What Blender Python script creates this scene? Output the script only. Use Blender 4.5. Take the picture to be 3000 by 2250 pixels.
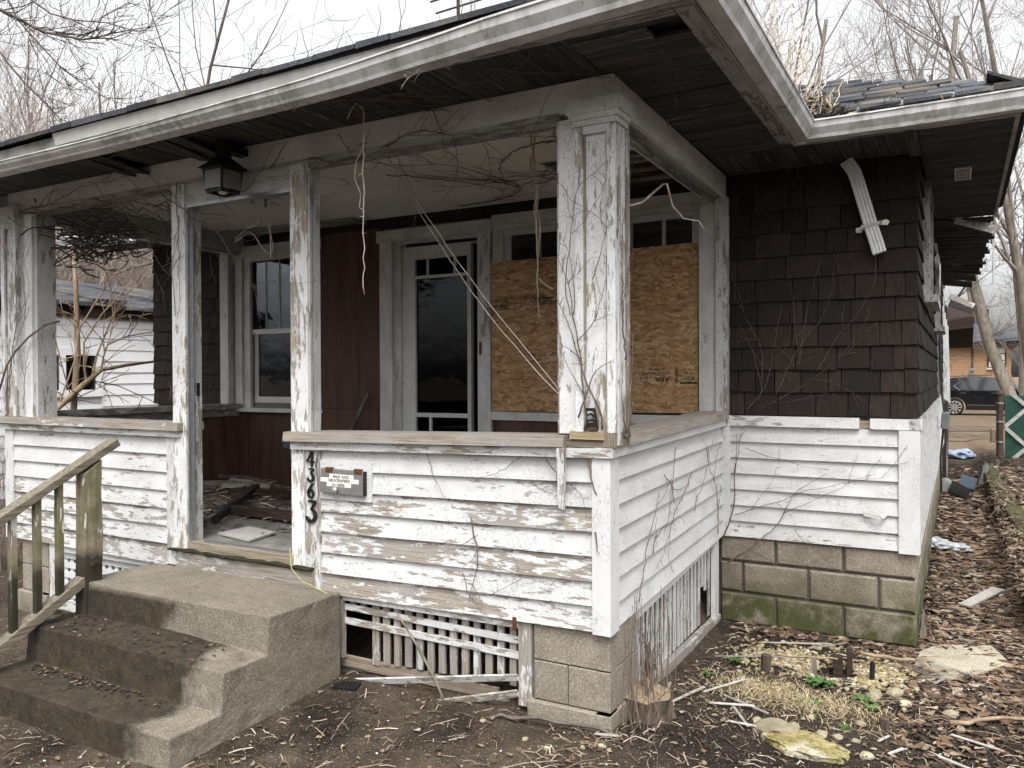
import bpy, bmesh, math, random
from mathutils import Vector, Matrix, noise as mnoise
R = math.radians
random.seed(7)
for o in list(bpy.data.objects): bpy.data.objects.remove(o)
SC = bpy.context.scene
COL = SC.collection

# ------------------------------------------------------------------ camera, sky, sun, exposure
CAM = Vector((1.3283, -3.2581, 1.6307)); YAW, PITCH, ROLL = .5068, -.0093, -.0042
_f = Vector((-math.sin(YAW)*math.cos(PITCH), math.cos(YAW)*math.cos(PITCH), math.sin(PITCH)))
_r = Vector((math.cos(YAW), math.sin(YAW), 0)); _u = _r.cross(_f)
_r2 = _r*math.cos(ROLL)+_u*math.sin(ROLL); _u2 = -_r*math.sin(ROLL)+_u*math.cos(ROLL)
cd = bpy.data.cameras.new('camera'); cam = bpy.data.objects.new('camera', cd); COL.objects.link(cam)
cam.matrix_world = Matrix(((_r2.x,_u2.x,-_f.x,CAM.x),(_r2.y,_u2.y,-_f.y,CAM.y),(_r2.z,_u2.z,-_f.z,CAM.z),(0,0,0,1)))
cd.sensor_fit = 'HORIZONTAL'; cd.sensor_width = 36; cd.lens = 36*2356.53/3000; cd.clip_start = .05; cd.clip_end = 2000
SC.camera = cam

SUN_EL, SUN_AZ = R(60), R(152)          # azimuth measured clockwise from +Y
world = bpy.data.worlds.new('World'); SC.world = world; world.use_nodes = True
wn = world.node_tree; wn.nodes.clear()
sky = wn.nodes.new('ShaderNodeTexSky'); sky.sky_type = 'NISHITA'; sky.sun_disc = False
sky.sun_elevation = SUN_EL; sky.sun_rotation = SUN_AZ; sky.air_density = 1.0; sky.dust_density = 6.0; sky.ozone_density = 1.0
hs = wn.nodes.new('ShaderNodeHueSaturation'); hs.inputs['Saturation'].default_value = .10
bg = wn.nodes.new('ShaderNodeBackground'); bg.inputs['Strength'].default_value = .15
wo = wn.nodes.new('ShaderNodeOutputWorld')
wn.links.new(sky.outputs[0], hs.inputs['Color']); wn.links.new(hs.outputs[0], bg.inputs[0]); wn.links.new(bg.outputs[0], wo.inputs[0])
sd = bpy.data.lights.new('sun', 'SUN'); sd.energy = .5; sd.angle = R(25); sd.color = (1, .97, .93)
sun = bpy.data.objects.new('sun', sd); COL.objects.link(sun)
_sd = Vector((math.sin(SUN_AZ)*math.cos(SUN_EL), math.cos(SUN_AZ)*math.cos(SUN_EL), math.sin(SUN_EL)))
sun.rotation_euler = _sd.to_track_quat('Z', 'Y').to_euler(); sun.location = _sd*30
SC.view_settings.view_transform = 'Standard'; SC.view_settings.look = 'None'; SC.view_settings.gamma = 1
SC.view_settings.use_curve_mapping = False
SC.view_settings.exposure = 1.34
SC.cycles.use_denoising = True
SC.cycles.use_adaptive_sampling = True; SC.cycles.adaptive_threshold = .03
SC.cycles.max_bounces = 4; SC.cycles.transparent_max_bounces = 12
SC.cycles.sample_clamp_indirect = 6

# ------------------------------------------------------------------ node helper
MATS = {}
class G:
    def __init__(s, name):
        s.mat = bpy.data.materials.new(name); s.mat.use_nodes = True; s.nt = s.mat.node_tree; s.nt.nodes.clear()
        MATS[name] = s.mat
    def n(s, t, **kw):
        nd = s.nt.nodes.new('ShaderNode'+t); ins = {}
        for k, v in kw.items():
            if k.startswith('i_'): ins[k[2:]] = v
            else: setattr(nd, k, v)
        for k, v in ins.items():
            k2 = int(k) if k.isdigit() else k.replace('__', ' ')
            s.set(nd.inputs[k2], v)
        return nd
    def set(s, sock, v):
        if isinstance(v, bpy.types.NodeSocket): s.nt.links.new(v, sock)
        elif isinstance(v, (tuple, list)):
            d = sock.default_value; v = tuple(v)
            if len(d) == 4 and len(v) == 3: v = v+(1,)
            sock.default_value = v
        else: sock.default_value = v
    def pos(s): return s.n('NewGeometry').outputs['Position']
    def rnd(s): return s.n('ObjectInfo').outputs['Random']
    def oc(s):
        sp = s.n('SeparateColor', i_0=s.n('ObjectInfo').outputs['Color']); return sp.outputs
    def sep(s, v): return s.n('SeparateXYZ', i_0=v).outputs
    def vmul(s, v, sc): return s.n('VectorMath', operation='MULTIPLY', i_0=v, i_1=sc).outputs[0]
    def vadd(s, v, w): return s.n('VectorMath', operation='ADD', i_0=v, i_1=w).outputs[0]
    def m(s, op, a, b=0.0, c=0.0): return s.n('Math', operation=op, i_0=a, i_1=b, i_2=c).outputs[0]
    def mr(s, v, a, b, c=0.0, d=1.0): return s.n('MapRange', i_0=v, i_1=a, i_2=b, i_3=c, i_4=d).outputs[0]
    def noise(s, v, sc=5, det=3, ro=.5, dist=0): return s.n('TexNoise', i_Vector=v, i_Scale=sc, i_Detail=det, i_Roughness=ro, i_Distortion=dist).outputs[0]
    def vor(s, v, sc=5, feature='F1', out='Distance', rnd=1.0): 
        nd = s.n('TexVoronoi', feature=feature, i_Vector=v, i_Scale=sc, i_Randomness=rnd); return nd.outputs[out]
    def mix(s, f, a, b, bt='MIX'):
        nd = s.n('Mix', data_type='RGBA', blend_type=bt); s.set(nd.inputs[0], f); s.set(nd.inputs[6], a); s.set(nd.inputs[7], b); return nd.outputs[2]
    def ramp(s, f, stops):
        nd = s.n('ValToRGB', i_0=f); e = nd.color_ramp.elements
        while len(e) < len(stops): e.new(.5)
        for k, (p, c) in enumerate(stops): e[k].position = p; e[k].color = tuple(c)+(1,)
        return nd.outputs[0]
    def bump(s, h, strength=.4, dist=.003): return s.n('Bump', i_Strength=strength, i_Distance=dist, i_Height=h).outputs[0]
    def out(s, col, rough=.8, nrm=None, metal=0.0, spec=.4, **kw):
        p = s.n('BsdfPrincipled'); s.set(p.inputs['Base Color'], col); s.set(p.inputs['Roughness'], rough); s.set(p.inputs['Metallic'], metal)
        s.set(p.inputs['Specular IOR Level'], spec)
        if nrm is not None: s.set(p.inputs['Normal'], nrm)
        for k, v in kw.items(): s.set(p.inputs[k.replace('_', ' ')], v)
        o = s.n('OutputMaterial', i_0=p.outputs[0]); return s.mat

AX = {'x': lambda a, b: (a, b, b), 'y': lambda a, b: (b, a, b), 'z': lambda a, b: (b, b, a)}

def paint(axis):
    g = G('peeling_paint_'+axis); A = AX[axis]; p = g.pos(); c = g.oc()
    off = g.vmul(g.n('CombineXYZ', i_0=g.rnd(), i_1=g.rnd(), i_2=g.rnd()).outputs[0], (7, 7, 7)); p = g.vadd(p, off)
    big = g.noise(g.vmul(p, A(1.1, 3.2)), 1.5, 3, .55)
    fine = g.noise(g.vmul(p, A(1.6, 7)), 5.5, 6, .68)
    val = g.m('ADD', g.m('MULTIPLY', fine, .6), g.m('MULTIPLY', big, .4))
    thr = g.m('MULTIPLY_ADD', c[0], -.42, .71)
    mask = g.mr(val, g.m('ADD', thr, -.010), g.m('ADD', thr, .010))
    near = g.mr(val, g.m('ADD', thr, -.05), thr)
    grain = g.noise(g.vmul(p, A(2.2, 60)), 2.2, 4, .62)
    wood = g.ramp(grain, [(.28, (.10, .086, .072)), (.45, (.235, .205, .168)), (.60, (.31, .275, .23)), (.78, (.42, .385, .335))])
    patch = g.noise(p, 2.3, 2, .5)
    wood = g.mix(g.mr(patch, .45, .62), wood, g.mix(.55, wood, (.27, .265, .26)))
    dn = g.noise(g.vmul(p, A(1.4, 3)), 3.1, 5, .6)
    dirt = g.m('MULTIPLY', g.mr(dn, .32, .70), g.m('ADD', c[1], .12))
    pc = g.mix(dirt, (.575, .58, .585), (.33, .318, .285))
    streak = g.mr(g.noise(g.vmul(p, (28, 28, 2.2)), 1.0, 4, .6), .56, .74)
    pc = g.mix(g.m('MULTIPLY', streak, g.m('MULTIPLY', c[1], .5)), pc, (.33, .30, .25))
    cr = g.vor(g.vmul(p, A(34, 70)), 1.0, 'DISTANCE_TO_EDGE', 'Distance', .8)
    crk = g.m('MULTIPLY', g.mr(cr, .0, .09, 1, 0), g.mr(g.noise(p, 3.4, 3, .6), .42, .58))
    crk = g.m('MULTIPLY', crk, g.mr(c[0], .05, .35, .45, .6))
    pc = g.mix(crk, pc, (.24, .22, .20))
    sp = g.mr(g.noise(g.vmul(p, A(20, 45)), 1.0, 2, .5), .665, .70)
    pc = g.mix(g.m('MULTIPLY', sp, .55), pc, (.29, .26, .22))
    pc = g.mix(g.m('MULTIPLY', near, .22), pc, (.62, .62, .615))
    col = g.mix(mask, pc, wood)
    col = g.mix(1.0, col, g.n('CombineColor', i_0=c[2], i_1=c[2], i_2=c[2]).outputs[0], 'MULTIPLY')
    h = g.m('ADD', g.m('MULTIPLY', g.m('SUBTRACT', 1.0, mask), .8), g.m('MULTIPLY', grain, g.mr(mask, 0, 1, .12, .55)))
    h = g.m('SUBTRACT', h, g.m('MULTIPLY', crk, .5))
    return g.out(col, g.mr(mask, 0, 1, .62, .92), g.bump(h, .75, .003), spec=.3)

def wood(name, axis, stops, freq=60, along=2.0, wear=None, rough=.85, rv=.35):
    g = G(name); A = AX[axis]; p = g.pos(); r = g.rnd()
    p = g.vadd(p, g.vmul(g.n('CombineXYZ', i_0=r, i_1=r, i_2=r).outputs[0], (9, 9, 9)))
    gr = g.noise(g.vmul(p, A(along, freq)), 1.6, 6, .62)
    col = g.ramp(gr, stops)
    if wear:
        w = g.noise(g.vmul(p, A(1.6, 14)), 1.7, 6, .65)
        col = g.mix(g.mr(w, wear[0], wear[0]+.06), col, wear[1])
    br = g.mr(r, 0, 1, 1-rv, 1+rv)
    col = g.mix(1.0, col, g.n('CombineColor', i_0=br, i_1=br, i_2=br).outputs[0], 'MULTIPLY')
    return g.out(col, rough, g.bump(gr, .5, .003), spec=.25)

def concrete(name, c1, c2, speck, moss=None, wet=None, bumps=.5, rv=.08):
    g = G(name); p = g.pos(); xyz = g.sep(p)
    n1 = g.noise(p, 2.6, 5, .6); n2 = g.noise(p, 95, 4, .7); n3 = g.noise(p, 160, 2, .6)
    col = g.mix(g.mr(n1, .3, .7), c1, c2)
    col = g.mix(g.mr(n2, .40, .62), g.mix(1.0, col, (.66, .645, .62), 'MULTIPLY'), col)
    col = g.mix(g.mr(g.noise(p, 11, 5, .65), .34, .62), g.mix(1.0, col, (.80, .78, .75), 'MULTIPLY'), col)
    col = g.mix(g.mr(n3, .60, .68), col, speck)
    pit = g.mr(g.vor(p, 42), .0, .16, 1, 0); pit = g.m('MULTIPLY', pit, g.mr(g.noise(p, 12, 2), .5, .56))
    col = g.mix(g.m('MULTIPLY', pit, .7), col, (.05, .045, .04))
    if moss:
        mz = g.m('ADD', xyz[2], g.m('MULTIPLY', g.m('SUBTRACT', g.noise(p, 4.5, 4, .6), .5), moss[2]))
        mm = g.mr(mz, moss[0], moss[1], 1, 0)
        mm = g.m('MULTIPLY', mm, g.mr(g.noise(p, 6, 5, .65), .32, .54))
        col = g.mix(g.m('MULTIPLY', mm, .94), col, g.mix(g.noise(p, 30, 3), (.028, .031, .011), (.074, .080, .026)))
    if wet: col = wet(g, p, xyz, col)
    r = g.mr(g.rnd(), 0, 1, 1-rv, 1+rv)
    col = g.mix(1.0, col, g.n('CombineColor', i_0=r, i_1=r, i_2=r).outputs[0], 'MULTIPLY')
    h = g.m('SUBTRACT', g.m('ADD', n2, g.m('MULTIPLY', n3, .5)), pit)
    return g.out(col, .92, g.bump(h, bumps, .006), spec=.2)

def flat(name, col, rough=.7, metal=0.0, spec=.4, vary=.12, sc=9, bump=.15, rnd=0.0, **kw):
    g = G(name); p = g.pos(); n = g.noise(p, sc, 5, .6)
    c = g.mix(g.mr(n, .3, .7), tuple(x*(1-vary) for x in col), tuple(min(1, x*(1+vary)) for x in col))
    if rnd:
        r = g.mr(g.rnd(), 0, 1, 1-rnd, 1+rnd); c = g.mix(1.0, c, g.n('CombineColor', i_0=r, i_1=r, i_2=r).outputs[0], 'MULTIPLY')
    return g.out(c, rough, g.bump(n, bump, .003) if bump else None, metal, spec, **kw)

def palette(name, cols, rough=.9, vary=.5):
    """colour picked per face-island from a vertex attribute 'v' (0..1)"""
    g = G(name); a = g.n('Attribute', attribute_name='v').outputs['Fac']
    st = [(k/(len(cols)), c) for k, c in enumerate(cols)]
    nd = g.n('ValToRGB', i_0=a); nd.color_ramp.interpolation = 'CONSTANT'; e = nd.color_ramp.elements
    while len(e) < len(st): e.new(.5)
    for k, (p_, c) in enumerate(st): e[k].position = p_; e[k].color = tuple(c)+(1,)
    n = g.mr(g.noise(g.pos(), 40, 3), .3, .7, 1-vary, 1+vary*.6)
    c = g.mix(1.0, nd.outputs[0], g.n('CombineColor', i_0=n, i_1=n, i_2=n).outputs[0], 'MULTIPLY')
    return g.out(c, rough, None, spec=.25)

PX, PY, PZ = paint('x'), paint('y'), paint('z')
M = MATS
wood('shingle_wood', 'z', [(.30, (.007, .0052, .0042)), (.5, (.0165, .0112, .0084)), (.66, (.026, .0168, .0122)), (.85, (.06, .045, .035))], 55, 3, (.70, (.085, .062, .052)), .8, .42)
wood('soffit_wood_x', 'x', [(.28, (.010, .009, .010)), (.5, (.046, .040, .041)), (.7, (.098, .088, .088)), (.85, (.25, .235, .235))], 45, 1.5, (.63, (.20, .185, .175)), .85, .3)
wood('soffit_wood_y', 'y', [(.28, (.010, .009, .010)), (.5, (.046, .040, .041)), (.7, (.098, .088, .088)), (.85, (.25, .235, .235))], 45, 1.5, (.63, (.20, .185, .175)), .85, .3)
wood('bare_wood_x', 'x', [(.28, (.07, .055, .042)), (.5, (.20, .165, .125)), (.7, (.30, .255, .205)), (.88, (.42, .38, .32))], 60, 1.8, None, .9, .2)
wood('bare_wood_y', 'y', [(.28, (.07, .055, .042)), (.5, (.20, .165, .125)), (.7, (.30, .255, .205)), (.88, (.42, .38, .32))], 60, 1.8, None, .9, .2)
wood('bare_wood_z', 'z', [(.28, (.06, .05, .04)), (.5, (.17, .145, .11)), (.7, (.26, .225, .18)), (.88, (.38, .34, .29))], 60, 1.8, None, .9, .2)
wood('fresh_wood_x', 'x', [(.28, (.14, .095, .055)), (.5, (.28, .215, .14)), (.7, (.36, .29, .205)), (.88, (.42, .36, .28))], 50, 1.8, None, .8, .1)
wood('brown_plywood', 'z', [(.25, (.024, .0145, .011)), (.5, (.066, .035, .025)), (.72, (.090, .051, .037)), (.9, (.14, .092, .07))], 7, 1.0, (.735, (.12, .085, .07)), .7, .15)
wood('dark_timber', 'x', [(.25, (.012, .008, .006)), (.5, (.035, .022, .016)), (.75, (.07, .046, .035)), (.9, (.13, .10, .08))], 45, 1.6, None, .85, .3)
concrete('block_concrete', (.235, .205, .165), (.315, .278, .228), (.42, .385, .33), moss=(.14, .44, .36))
concrete('pier_concrete', (.275, .245, .20), (.34, .305, .255), (.44, .41, .35), moss=(-.1, .12, .1))
concrete('mortar', (.075, .068, .058), (.11, .10, .085), (.16, .15, .13))
concrete('slab_concrete', (.34, .31, .24), (.46, .43, .34), (.6, .56, .46), wet=lambda g, p, xyz, col: g.mix(g.mr(g.noise(p, 1.7, 5, .6), .44, .58), col, (.055, .042, .032)))
def _stepwet(g, p, xyz, col):
    nz = g.m('SUBTRACT', g.noise(p, 2.2, 5, .62), .5)
    a = g.m('MULTIPLY_ADD', nz, .75, xyz[0])                     # stains spread from the left end of the flight
    edge = g.mr(xyz[2], .33, .345, -1.70, -2.20)
    m1 = g.mr(g.m('SUBTRACT', a, edge), -.05, .05, 1, 0)
    low = g.mr(g.m('MULTIPLY_ADD', nz, .06, xyz[2]), .462, .492, 1, 0)   # the top landing stays dry
    m = g.m('MULTIPLY', m1, low)
    stain = g.mix(g.mr(g.noise(p, 13, 6, .72), .36, .64), (.004, .0033, .0025), (.036, .027, .015))
    sp = g.m('MULTIPLY', g.mr(g.noise(p, 60, 5, .7), .56, .66), g.mr(g.noise(p, 6, 3), .42, .58))
    stain = g.mix(g.m('MULTIPLY', sp, .7), stain, (.13, .095, .045))
    return g.mix(g.m('MULTIPLY', m, .88), col, stain)
concrete('step_concrete', (.175, .155, .125), (.245, .218, .175), (.36, .33, .27), wet=_stepwet, bumps=.75)

def gutter_mat():
    g = G('gutter_aluminium'); p = g.pos()
    n = g.noise(g.vmul(p, (9, 9, 2.5)), 1.2, 5, .65)
    col = g.mix(g.mr(n, .42, .72), (.60, .60, .595), (.33, .325, .30))
    al = g.m('MULTIPLY', g.mr(g.noise(p, 2.2, 4, .6), .50, .66), g.mr(g.noise(g.vmul(p, (30, 30, 8)), 1, 4, .7), .40, .62))
    col = g.mix(g.m('MULTIPLY', al, .8), col, (.13, .145, .07))
    dk = g.mr(g.noise(g.vmul(p, (55, 55, 5)), 1, 4, .6), .62, .74)
    col = g.mix(g.m('MULTIPLY', dk, .6), col, (.14, .13, .115))
    return g.out(col, .45, g.bump(n, .12, .004), spec=.5)
gutter_mat()
def fascia_mat():
    g = G('fascia_paint'); p = g.pos()
    n = g.noise(g.vmul(p, (4, 4, 9)), 1.2, 5, .65)
    col = g.mix(g.mr(n, .34, .66), (.50, .50, .485), (.20, .195, .18))
    col = g.mix(g.mr(g.noise(p, 3, 4), .56, .7), col, (.17, .18, .11))
    return g.out(col, .7, g.bump(n, .2, .004), spec=.3)
fascia_mat()
def osb_mat():
    g = G('osb'); p = g.pos()
    def layer(rot, sc, seed):
        v = g.n('VectorRotate', rotation_type='Y_AXIS', i_Vector=g.vadd(p, (seed, seed*.7, seed*1.3)), i_Angle=rot).outputs[0]
        v = g.vadd(v, g.vmul(g.n('TexNoise', i_Vector=v, i_Scale=7.0, i_Detail=2.0).outputs[1], (.05, .05, .05)))
        vv = g.vmul(v, (15*sc, 0, 52*sc))
        return g.vor(vv, 1.0, 'F1', 'Color'), g.vor(vv, 1.0, 'DISTANCE_TO_EDGE')
    c1, d1 = layer(.12, 1.0, 1.7); c2, d2 = layer(-.22, 1.25, 5.1); c3, d3 = layer(.55, 1.3, 9.4)
    pick = g.noise(p, 9, 2); 
    a = g.sep(c1)[0]; b = g.sep(c2)[0]; c = g.sep(c3)[0]
    v = g.mix(g.mr(pick, .5, .52), a, b); v = g.mix(g.mr(g.noise(g.vadd(p, (3, 3, 3)), 14, 2), .60, .62), v, c)
    v = g.m('MULTIPLY_ADD', g.noise(g.vmul(p, (8, 8, 90)), 1.0, 4, .6), .4, g.m('MULTIPLY', v, .75))
    col = g.ramp(v, [(.12, (.11, .052, .024)), (.28, (.22, .122, .054)), (.55, (.30, .178, .083)), (.8, (.36, .228, .115)), (.97, (.44, .315, .19))])
    e = g.mr(d1, 0, .05, 1, 0)
    col = g.mix(g.m('MULTIPLY', e, .25), col, (.15, .08, .035))
    return g.out(col, .6, g.bump(v, .3, .002), spec=.3)
osb_mat()
def ceiling_mat():
    g = G('ceiling_paint'); p = g.pos()
    n = g.noise(p, 1.3, 5, .6); s = g.noise(g.vmul(p, (22, 1.6, 1)), 1, 4, .6)
    col = g.mix(g.mr(n, .3, .75), (.70, .685, .65), (.50, .48, .445))
    col = g.mix(g.mr(s, .6, .75), col, (.34, .32, .29))
    return g.out(col, .8, g.bump(s, .1, .002), spec=.2)
ceiling_mat()
def roof_mat():
    g = G('roof_asphalt'); p = g.pos(); r = g.rnd()
    n = g.noise(p, 180, 2, .6); b = g.noise(p, 2.5, 4)
    col = g.mix(g.mr(n, .35, .65), (.022, .024, .030), (.075, .078, .088))
    col = g.mix(g.mr(b, .5, .68), col, (.12, .105, .085))
    br = g.mr(r, 0, 1, .6, 1.5)
    col = g.mix(1.0, col, g.n('CombineColor', i_0=br, i_1=br, i_2=br).outputs[0], 'MULTIPLY')
    return g.out(col, .9, g.bump(n, .6, .004), spec=.2)
roof_mat()
def glass_mat(nm='window_glass', k=.9, tint=(.50, .53, .54)):
    g = G(nm)
    t = g.n('BsdfTransparent', i_0=tint); gl = g.n('BsdfGlossy', i_0=(.9, .92, .95)); gl.inputs['Roughness'].default_value = .02
    wv = g.noise(g.pos(), 6.0, 2); gl_n = g.bump(wv, .06, .02); g.set(gl.inputs['Normal'], gl_n)
    fr = g.n('Fresnel', i_IOR=1.55).outputs[0]
    ms = g.n('MixShader', i_0=g.m('ADD', g.m('MULTIPLY', fr, k), .01), i_1=t.outputs[0], i_2=gl.outputs[0]); g.n('OutputMaterial', i_0=ms.outputs[0])
glass_mat()
glass_mat('dimmed_door_glass', .28, (.16, .165, .17))  # same glass as the windows; dimmer reflections and darker tint set by hand
def soil_mat():
    g = G('soil'); p = g.pos(); xyz = g.sep(p)
    n1 = g.noise(p, 1.1, 5, .6); n2 = g.noise(p, 14, 6, .7); n3 = g.noise(p, 90, 3, .7)
    col = g.mix(g.mr(n1, .38, .62), (.017, .0125, .0095), (.052, .040, .030))
    sandy = g.m('MULTIPLY', g.mr(xyz[0], -.3, .2, 1, 0), g.mr(n1, .34, .52))
    col = g.mix(g.m('MULTIPLY', sandy, .8), col, (.098, .077, .055))
    col = g.mix(g.mr(n2, .35, .65), g.mix(1.0, col, (.55, .52, .5), 'MULTIPLY'), col)
    col = g.mix(g.mr(n3, .63, .70), col, (.22, .18, .13))
    w = g.mr(g.noise(g.vadd(p, (5, 2, 0)), 160, 2), .685, .71)
    col = g.mix(w, col, (.50, .48, .42))
    far = g.mr(xyz[1], 13, 17); col = g.mix(far, col, g.mix(g.mr(n2, .35, .65), (.10, .075, .05), (.21, .16, .11)))
    h = g.m('ADD', n2, g.m('MULTIPLY', n3, .6))
    return g.out(col, .95, g.bump(h, .9, .02), spec=.15)
soil_mat()
def bark(name, a, b, sc=18, moss=0):
    g = G(name); p = g.pos(); n = g.noise(g.vmul(p, (1, 1, .25)), sc, 6, .65)
    col = g.mix(g.mr(n, .32, .68), a, b)
    if moss: col = g.mix(g.m('MULTIPLY', g.mr(g.noise(p, 3, 3), .45, .6), moss), col, (.10, .105, .05))
    return g.out(col, .92, g.bump(n, .6, .01), spec=.15)
bark('bark_grey', (.105, .088, .075), (.26, .225, .195), 14, .35)
bark('bark_twig', (.17, .148, .135), (.29, .255, .235), 9)
bark('bark_thicket', (.175, .145, .125), (.34, .29, .255), 9)
bark('bark_dark', (.065, .052, .045), (.15, .125, .11), 9)
bark('bark_tan', (.15, .108, .072), (.34, .255, .175), 20)
bark('vine_bark', (.085, .062, .05), (.21, .16, .13), 40)
bark('vine_pale', (.33, .28, .23), (.56, .49, .41), 40)
bark('stump_bark', (.04, .03, .024), (.13, .10, .08), 26)
bark('cut_wood', (.17, .125, .085), (.29, .225, .16), 30)
wood('rail_wood', 'y', [(.28, (.05, .043, .034)), (.5, (.165, .142, .108)), (.7, (.25, .222, .178)), (.88, (.35, .325, .28))], 60, 1.8, None, .9, .15)
def mossy(name, base):
    g = G(name); p = g.pos(); n = g.noise(g.vmul(p, (40, 40, 3)), 1, 5, .6); k = g.noise(p, 5, 5, .65)
    col = g.mix(g.mr(n, .3, .7), tuple(x*.55 for x in base), base)
    col = g.mix(g.m('MULTIPLY', g.mr(k, .40, .58), .75), col, g.mix(n, (.055, .06, .02), (.14, .145, .055)))
    w = g.mr(g.noise(g.vmul(p, (12, 12, 2)), 1.5, 5, .65), .60, .63); col = g.mix(w, col, (.55, .55, .52))
    dk = g.mr(g.m('MULTIPLY_ADD', g.m('SUBTRACT', k, .5), .3, g.sep(p)[2]), .60, .68, 1, 0)
    col = g.mix(g.m('MULTIPLY', dk, .88), col, (.016, .014, .011))
    return g.out(col, .92, g.bump(g.m('ADD', n, k), .6, .004), spec=.2)
mossy('mossy_wood', (.30, .255, .19))
flat('aluminium', (.42, .43, .44), .38, .85, .5, .15, 30, .05)
flat('white_metal', (.58, .58, .56), .45, 0, .5, .10, 14, .1)
flat('black_iron', (.012, .011, .011), .45, .2, .5, .3)
flat('rust', (.095, .042, .018), .9, .1, .3, .5, 60)
flat('dark_bronze', (.010, .014, .015), .5, .3, .4, .3)
flat('lamp_glass', (.11, .115, .10), .35, 0, .5, .1, 20, .05)
flat('bulb_glass', (.62, .61, .56), .25, 0, .5, .05, 20, 0)
flat('twine', (.60, .57, .49), .9, 0, .2, .15, 60)
flat('yellow_rope', (.34, .325, .12), .7, 0, .3, .15, 60)
flat('ink', (.018, .013, .012), .8, 0, .2, .4, 50, 0)
flat('label_paper', (.70, .68, .60), .6, 0, .3, .12, 60, .05)
flat('label_ink', (.10, .10, .10), .8, 0, .2, .2, 40, 0)
flat('mail_metal', (.34, .335, .32), .42, .55, .5, .12, 22, .08)
flat('mail_face', (.17, .168, .16), .5, .3, .5, .14, 18, .08)
flat('blue_grey_plastic', (.045, .058, .08), .5, 0, .4, .15)
flat('white_board', (.35, .335, .305), .75, 0, .3, .18, 25, .3)
flat('lath_strip', (.32, .305, .275), .7, 0, .3, .30, 25, .2, .45)
flat('floor_grey', (.155, .15, .135), .85, 0, .3, .45, 6, .4, .25)
flat('black_plastic', (.012, .012, .013), .45, 0, .5, .3)
flat('clear_bag', (.33, .34, .35), .35, 0, .5, .3, 30, .5)
flat('blue_cloth', (.26, .31, .42), .8, 0, .3, .25, 30, .4)
flat('grey_box', (.13, .145, .14), .55, 0, .4, .12)
flat('car_paint', (.004, .005, .008), .16, .2, .6, .2, 5, 0, Coat_Weight=1.0)
flat('car_glass', (.02, .024, .028), .06, 0, .7, .2, 5, 0)
flat('tyre', (.012, .012, .012), .85, 0, .3, .2)
flat('rim_alloy', (.62, .62, .62), .25, .8, .5, .1, 9, 0)
flat('chrome', (.72, .73, .75), .12, 1.0, .5, .05, 9, 0)
flat('green_vinyl', (.012, .048, .036), .45, 0, .4, .2, 20, .1, .2)
flat('fence_white', (.34, .34, .315), .6, 0, .3, .2, 14, .1, .12)
flat('rusty_post', (.062, .045, .034), .8, .3, .3, .4, 25, .3)
def rock_mat():
    g = G('rock_yellow'); p = g.pos(); n = g.noise(p, 9, 6, .7); k = g.noise(p, 28, 5, .7); b = g.noise(g.vadd(p, (3, 1, 2)), 5, 3)
    col = g.mix(g.mr(n, .36, .62), (.20, .165, .055), (.40, .345, .185)); col = g.mix(g.mr(b, .5, .62), col, (.46, .42, .32)); col = g.mix(g.mr(k, .52, .66), col, (.10, .085, .03)); col = g.mix(g.mr(k, .34, .42, 1, 0), col, (.13, .14, .04))
    return g.out(col, .95, g.bump(g.m('ADD', n, k), 1.0, .02), spec=.15)
rock_mat()
flat('rock_pale', (.27, .24, .165), .9, 0, .2, .3, 14, .6, .25)
flat('moss_timber', (.048, .046, .020), .95, 0, .2, .85, 9, .9)
flat('dark_moss', (.026, .025, .013), .95, 0, .2, .6, 40, .9)
flat('timber_end', (.030, .024, .018), .95, 0, .2, .5, 9, .6)
flat('weed_green', (.055, .115, .028), .6, 0, .3, .35, 30, 0, .2)
flat('roof_far', (.050, .056, .070), .9, 0, .2, .25, 40, .3)
flat('roof_dark', (.018, .018, .020), .9, 0, .2, .4, 9, .5)
flat('trim_dark', (.02, .018, .016), .7, 0, .3, .2)
flat('siding_white', (.80, .80, .81), .55, 0, .35, .05, 3, .05)
flat('blind_white', (.58, .58, .56), .6, 0, .3, .05, 3, 0)
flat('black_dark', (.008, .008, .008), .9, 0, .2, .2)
flat('interior_wall', (.12, .10, .085), .9, 0, .2, .2, 3, 0)
flat('limestone', (.55, .50, .40), .8, 0, .2, .1)
def brick_mat():
    g = G('far_brick'); p = g.pos()
    v = g.n('CombineXYZ', i_0=g.sep(p)[0], i_1=g.sep(p)[2], i_2=0.0).outputs[0]
    b = g.n('TexBrick', i_Vector=v, i_Scale=1.0, i_Color1=(.36, .21, .11), i_Color2=(.29, .155, .08), i_Mortar=(.36, .28, .20)); b.inputs['Mortar Size'].default_value = .008
    b.inputs['Brick Width'].default_value = .21; b.inputs['Row Height'].default_value = .072
    return g.out(b.outputs[0], .9, None, spec=.2)
brick_mat()
palette('leaf_litter_mat', [(.115, .068, .042), (.075, .047, .032), (.165, .112, .070), (.045, .031, .024), (.21, .155, .105), (.13, .083, .054), (.034, .025, .020), (.28, .23, .175)], .85, .35)
palette('twig_litter_mat', [(.16, .115, .08), (.25, .19, .14), (.10, .07, .05), (.34, .28, .215), (.07, .05, .038), (.42, .36, .28)], .9, .3)
palette('gravel_mat', [(.30, .25, .145), (.22, .175, .095), (.33, .285, .20), (.16, .125, .06), (.38, .345, .28), (.25, .20, .085)], .85, .25)
palette('grass_mat', [(.40, .32, .185), (.48, .395, .25), (.32, .245, .135), (.20, .165, .07), (.52, .45, .31)], .9, .2)
palette('chip_mat', [(.58, .57, .53), (.46, .44, .40), (.30, .28, .25), (.64, .63, .60)], .8, .2)
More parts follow.
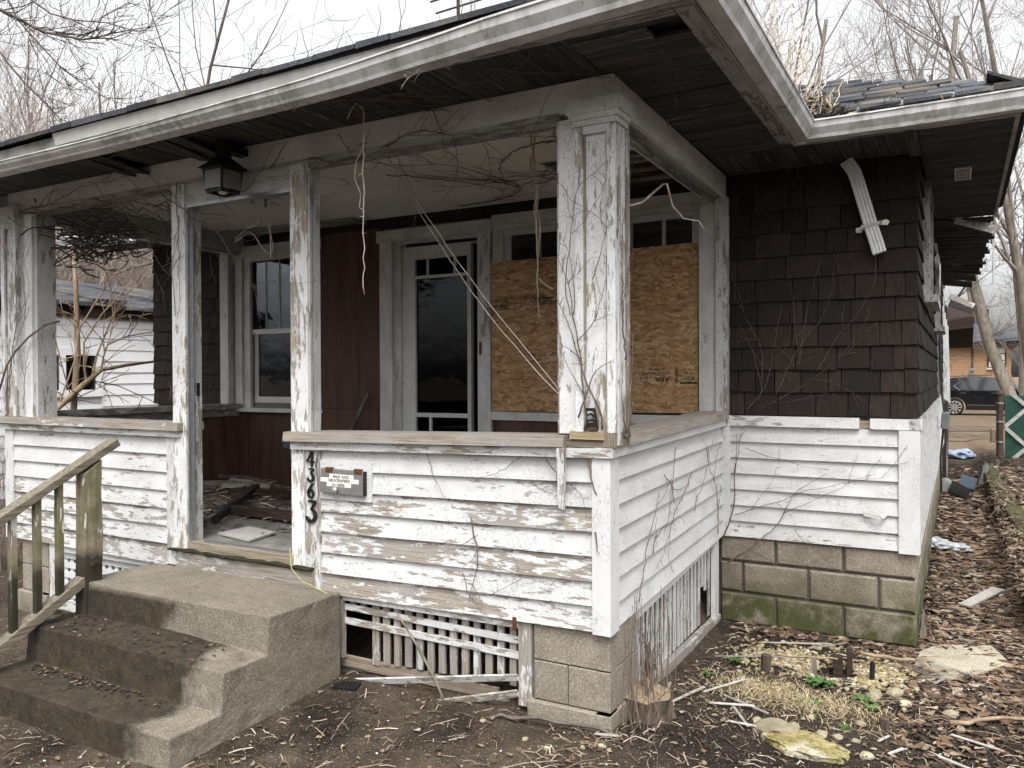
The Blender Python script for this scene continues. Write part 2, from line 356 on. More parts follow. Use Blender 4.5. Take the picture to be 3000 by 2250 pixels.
palette('gutter_debris_mat', [(.05, .036, .026), (.10, .07, .045), (.25, .19, .12), (.03, .024, .02), (.36, .29, .19)], .95, .3)

# ------------------------------------------------------------------ mesh helper
class MB:
    def __init__(s): s.v = []; s.f = []; s.a = None
    def add(s, vs, fs, val=None):
        b = len(s.v); s.v += [tuple(p) for p in vs]; s.f += [tuple(i+b for i in q) for q in fs]
        if val is not None:
            if s.a is None: s.a = [0.0]*b
            s.a += [val]*len(vs)
        elif s.a is not None: s.a += [0.0]*len(vs)
        return s
    def hexa(s, p, val=None):   # p: bottom 4 ccw, top 4 ccw
        return s.add(p, [(3,2,1,0),(4,5,6,7),(0,1,5,4),(1,2,6,5),(2,3,7,6),(3,0,4,7)], val)
    def box(s, x0, x1, y0, y1, z0, z1, val=None):
        return s.hexa([(x0,y0,z0),(x1,y0,z0),(x1,y1,z0),(x0,y1,z0),(x0,y0,z1),(x1,y0,z1),(x1,y1,z1),(x0,y1,z1)], val)
    def quad(s, *p): return s.add(p, [tuple(range(len(p)))])
    def beam(s, a, b, w, h, up=(0,0,1), taper=1.0, val=None):
        a = Vector(a); b = Vector(b); d = (b-a).normalized(); u = Vector(up); sd = d.cross(u)
        if sd.length < 1e-4: sd = d.cross(Vector((1,0,0)))
        sd.normalize(); u = sd.cross(d)
        q = []
        for c, k in ((a, 1), (b, taper)):
            q += [c-sd*w/2*k-u*h/2*k, c+sd*w/2*k-u*h/2*k, c+sd*w/2*k+u*h/2*k, c-sd*w/2*k+u*h/2*k]
        return s.add(q, [(3,2,1,0),(4,5,6,7),(0,1,5,4),(1,2,6,5),(2,3,7,6),(3,0,4,7)], val)
    def tube(s, pts, r, n=5, val=None, cap=True):
        pts = [Vector(p) for p in pts]; m = len(pts); rr = r if isinstance(r, (list, tuple)) else [r]*m
        vs = []; ref = Vector((.31, .17, .93)); 
        d0 = (pts[-1]-pts[0])
        if d0.length and abs(d0.normalized().dot(ref)) > .9: ref = Vector((.9, .3, -.2))
        for i, p in enumerate(pts):
            d = (pts[min(i+1, m-1)]-pts[max(i-1, 0)])
            if d.length < 1e-9: d = Vector((0,0,1))
            d.normalize(); a = d.cross(ref)
            if a.length < 1e-3: a = d.cross(Vector((1,0,0)))
            a.normalize(); b = d.cross(a)
            for k in range(n):
                t = 2*math.pi*k/n; vs.append(p+a*(math.cos(t)*rr[i])+b*(math.sin(t)*rr[i]))
        fs = []
        for i in range(m-1):
            for k in range(n):
                k2 = (k+1) % n; fs.append((i*n+k, i*n+k2, (i+1)*n+k2, (i+1)*n+k))
        if cap: fs.append(tuple(range(n-1, -1, -1))); fs.append(tuple((m-1)*n+k for k in range(n)))
        return s.add(vs, fs, val)
    def prism(s, poly, plane, a, b, val=None):
        """poly: 2-D points; plane 'xz' extrudes along y, 'yz' along x, 'xy' along z"""
        n = len(poly)
        mk = {'xz': lambda p, t: (p[0], t, p[1]), 'yz': lambda p, t: (t, p[0], p[1]), 'xy': lambda p, t: (p[0], p[1], t)}[plane]
        vs = [mk(p, a) for p in poly]+[mk(p, b) for p in poly]
        fs = [tuple(range(n-1, -1, -1)), tuple(range(n, 2*n))]+[(i, (i+1) % n, n+(i+1) % n, n+i) for i in range(n)]
        return s.add(vs, fs, val)
    def map(s, fn): s.v = [tuple(fn(Vector(p))) for p in s.v]; return s

def mesh(name, mb, mat, smooth=False):
    me = bpy.data.meshes.new(name); me.from_pydata(mb.v, [], mb.f)
    if mb.a is not None:
        at = me.attributes.new('v', 'FLOAT', 'POINT'); at.data.foreach_set('value', mb.a)
    me.materials.append(MATS[mat] if isinstance(mat, str) else mat)
    bm = bmesh.new(); bm.from_mesh(me); bmesh.ops.recalc_face_normals(bm, faces=bm.faces); bm.to_mesh(me); bm.free()
    if smooth: me.polygons.foreach_set('use_smooth', [True]*len(me.polygons))
    me.update(); return me

def tag(o, label=None, cat=None, group=None, kind=None):
    if label: o['label'] = label
    if cat: o['category'] = cat
    if group: o['group'] = group
    if kind: o['kind'] = kind
    return o
def link(o, parent):
    COL.objects.link(o)
    if parent is not None:
        o.parent = parent; o.matrix_parent_inverse = PINV[parent.name]
    PINV[o.name] = PINV[parent.name] if parent is not None else Matrix.Identity(4)
    return o
PINV = {}
def obj(name, mb, mat, parent=None, color=None, label=None, cat=None, group=None, kind=None, smooth=False):
    o = bpy.data.objects.new(name, mesh(name, mb, mat, smooth) if isinstance(mb, MB) else mb)
    link(o, parent)
    if parent is not None and parent.type == 'MESH': o.matrix_parent_inverse = Matrix.Identity(4)
    if color: o.color = (color[0], color[1], color[2], 1)
    return tag(o, label, cat, group, kind)
def thing(name, loc, label, cat, group=None):
    o = bpy.data.objects.new(name, None); o.location = loc; o.empty_display_size = .1; COL.objects.link(o)
    PINV[o.name] = Matrix.Translation(-Vector(loc)); return tag(o, label, cat, group)

class Fr:
    """a wall frame: s runs along t, d stands out along n, z up"""
    def __init__(s, o, t, n, up=(0,0,1)):
        s.o = Vector(o); s.t = Vector(t); s.n = Vector(n); s.u = Vector(up)
    def p(s, a, d, z): return s.o+s.t*a+s.n*d+s.u*z
    def slab(s, mb, s0, s1, d0, d1, z0, z1, d1top=None, ds0=0, ds1=0, zs=0, val=None):
        """box from depth d0 (back) to d1 (front, d1top at its upper edge); zs tilts the right end"""
        dt = d1 if d1top is None else d1top
        q = [s.p(s0,d1,z0), s.p(s1,d1,z0+zs), s.p(s1,d0,z0+zs), s.p(s0,d0,z0), s.p(s0+ds0,dt,z1), s.p(s1+ds1,dt,z1+zs), s.p(s1+ds1,d0,z1+zs), s.p(s0+ds0,d0,z1)]
        return mb.hexa(q, val)
D, W, HL, PL = 2.0736, 1.1071, -5.73, -4.62
FRONT = Fr((0,0,0), (1,0,0), (0,-1,0))
SIDE = Fr((0,0,0), (-.014,1,0), (1,0,0))
MAIN = Fr((0,D,0), (1,0,0), (0,-1,0))
MSIDE = Fr((W,D,0), (0,1,0), (1,0,0))
rnd = random.uniform
def S_(fr, s0, s1, d0, d1, z0, z1, **k): return fr.slab(MB(), s0, s1, d0, d1, z0, z1, **k)
# ------------------------------------------------------------------ ground
def sstep(a, b, x):
    t = min(1, max(0, (x-a)/(b-a))); return t*t*(3-2*t)
def gz(x, y):
    z = .075*math.exp(-((y+.05)/.75)**2)*sstep(-1.9, -1.3, x)*(1-sstep(.1, .75, x))
    z += .22*sstep(.12, .75, y)*sstep(-4.7, -4.5, x)*(1-sstep(-.16, -.02, x))*(1-sstep(2.0, 2.3, y))
    bank = sstep(1.72, 2.0, x+.02*(y-4))*sstep(2.6, 3.6, y)
    z += bank*(.30-.012*(y-4))*(1-sstep(16, 24, y))
    z -= .08*sstep(26, 36, y)
    if abs(x-.66) < .3 and abs(y-1.48) < .3: z -= .09*math.exp(-((x-.70)/.13)**2-((y-1.50)/.09)**2)
    z += .012*mnoise.noise(Vector((x*2.3, y*2.3, 0)))+.008*mnoise.noise(Vector((x*7, y*7, 3)))
    return z
def axis_pts(lo, hi, a, b, fine):
    pts = []; v = a
    while v < b: pts.append(v); v += fine
    st = fine; v = b
    while v < hi: pts.append(v); st *= 1.35; v += st
    pts.append(hi); st = fine; v = a
    while v > lo: st *= 1.35; v -= st; pts.append(max(v, lo))
    return sorted(set(round(q, 4) for q in pts))
gx = axis_pts(-400, 400, -5.5, 3.2, .085); gy = axis_pts(-400, 600, -2.2, 9.0, .085)
mb = MB(); mb.v = [(x, y, gz(x, y)) for y in gy for x in gx]; nx = len(gx)
mb.f = [(j*nx+i, j*nx+i+1, (j+1)*nx+i+1, (j+1)*nx+i) for j in range(len(gy)-1) for i in range(nx-1)]
obj('ground', mb, 'soil', kind='structure', smooth=True, label='bare dark soil yard around the porch')

# ------------------------------------------------------------------ house shell
H = thing('house', (-2.3, 2.07, 0), 'derelict one-storey house with peeling white porch and dark brown shingle walls', 'house')

# front wall sheathing at y = D with real openings for window, door and boarded window
mb = MB(); b0, b1 = .03, .16
def wallrect(x0, x1, z0, z1): mb.box(x0, x1, D+b0, D+b1, z0, z1)
OPEN = [(-4.40, -3.62, 1.40, 2.72), (-2.70, -1.90, .64, 2.72), (-1.66, -.22, 1.38, 2.72)]
xs = HL
for (x0, x1, z0, z1) in OPEN:
    wallrect(xs, x0, .0, 3.05); wallrect(x0, x1, .0, z0); wallrect(x0, x1, z1, 3.05); xs = x1
wallrect(xs, W-.005, .0, 3.05)
front_wall = obj('front_wall', mb, 'interior_wall', H)
mb = MB(); mb.box(W-.16, W-.02, D+.17, 13.6, .0, 3.0); side_wall = obj('side_wall', mb, 'interior_wall', H)
mb = MB(); mb.box(HL, HL+.14, D+.17, 13.6, .0, 3.0); obj('far_side_wall', mb, 'shingle_wood', H)
mb = MB(); mb.box(HL, W, 13.6, 13.75, 0, 3.0); obj('rear_wall', mb, 'shingle_wood', H)
mb = MB(); mb.box(HL+.14, W-.16, D+.17, 13.6, .55, .63); obj('room_floor', mb, 'interior_wall', H)

# brown shingles, piece by piece
def shingles(fr, parent, s0, s1, z0, n, exp, joints=None, wmin=.075, wmax=.25, seed=1):
    rs = random.Random(seed)
    for k in range(n):
        z = z0+k*exp; cuts = [s0]
        if joints and k < len(joints): cuts += joints[k]
        else:
            v = s0+rs.uniform(.05, wmax)
            while v < s1-.06: cuts.append(v); v += rs.uniform(wmin, wmax)
        cuts.append(s1)
        for a, b in zip(cuts[:-1], cuts[1:]):
            g = rs.uniform(.0012, .004); dz = rs.uniform(-.004, .004); o = rs.uniform(.017, .024)
            obj('wall_shingle', S_(fr, a+g, b-g, -.028, o, z+dz, z+exp+.025, d1top=.003, zs=rs.uniform(-.003, .003)), 'shingle_wood', parent)
JO = [[.107,.322,.548,.736,.854,.972], [.068,.178,.298,.461,.622,.696,.916,1.048], [.094,.216,.427,.671,.861,.984,1.052], [.189,.405,.564,.753,.915,1.031]]
shingles(MAIN, front_wall, .0, W+.012, 1.379, 11, .1445, JO, seed=3)
shingles(MAIN, front_wall, HL-.012, PL-.10, 1.379, 11, .1445, seed=4)
shingles(MSIDE, side_wall, -.002, 8.6, 1.379, 11, .1445, wmin=.10, wmax=.34, seed=5)

# white clapboard skirt of the main wall
z0, z1 = .577, 1.303; n = 7; e = (z1-z0)/n
for k in range(n):
    obj('clapboard', S_(MAIN, .0, W-.085, -.028, .022, z0+k*e, z0+(k+1)*e+.012, d1top=.000), PX, front_wall, (rnd(.10, .24) + (.16 if k == 0 else 0), .42, 1))
    obj('clapboard', S_(MAIN, HL, PL-.02, -.028, .016, z0+k*e, z0+(k+1)*e+.012, d1top=.003), PX, front_wall, (.15, .3, 1))
    obj('clapboard', S_(MSIDE, .09, 10.8, -.03, .022, z0+k*e, z0+(k+1)*e+.012, d1top=.003, zs=rnd(-.01, .01)), PY, side_wall, (.2, .5, .95))
obj('corner_board', S_(MAIN, W-.09, W+.022, -.028, .030, z0-.012, z1), PZ, front_wall, (.16, .2, 1.02))
obj('corner_board', S_(MSIDE, -.022, .088, -.028, .0245, z0-.01, z1-.001), PZ, side_wall, (.18, .3, 1))
obj('corner_board', S_(MAIN, -.045, .018, -.028, .032, z0, z1), PZ, front_wall, (.2, .25, 1))
obj('water_table', S_(MAIN, .0, .80, -.03, .034, z1, z1+.066, d1top=.022), PX, front_wall, (.26, .3, 1))
obj('water_table', S_(MAIN, .80, .86, -.03, .008, z1+.004, z1+.05), 'bare_wood_x', front_wall)
obj('water_table', S_(MAIN, .86, W+.034, -.03, .033, z1, z1+.064, d1top=.022), PX, front_wall, (.28, .3, 1))
obj('water_table', S_(MSIDE, -.033, 10.8, -.03, .034, z1, z1+.066, d1top=.022), PY, side_wall, (.35, .6, .9))

# concrete-block foundation
mb = MB(); mb.box(HL+.02, W-.02, D+.012, D+.2, -.25, .575); mb.box(W-.22, W-.0201, D+.2001, 13.5, -.25, .574)
found = obj('foundation', mb, 'mortar', H)
def block(fr, s0, s1, z0, z1, mat, parent, d0=-.05, d1=.004, bev=.012, g=.007):
    mb = MB(); a, b, c, d = s0+g, s1-g, z0+g, z1-g
    q = [fr.p(a,d1-bev,c), fr.p(b,d1-bev,c), fr.p(b,d0,c), fr.p(a,d0,c), fr.p(a,d1-bev,d), fr.p(b,d1-bev,d), fr.p(b,d0,d), fr.p(a,d0,d)]
    f1 = [fr.p(a+bev,d1,c+bev), fr.p(b-bev,d1,c+bev), fr.p(b-bev,d1,d-bev), fr.p(a+bev,d1,d-bev)]
    mb.add(q+f1, [(3,2,1,0),(4,5,6,7),(1,2,6,5),(2,3,7,6),(3,0,4,7),(0,1,9,8),(1,5,10,9),(5,4,11,10),(4,0,8,11),(8,9,10,11)])
    return obj('concrete_block', mb, mat, parent)
for row, (za, zb_, offs) in enumerate([(.409, .575, 0), (.206, .409, .203), (.0, .206, 0), (-.203, .0, .203)]):
    b = W+.004; first = True
    while b > -.06:
        a = b-(.2064 if (first and offs) else .4064); first = False
        block(MAIN, max(a, -.06), b, za, zb_, 'block_concrete', found); b = a
    a = .0
    while a < 9:
        b = a+(.2064 if (a == 0 and not offs) else .4064); block(MSIDE, a, b, za, zb_, 'block_concrete', found); a = b
    a = HL
    for k in range(2): block(MAIN, a, a+.4064, za, zb_, 'block_concrete', found); a += .4064

# side wall windows and far details
def side_window(y0, y1, z0, z1, nm):
    a, b = y0-D, y1-D
    w = obj('window', S_(MSIDE, a+.06, b-.06, -.01, .028, z0+.05, z1-.05), 'window_glass', H)
    for s0, s1, c0, c1 in ((a, a+.09, z0, z1), (b-.09, b, z0, z1)): obj('casing', S_(MSIDE, s0, s1, -.02, .05, c0, c1), PZ, w, (.42, .6, .95))
    obj('casing', S_(MSIDE, a-.02, b+.02, -.02, .055, z1, z1+.09), PY, w, (.5, .7, .8))
    obj('sill', S_(MSIDE, a-.04, b+.04, -.02, .10, z0-.05, z0), PY, w, (.35, .4, 1))
    obj('sash', S_(MSIDE, a+.09, b-.09, -.02, .036, (z0+z1)/2-.02, (z0+z1)/2+.02), PY, w, (.3, .4, 1))
side_window(2.86, 3.75, 2.17, 2.88, 'a'); side_window(5.9, 6.75, 2.12, 2.86, 'b')
obj('corner_board', S_(MSIDE, 7.05-D, 7.2-D, -.02, .036, 1.37, 2.94), PZ, side_wall, (.38, .5, .95))
obj('corner_board', S_(MSIDE, 8.6, 8.72, -.02, .03, .577, 2.94), PZ, side_wall, (.38, .6, .9))
mb = MB(); mb.box(W-.02, W+.06, 10.8, 13.5, -.1, 2.7); obj('rear_porch_wall', mb, 'dark_timber', H)
for k in range(4):
    y = 9.9+k*.12; mb = MB(); mb.beam((W+.03+.016*k, y, 2.62-.09*k), (W+.05+.018*k, y+.10, 1.28-.02*k), .022, .10, (0, 1, 0))
    obj('loose_board', mb, PZ, H, (.35, .5, 1))
for k in range(3):
    mb = MB(); mb.beam((W+.04, 11.0+k*.5, 1.2), (W+.05, 11.0+k*.5, -.05), .03, .12, (0, 1, 0)); obj('loose_board', mb, PZ, H, (.5, .7, .9))
for (y0, z0, y1, z1, w_) in ((10.6, 2.80, 12.2, 2.62, .10), (10.8, 2.72, 12.6, 2.58, .16)):
    mb = MB(); mb.beam((W+.10, y0, z0+.02), (W+.42, y0+.1, z1+.04), .03, w_*.8); obj('broken_eave_board', mb, PX if w_ < .12 else 'soffit_wood_y', H, (.5, .6, .9))
mb = MB(); mb.hexa([(W, 10.7, 2.30), (W+.42, 10.7, 2.34), (W+.44, 13.5, 2.12), (W, 13.5, 2.12), (W, 10.7, 2.44), (W+.42, 10.7, 2.50), (W+.44, 13.5, 2.86), (W, 13.5, 2.86)])
obj('broken_eave', mb, 'dark_timber', H)

# ------------------------------------------------------------------ porch half walls
NCL = 7; PB, PT = .508, 1.275; PE = (PT-PB)/NCL
def sag(x): return -.035*(x/-1.85) if x > -1.95 else 0
mb = MB(); FRONT.slab(mb, -1.83, -.02, -.11, -.024, PB+.01-.03, PT); pw_r = obj('porch_wall', mb, 'bare_wood_x', H)
mb = MB(); FRONT.slab(mb, PL+.02, -2.80, -.11, -.024, PB+.01, PT); pw_l = obj('porch_wall', mb, 'bare_wood_x', H)
mb = MB(); SIDE.slab(mb, .11, D-.02, -.11, -.024, PB+.04, PT+.02); pw_s = obj('porch_wall', mb, 'bare_wood_y', H)
pe_r = [.50, .36, .48, .40, .46, .27, .17]; pe_l = [.54, .42, .53, .43, .34, .25, .20]
for k in range(NCL):
    za = PB+k*PE; s0 = -1.655; s1 = -.072
    obj('clapboard', S_(FRONT, s0, s1, -.03, .000, za+sag(s0), za+PE+.012+sag(s0), d1top=-.020, zs=sag(s1)-sag(s0)+rnd(-.003, .003)), PX, pw_r, (pe_r[k], .28, 1))
    s0 = PL+.10; s1 = -2.89
    obj('clapboard', S_(FRONT, s0, s1, -.03, .000, za, za+PE+.012, d1top=-.020, zs=(-.02 if k == 0 else rnd(-.004, .004))), PX, pw_l, (pe_l[k], .28, 1))
    zc_, zd = PB+k*PE, PB+.069+k*(PE-.0059)
    obj('clapboard', S_(SIDE, .10, D-.03, -.03, .001, zc_, zc_+PE+.012, d1top=-.022, zs=zd-zc_), PY, pw_s, (rnd(.06, .2), .25, .98))
    obj('clapboard', MB().hexa([(PL+.01, .06, za), (PL+.01, D, za), (PL+.03, D, za), (PL+.03, .06, za), (PL+.02, .06, za+PE), (PL+.02, D, za+PE), (PL+.03, D, za+PE), (PL+.03, .06, za+PE)]), PY, pw_l, (.3, .3, .9))
obj('corner_board', S_(FRONT, -.078, .008, -.05, .008, PB-.012, PT), PZ, pw_r, (.22, .12, 1.04))
obj('corner_board', S_(SIDE, -.006, .10, -.05, .0085, PB-.010, PT), PZ, pw_s, (.08, .12, 1.02))
obj('number_board', S_(FRONT, -1.765, -1.655, -.05, .004, PB-.03, PT-.036), PZ, pw_r, (.48, .3, 1))
obj('corner_board', S_(FRONT, -1.835, -1.766, -.05, -.001, .56, PT-.036), PZ, pw_r, (.42, .35, 1))
obj('corner_board', S_(FRONT, PL, PL+.10, -.05, .0, PB-.005, PT), PZ, pw_l, (.3, .2, 1))
obj('corner_board', S_(FRONT, -2.89, -2.80, -.05, .0, .50, PT), PZ, pw_l, (.42, .25, 1))
obj('corner_board', S_(FRONT, -2.80, -2.742, -.05, -.004, .52, PT+.03), PZ, pw_l, (.30, .2, 1))
mb = MB(); mb.box(-1.73, -.13, .118, .135, .62, PT); obj('inner_panel', mb, 'brown_plywood', pw_r)
mb = MB(); mb.box(-4.5, -2.83, .118, .135, .62, PT); obj('inner_panel', mb, 'brown_plywood', pw_l)
mb = MB(); mb.box(-4.575, -4.555, .14, D-.01, .64, PT); obj('inner_panel', mb, 'brown_plywood', pw_l)
mb = MB(); mb.box(-.135, -.115, .14, D-.01, .64, PT); obj('inner_panel', mb, 'brown_plywood', pw_s)
# trim band and sill caps
obj('trim_band', S_(FRONT, -1.85, .0215, -.06, .022, PT-.035, PT+.042-.035, zs=.035), PX, pw_r, (.40, .3, 1))
obj('trim_band', S_(FRONT, PL-.03, -2.755, -.06, .022, PT, PT+.042), PX, pw_l, (.38, .25, 1))
obj('trim_band', S_(SIDE, -.0195, D-.03, -.06, .0245, PT+.0005, PT+.0425, zs=.028), PY, pw_s, (.28, .35, .98))
obj('sill_cap', S_(FRONT, -1.885, -.20, -.15, .046, PT+.009, PT+.060, d1top=.038, zs=.033), PX, pw_r, (.80, .5, .92))
obj('sill_cap', S_(FRONT, -.199, .0285, -.149, .0115, PT+.0435, PT+.0745), 'bare_wood_x', pw_r)
obj('sill_cap', S_(FRONT, PL-.06, -2.735, -.15, .046, PT+.043, PT+.090, d1top=.040, zs=-.004), PX, pw_l, (.66, .4, .97))
obj('sill_cap', S_(SIDE, .16, D-.02, -.15, .042, PT+.044, PT+.094, d1top=.036, zs=.030), PY, pw_s, (.84, .5, .95))
obj('sill_cap', MB().box(PL-.02, PL+.14, .14, D-.02, PT+.07, PT+.115), PY, pw_l, (.6, .8, .7))
obj('sill_cap', MB().box(PL+.02, PL+.10, .14, D-.02, PT+.005, PT+.069), PY, pw_l, (.5, .8, .55))
obj('splice_block', S_(FRONT, -.178, -.012, -.02, .024, PT+.078, PT+.112), 'fresh_wood_x', pw_r)

# piers and lattice
def pier(x0, x1, name_z, sides=True):
    mb = MB(); mb.box(x0+.015, x1-.018, .05, .36, -.2, .50); p = obj('porch_pier', mb, 'mortar', H)
    rows = [(-.10, .144, .024), (.146, .326, .0), (.328, .515, .0)]
    for k, (a, b, gro) in enumerate(rows):
        if k == 1:
            for u, v in ((x0, (x0+x1)/2-.02), ((x0+x1)/2-.02, x1-.01)): block(FRONT, u, v, a, b, 'pier_concrete', p, -.1, -.022, .004, .0015)
        else: block(FRONT, x0-gro, x1-.01+gro*.6, a, b, 'pier_concrete', p, -.1, -.022+gro, .004, .0015)
        if sides: block(Fr((x1-.012,0,0), (0,1,0), (1,0,0)), .024-gro, .36, a, b, 'pier_concrete', p, -.06, .0+gro*.5, .004, .0015)
    return p
pier(-.385, .004, 0); pier(-4.46, -4.14, 0)
DFR = -.02
def lat(s0, s1, d0, d1, z0, z1, nm, pa, col=(.55, .4, .95), mat=PZ, **k): return obj(nm, S_(FRONT, s0, s1, d0, d1, z0, z1, **k), mat, pa, col)
mb = MB(); FRONT.slab(mb, -1.572, -.392, -.05, -.022, .457, .520-.06, zs=.0); 
FRONT_L = obj('lattice_panel', S_(FRONT, -1.575, -.392, -.050, -.021, .448, .468, zs=.050), PX, H, (.55, .3, 1))
lat(-1.575, -1.522, -.046, -.018, .143, .448, 'stile', FRONT_L, (.72, .5, .9)); lat(-.462, -.394, -.046, -.018, .100, .512, 'stile', FRONT_L, (.62, .4, .97))
obj('rail', S_(FRONT, -1.52, -.463, -.046, -.017, .452, .500, zs=.006), PX, FRONT_L, (.48, .3, 1))
obj('lath', S_(FRONT, -1.527, -.462, -.046, -.036, .397, .429, zs=-.018), PX, FRONT_L, (.5, .35, .97))
obj('lath', S_(FRONT, -1.527, -.462, -.046, -.036, .322, .356, zs=-.015), PX, FRONT_L, (.42, .3, 1))
xv = -1.346
for k in range(13):
    zb_ = .14+.0035*k+rnd(-.012, .012)
    mb = MB(); FRONT.slab(mb, xv, xv+.041-.0005*k, -.0605, -.0475, zb_, .47, ds0=rnd(-.004, .004), ds1=rnd(-.004, .004)); obj('lath', mb, PZ, FRONT_L, (.66, .5, .9))
    xv += .0700-.0003*k
for xq in (-1.495, -1.425): obj('lath', S_(FRONT, xq, xq+.034, -.0605, -.0475, .395+.01, .47), PZ, FRONT_L, (.7, .5, .85))
mb = MB(); mb.beam((-1.443, -.035, .050), (-.462, .012, .232), .012, .032, (0, -.4, 1)); obj('lath', mb, PX, FRONT_L, (.50, .4, .97))
mb = MB(); mb.beam((-.91, -.055, .045), (-.462, .012, .158), .012, .034, (0, -.4, 1)); obj('lath', mb, PX, FRONT_L, (.66, .5, .95))
mb = MB(); mb.beam((-1.60, .06, .118), (-.60, .075, .105), .02, .058); obj('skirt_plank', mb, 'bare_wood_x', FRONT_L)
mb = MB(); mb.box(-1.62, -.40, .075, .15, -.15, .075); obj('footing', mb, 'pier_concrete', found)
# side lattice (nearly solid upright laths)
SL = obj('lattice_panel', S_(SIDE, .30, 1.93, -.046, -.018, .452, .512, zs=.092), PY, H, (.22, .3, 1))
obj('rail', S_(SIDE, .42, 2.02, -.05, -.010, .02, .098, zs=-.035), PY, SL, (.66, .5, .85))
obj('stile', S_(SIDE, .30, .40, -.0465, -.0185, .06, .451), PZ, SL, (.3, .3, 1)); obj('stile', S_(SIDE, 1.90, 1.995, -.044, -.016, .03, .57), PZ, SL, (.3, .3, 1))
yv = .41; k = 0
while yv < 1.88:
    w_ = rnd(.042, .052); z1_ = .46+.062*(yv-.35); br = k in (3, 17, 18)
    obj('lath', S_(SIDE, yv, yv+w_, -.053, -.047, (.09 if not br else .27+rnd(-.06, .06)), z1_, ds0=rnd(-.006, .006), ds1=rnd(-.006, .006), val=None), PZ, SL, (rnd(.3, .55), .5, .95))
    yv += w_+rnd(.018, .036); k += 1
# left lattice (square grid)
LL = obj('lattice_panel', S_(FRONT, -4.13, -2.95, -.046, -.018, .455, .500), PX, H, (.3, .25, 1))
obj('stile', S_(FRONT, -4.13, -4.05, -.0461, -.0181, .10, .455), PZ, LL, (.35, .3, 1)); obj('rail', S_(FRONT, -4.05, -2.95, -.0461, -.0181, .06, .125), PX, LL, (.4, .3, 1))
for k in range(5): obj('lath', S_(FRONT, -4.05, -2.95, -.052, -.042, .145+k*.066, .185+k*.066), PX, LL, (.22, .2, 1))
for k in range(16): obj('lath', S_(FRONT, -4.02+k*.068, -3.98+k*.068, -.064, -.053, .10, .455), PZ, LL, (.22, .2, 1))
mb = MB(); mb.box(-4.46, -2.6, .10, .20, -.2, .07); obj('footing', mb, 'pier_concrete', found)

# ------------------------------------------------------------------ porch floor, ceiling, sill at the doorway
mb = MB(); mb.box(PL+.06, -.06, .06, D+.02, .585, .636); pf = obj('porch_floor', mb, 'dark_timber', H)
yv = .045
for j in range(5):
    xv = -4.5-.17*(j % 2)
    while xv < -.15:
        w_ = .44; mb = MB(); mb.box(max(xv, -4.5)+.002, min(xv+w_, -.13)-.002, yv+.002, min(yv+.42, D)-.002, .638, .650+rnd(-.002, .003))
        obj('floor_panel', mb, 'floor_grey', pf); xv += w_
    yv += .42
obj('door_sill', S_(FRONT, -2.80, -1.70, -.06, .012, .485, .592), PX, H, (.70, .5, .9))
mb = MB(); rs = random.Random(5)
for j in range(5):
    n_ = 70; pts = []; rr = []
    for i in range(n_+1):
        x = -2.85+1.15*i/n_; pts.append((x, -.018+.010*math.sin(j*2.1)+.006*mnoise.noise(Vector((x*22, j*3.3, 0))), .594+.004*j*.5+.006*mnoise.noise(Vector((x*15, j*5.1, 2))))); rr.append(max(.0015, .006+.008*mnoise.noise(Vector((x*11, j*7.7, 1)))))
    mb.tube(pts, rr, 6)
obj('moss_strip', mb, 'dark_moss', H, smooth=True, kind='stuff')
obj('threshold', S_(FRONT, -2.74, -1.78, -.09, -.002, .6, .652), 'bare_wood_x', H)
obj('threshold_strip', S_(FRONT, -2.60, -1.80, -.05, -.026, .653, .662), 'aluminium', H)

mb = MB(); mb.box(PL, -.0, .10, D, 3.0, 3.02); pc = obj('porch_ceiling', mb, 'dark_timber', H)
for x0, x1 in ((-4.52, -3.36), (-3.357, -2.14), (-2.137, -.93), (-.927, -.30)):
    for y0, y1 in ((.13, 1.16), (1.163, D-.03)):
        if x0 > -.95 and y0 > 1: continue
        mb = MB(); dz = rnd(0, .004); mb.box(x0, x1, y0, y1, 2.944-dz, 2.955); obj('ceiling_panel', mb, 'ceiling_paint', pc)
for k in range(7):
    y = 1.20+k*.12; 
    if k in (3, 5): continue
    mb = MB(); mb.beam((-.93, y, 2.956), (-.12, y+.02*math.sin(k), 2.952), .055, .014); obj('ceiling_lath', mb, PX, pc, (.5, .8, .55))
for k in range(8):
    y = .18+k*.13
    if k == 4: continue
    mb = MB(); mb.beam((-.30, y, 2.956), (-.12, y, 2.952), .07, .014); obj('ceiling_lath', mb, PX, pc, (.5, .8, .6))
for k in range(2):
    mb = MB(); mb.beam((-4.52, D-.10-.14*k, 2.935-.004*k), (-3.0, D-.07-.1*k, 2.925), .09, .014); obj('ceiling_lath', mb, PX, pc, (.4, .8, .5))

# ------------------------------------------------------------------ beams, columns, posts
bm1 = obj('porch_beam', S_(FRONT, -4.56, .024, -.12, -.004, 2.800, 2.938), PX, H, (.25, .5, 1.3))
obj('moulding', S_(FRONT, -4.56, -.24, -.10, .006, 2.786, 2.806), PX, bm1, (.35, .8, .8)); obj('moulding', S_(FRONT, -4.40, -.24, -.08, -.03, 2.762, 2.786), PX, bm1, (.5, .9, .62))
bm2 = obj('porch_beam', S_(SIDE, .12, D-.03, -.13, .024, 2.800, 2.938), PY, H, (.25, .55, 1.22))
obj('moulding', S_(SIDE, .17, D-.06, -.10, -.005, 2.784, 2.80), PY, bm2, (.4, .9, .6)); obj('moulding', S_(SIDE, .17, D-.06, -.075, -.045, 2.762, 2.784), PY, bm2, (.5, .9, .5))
bm3 = obj('porch_beam', MB().box(-4.60, -4.47, .125, D-.0, 2.79, 2.938), PY, H, (.2, .8, .8))
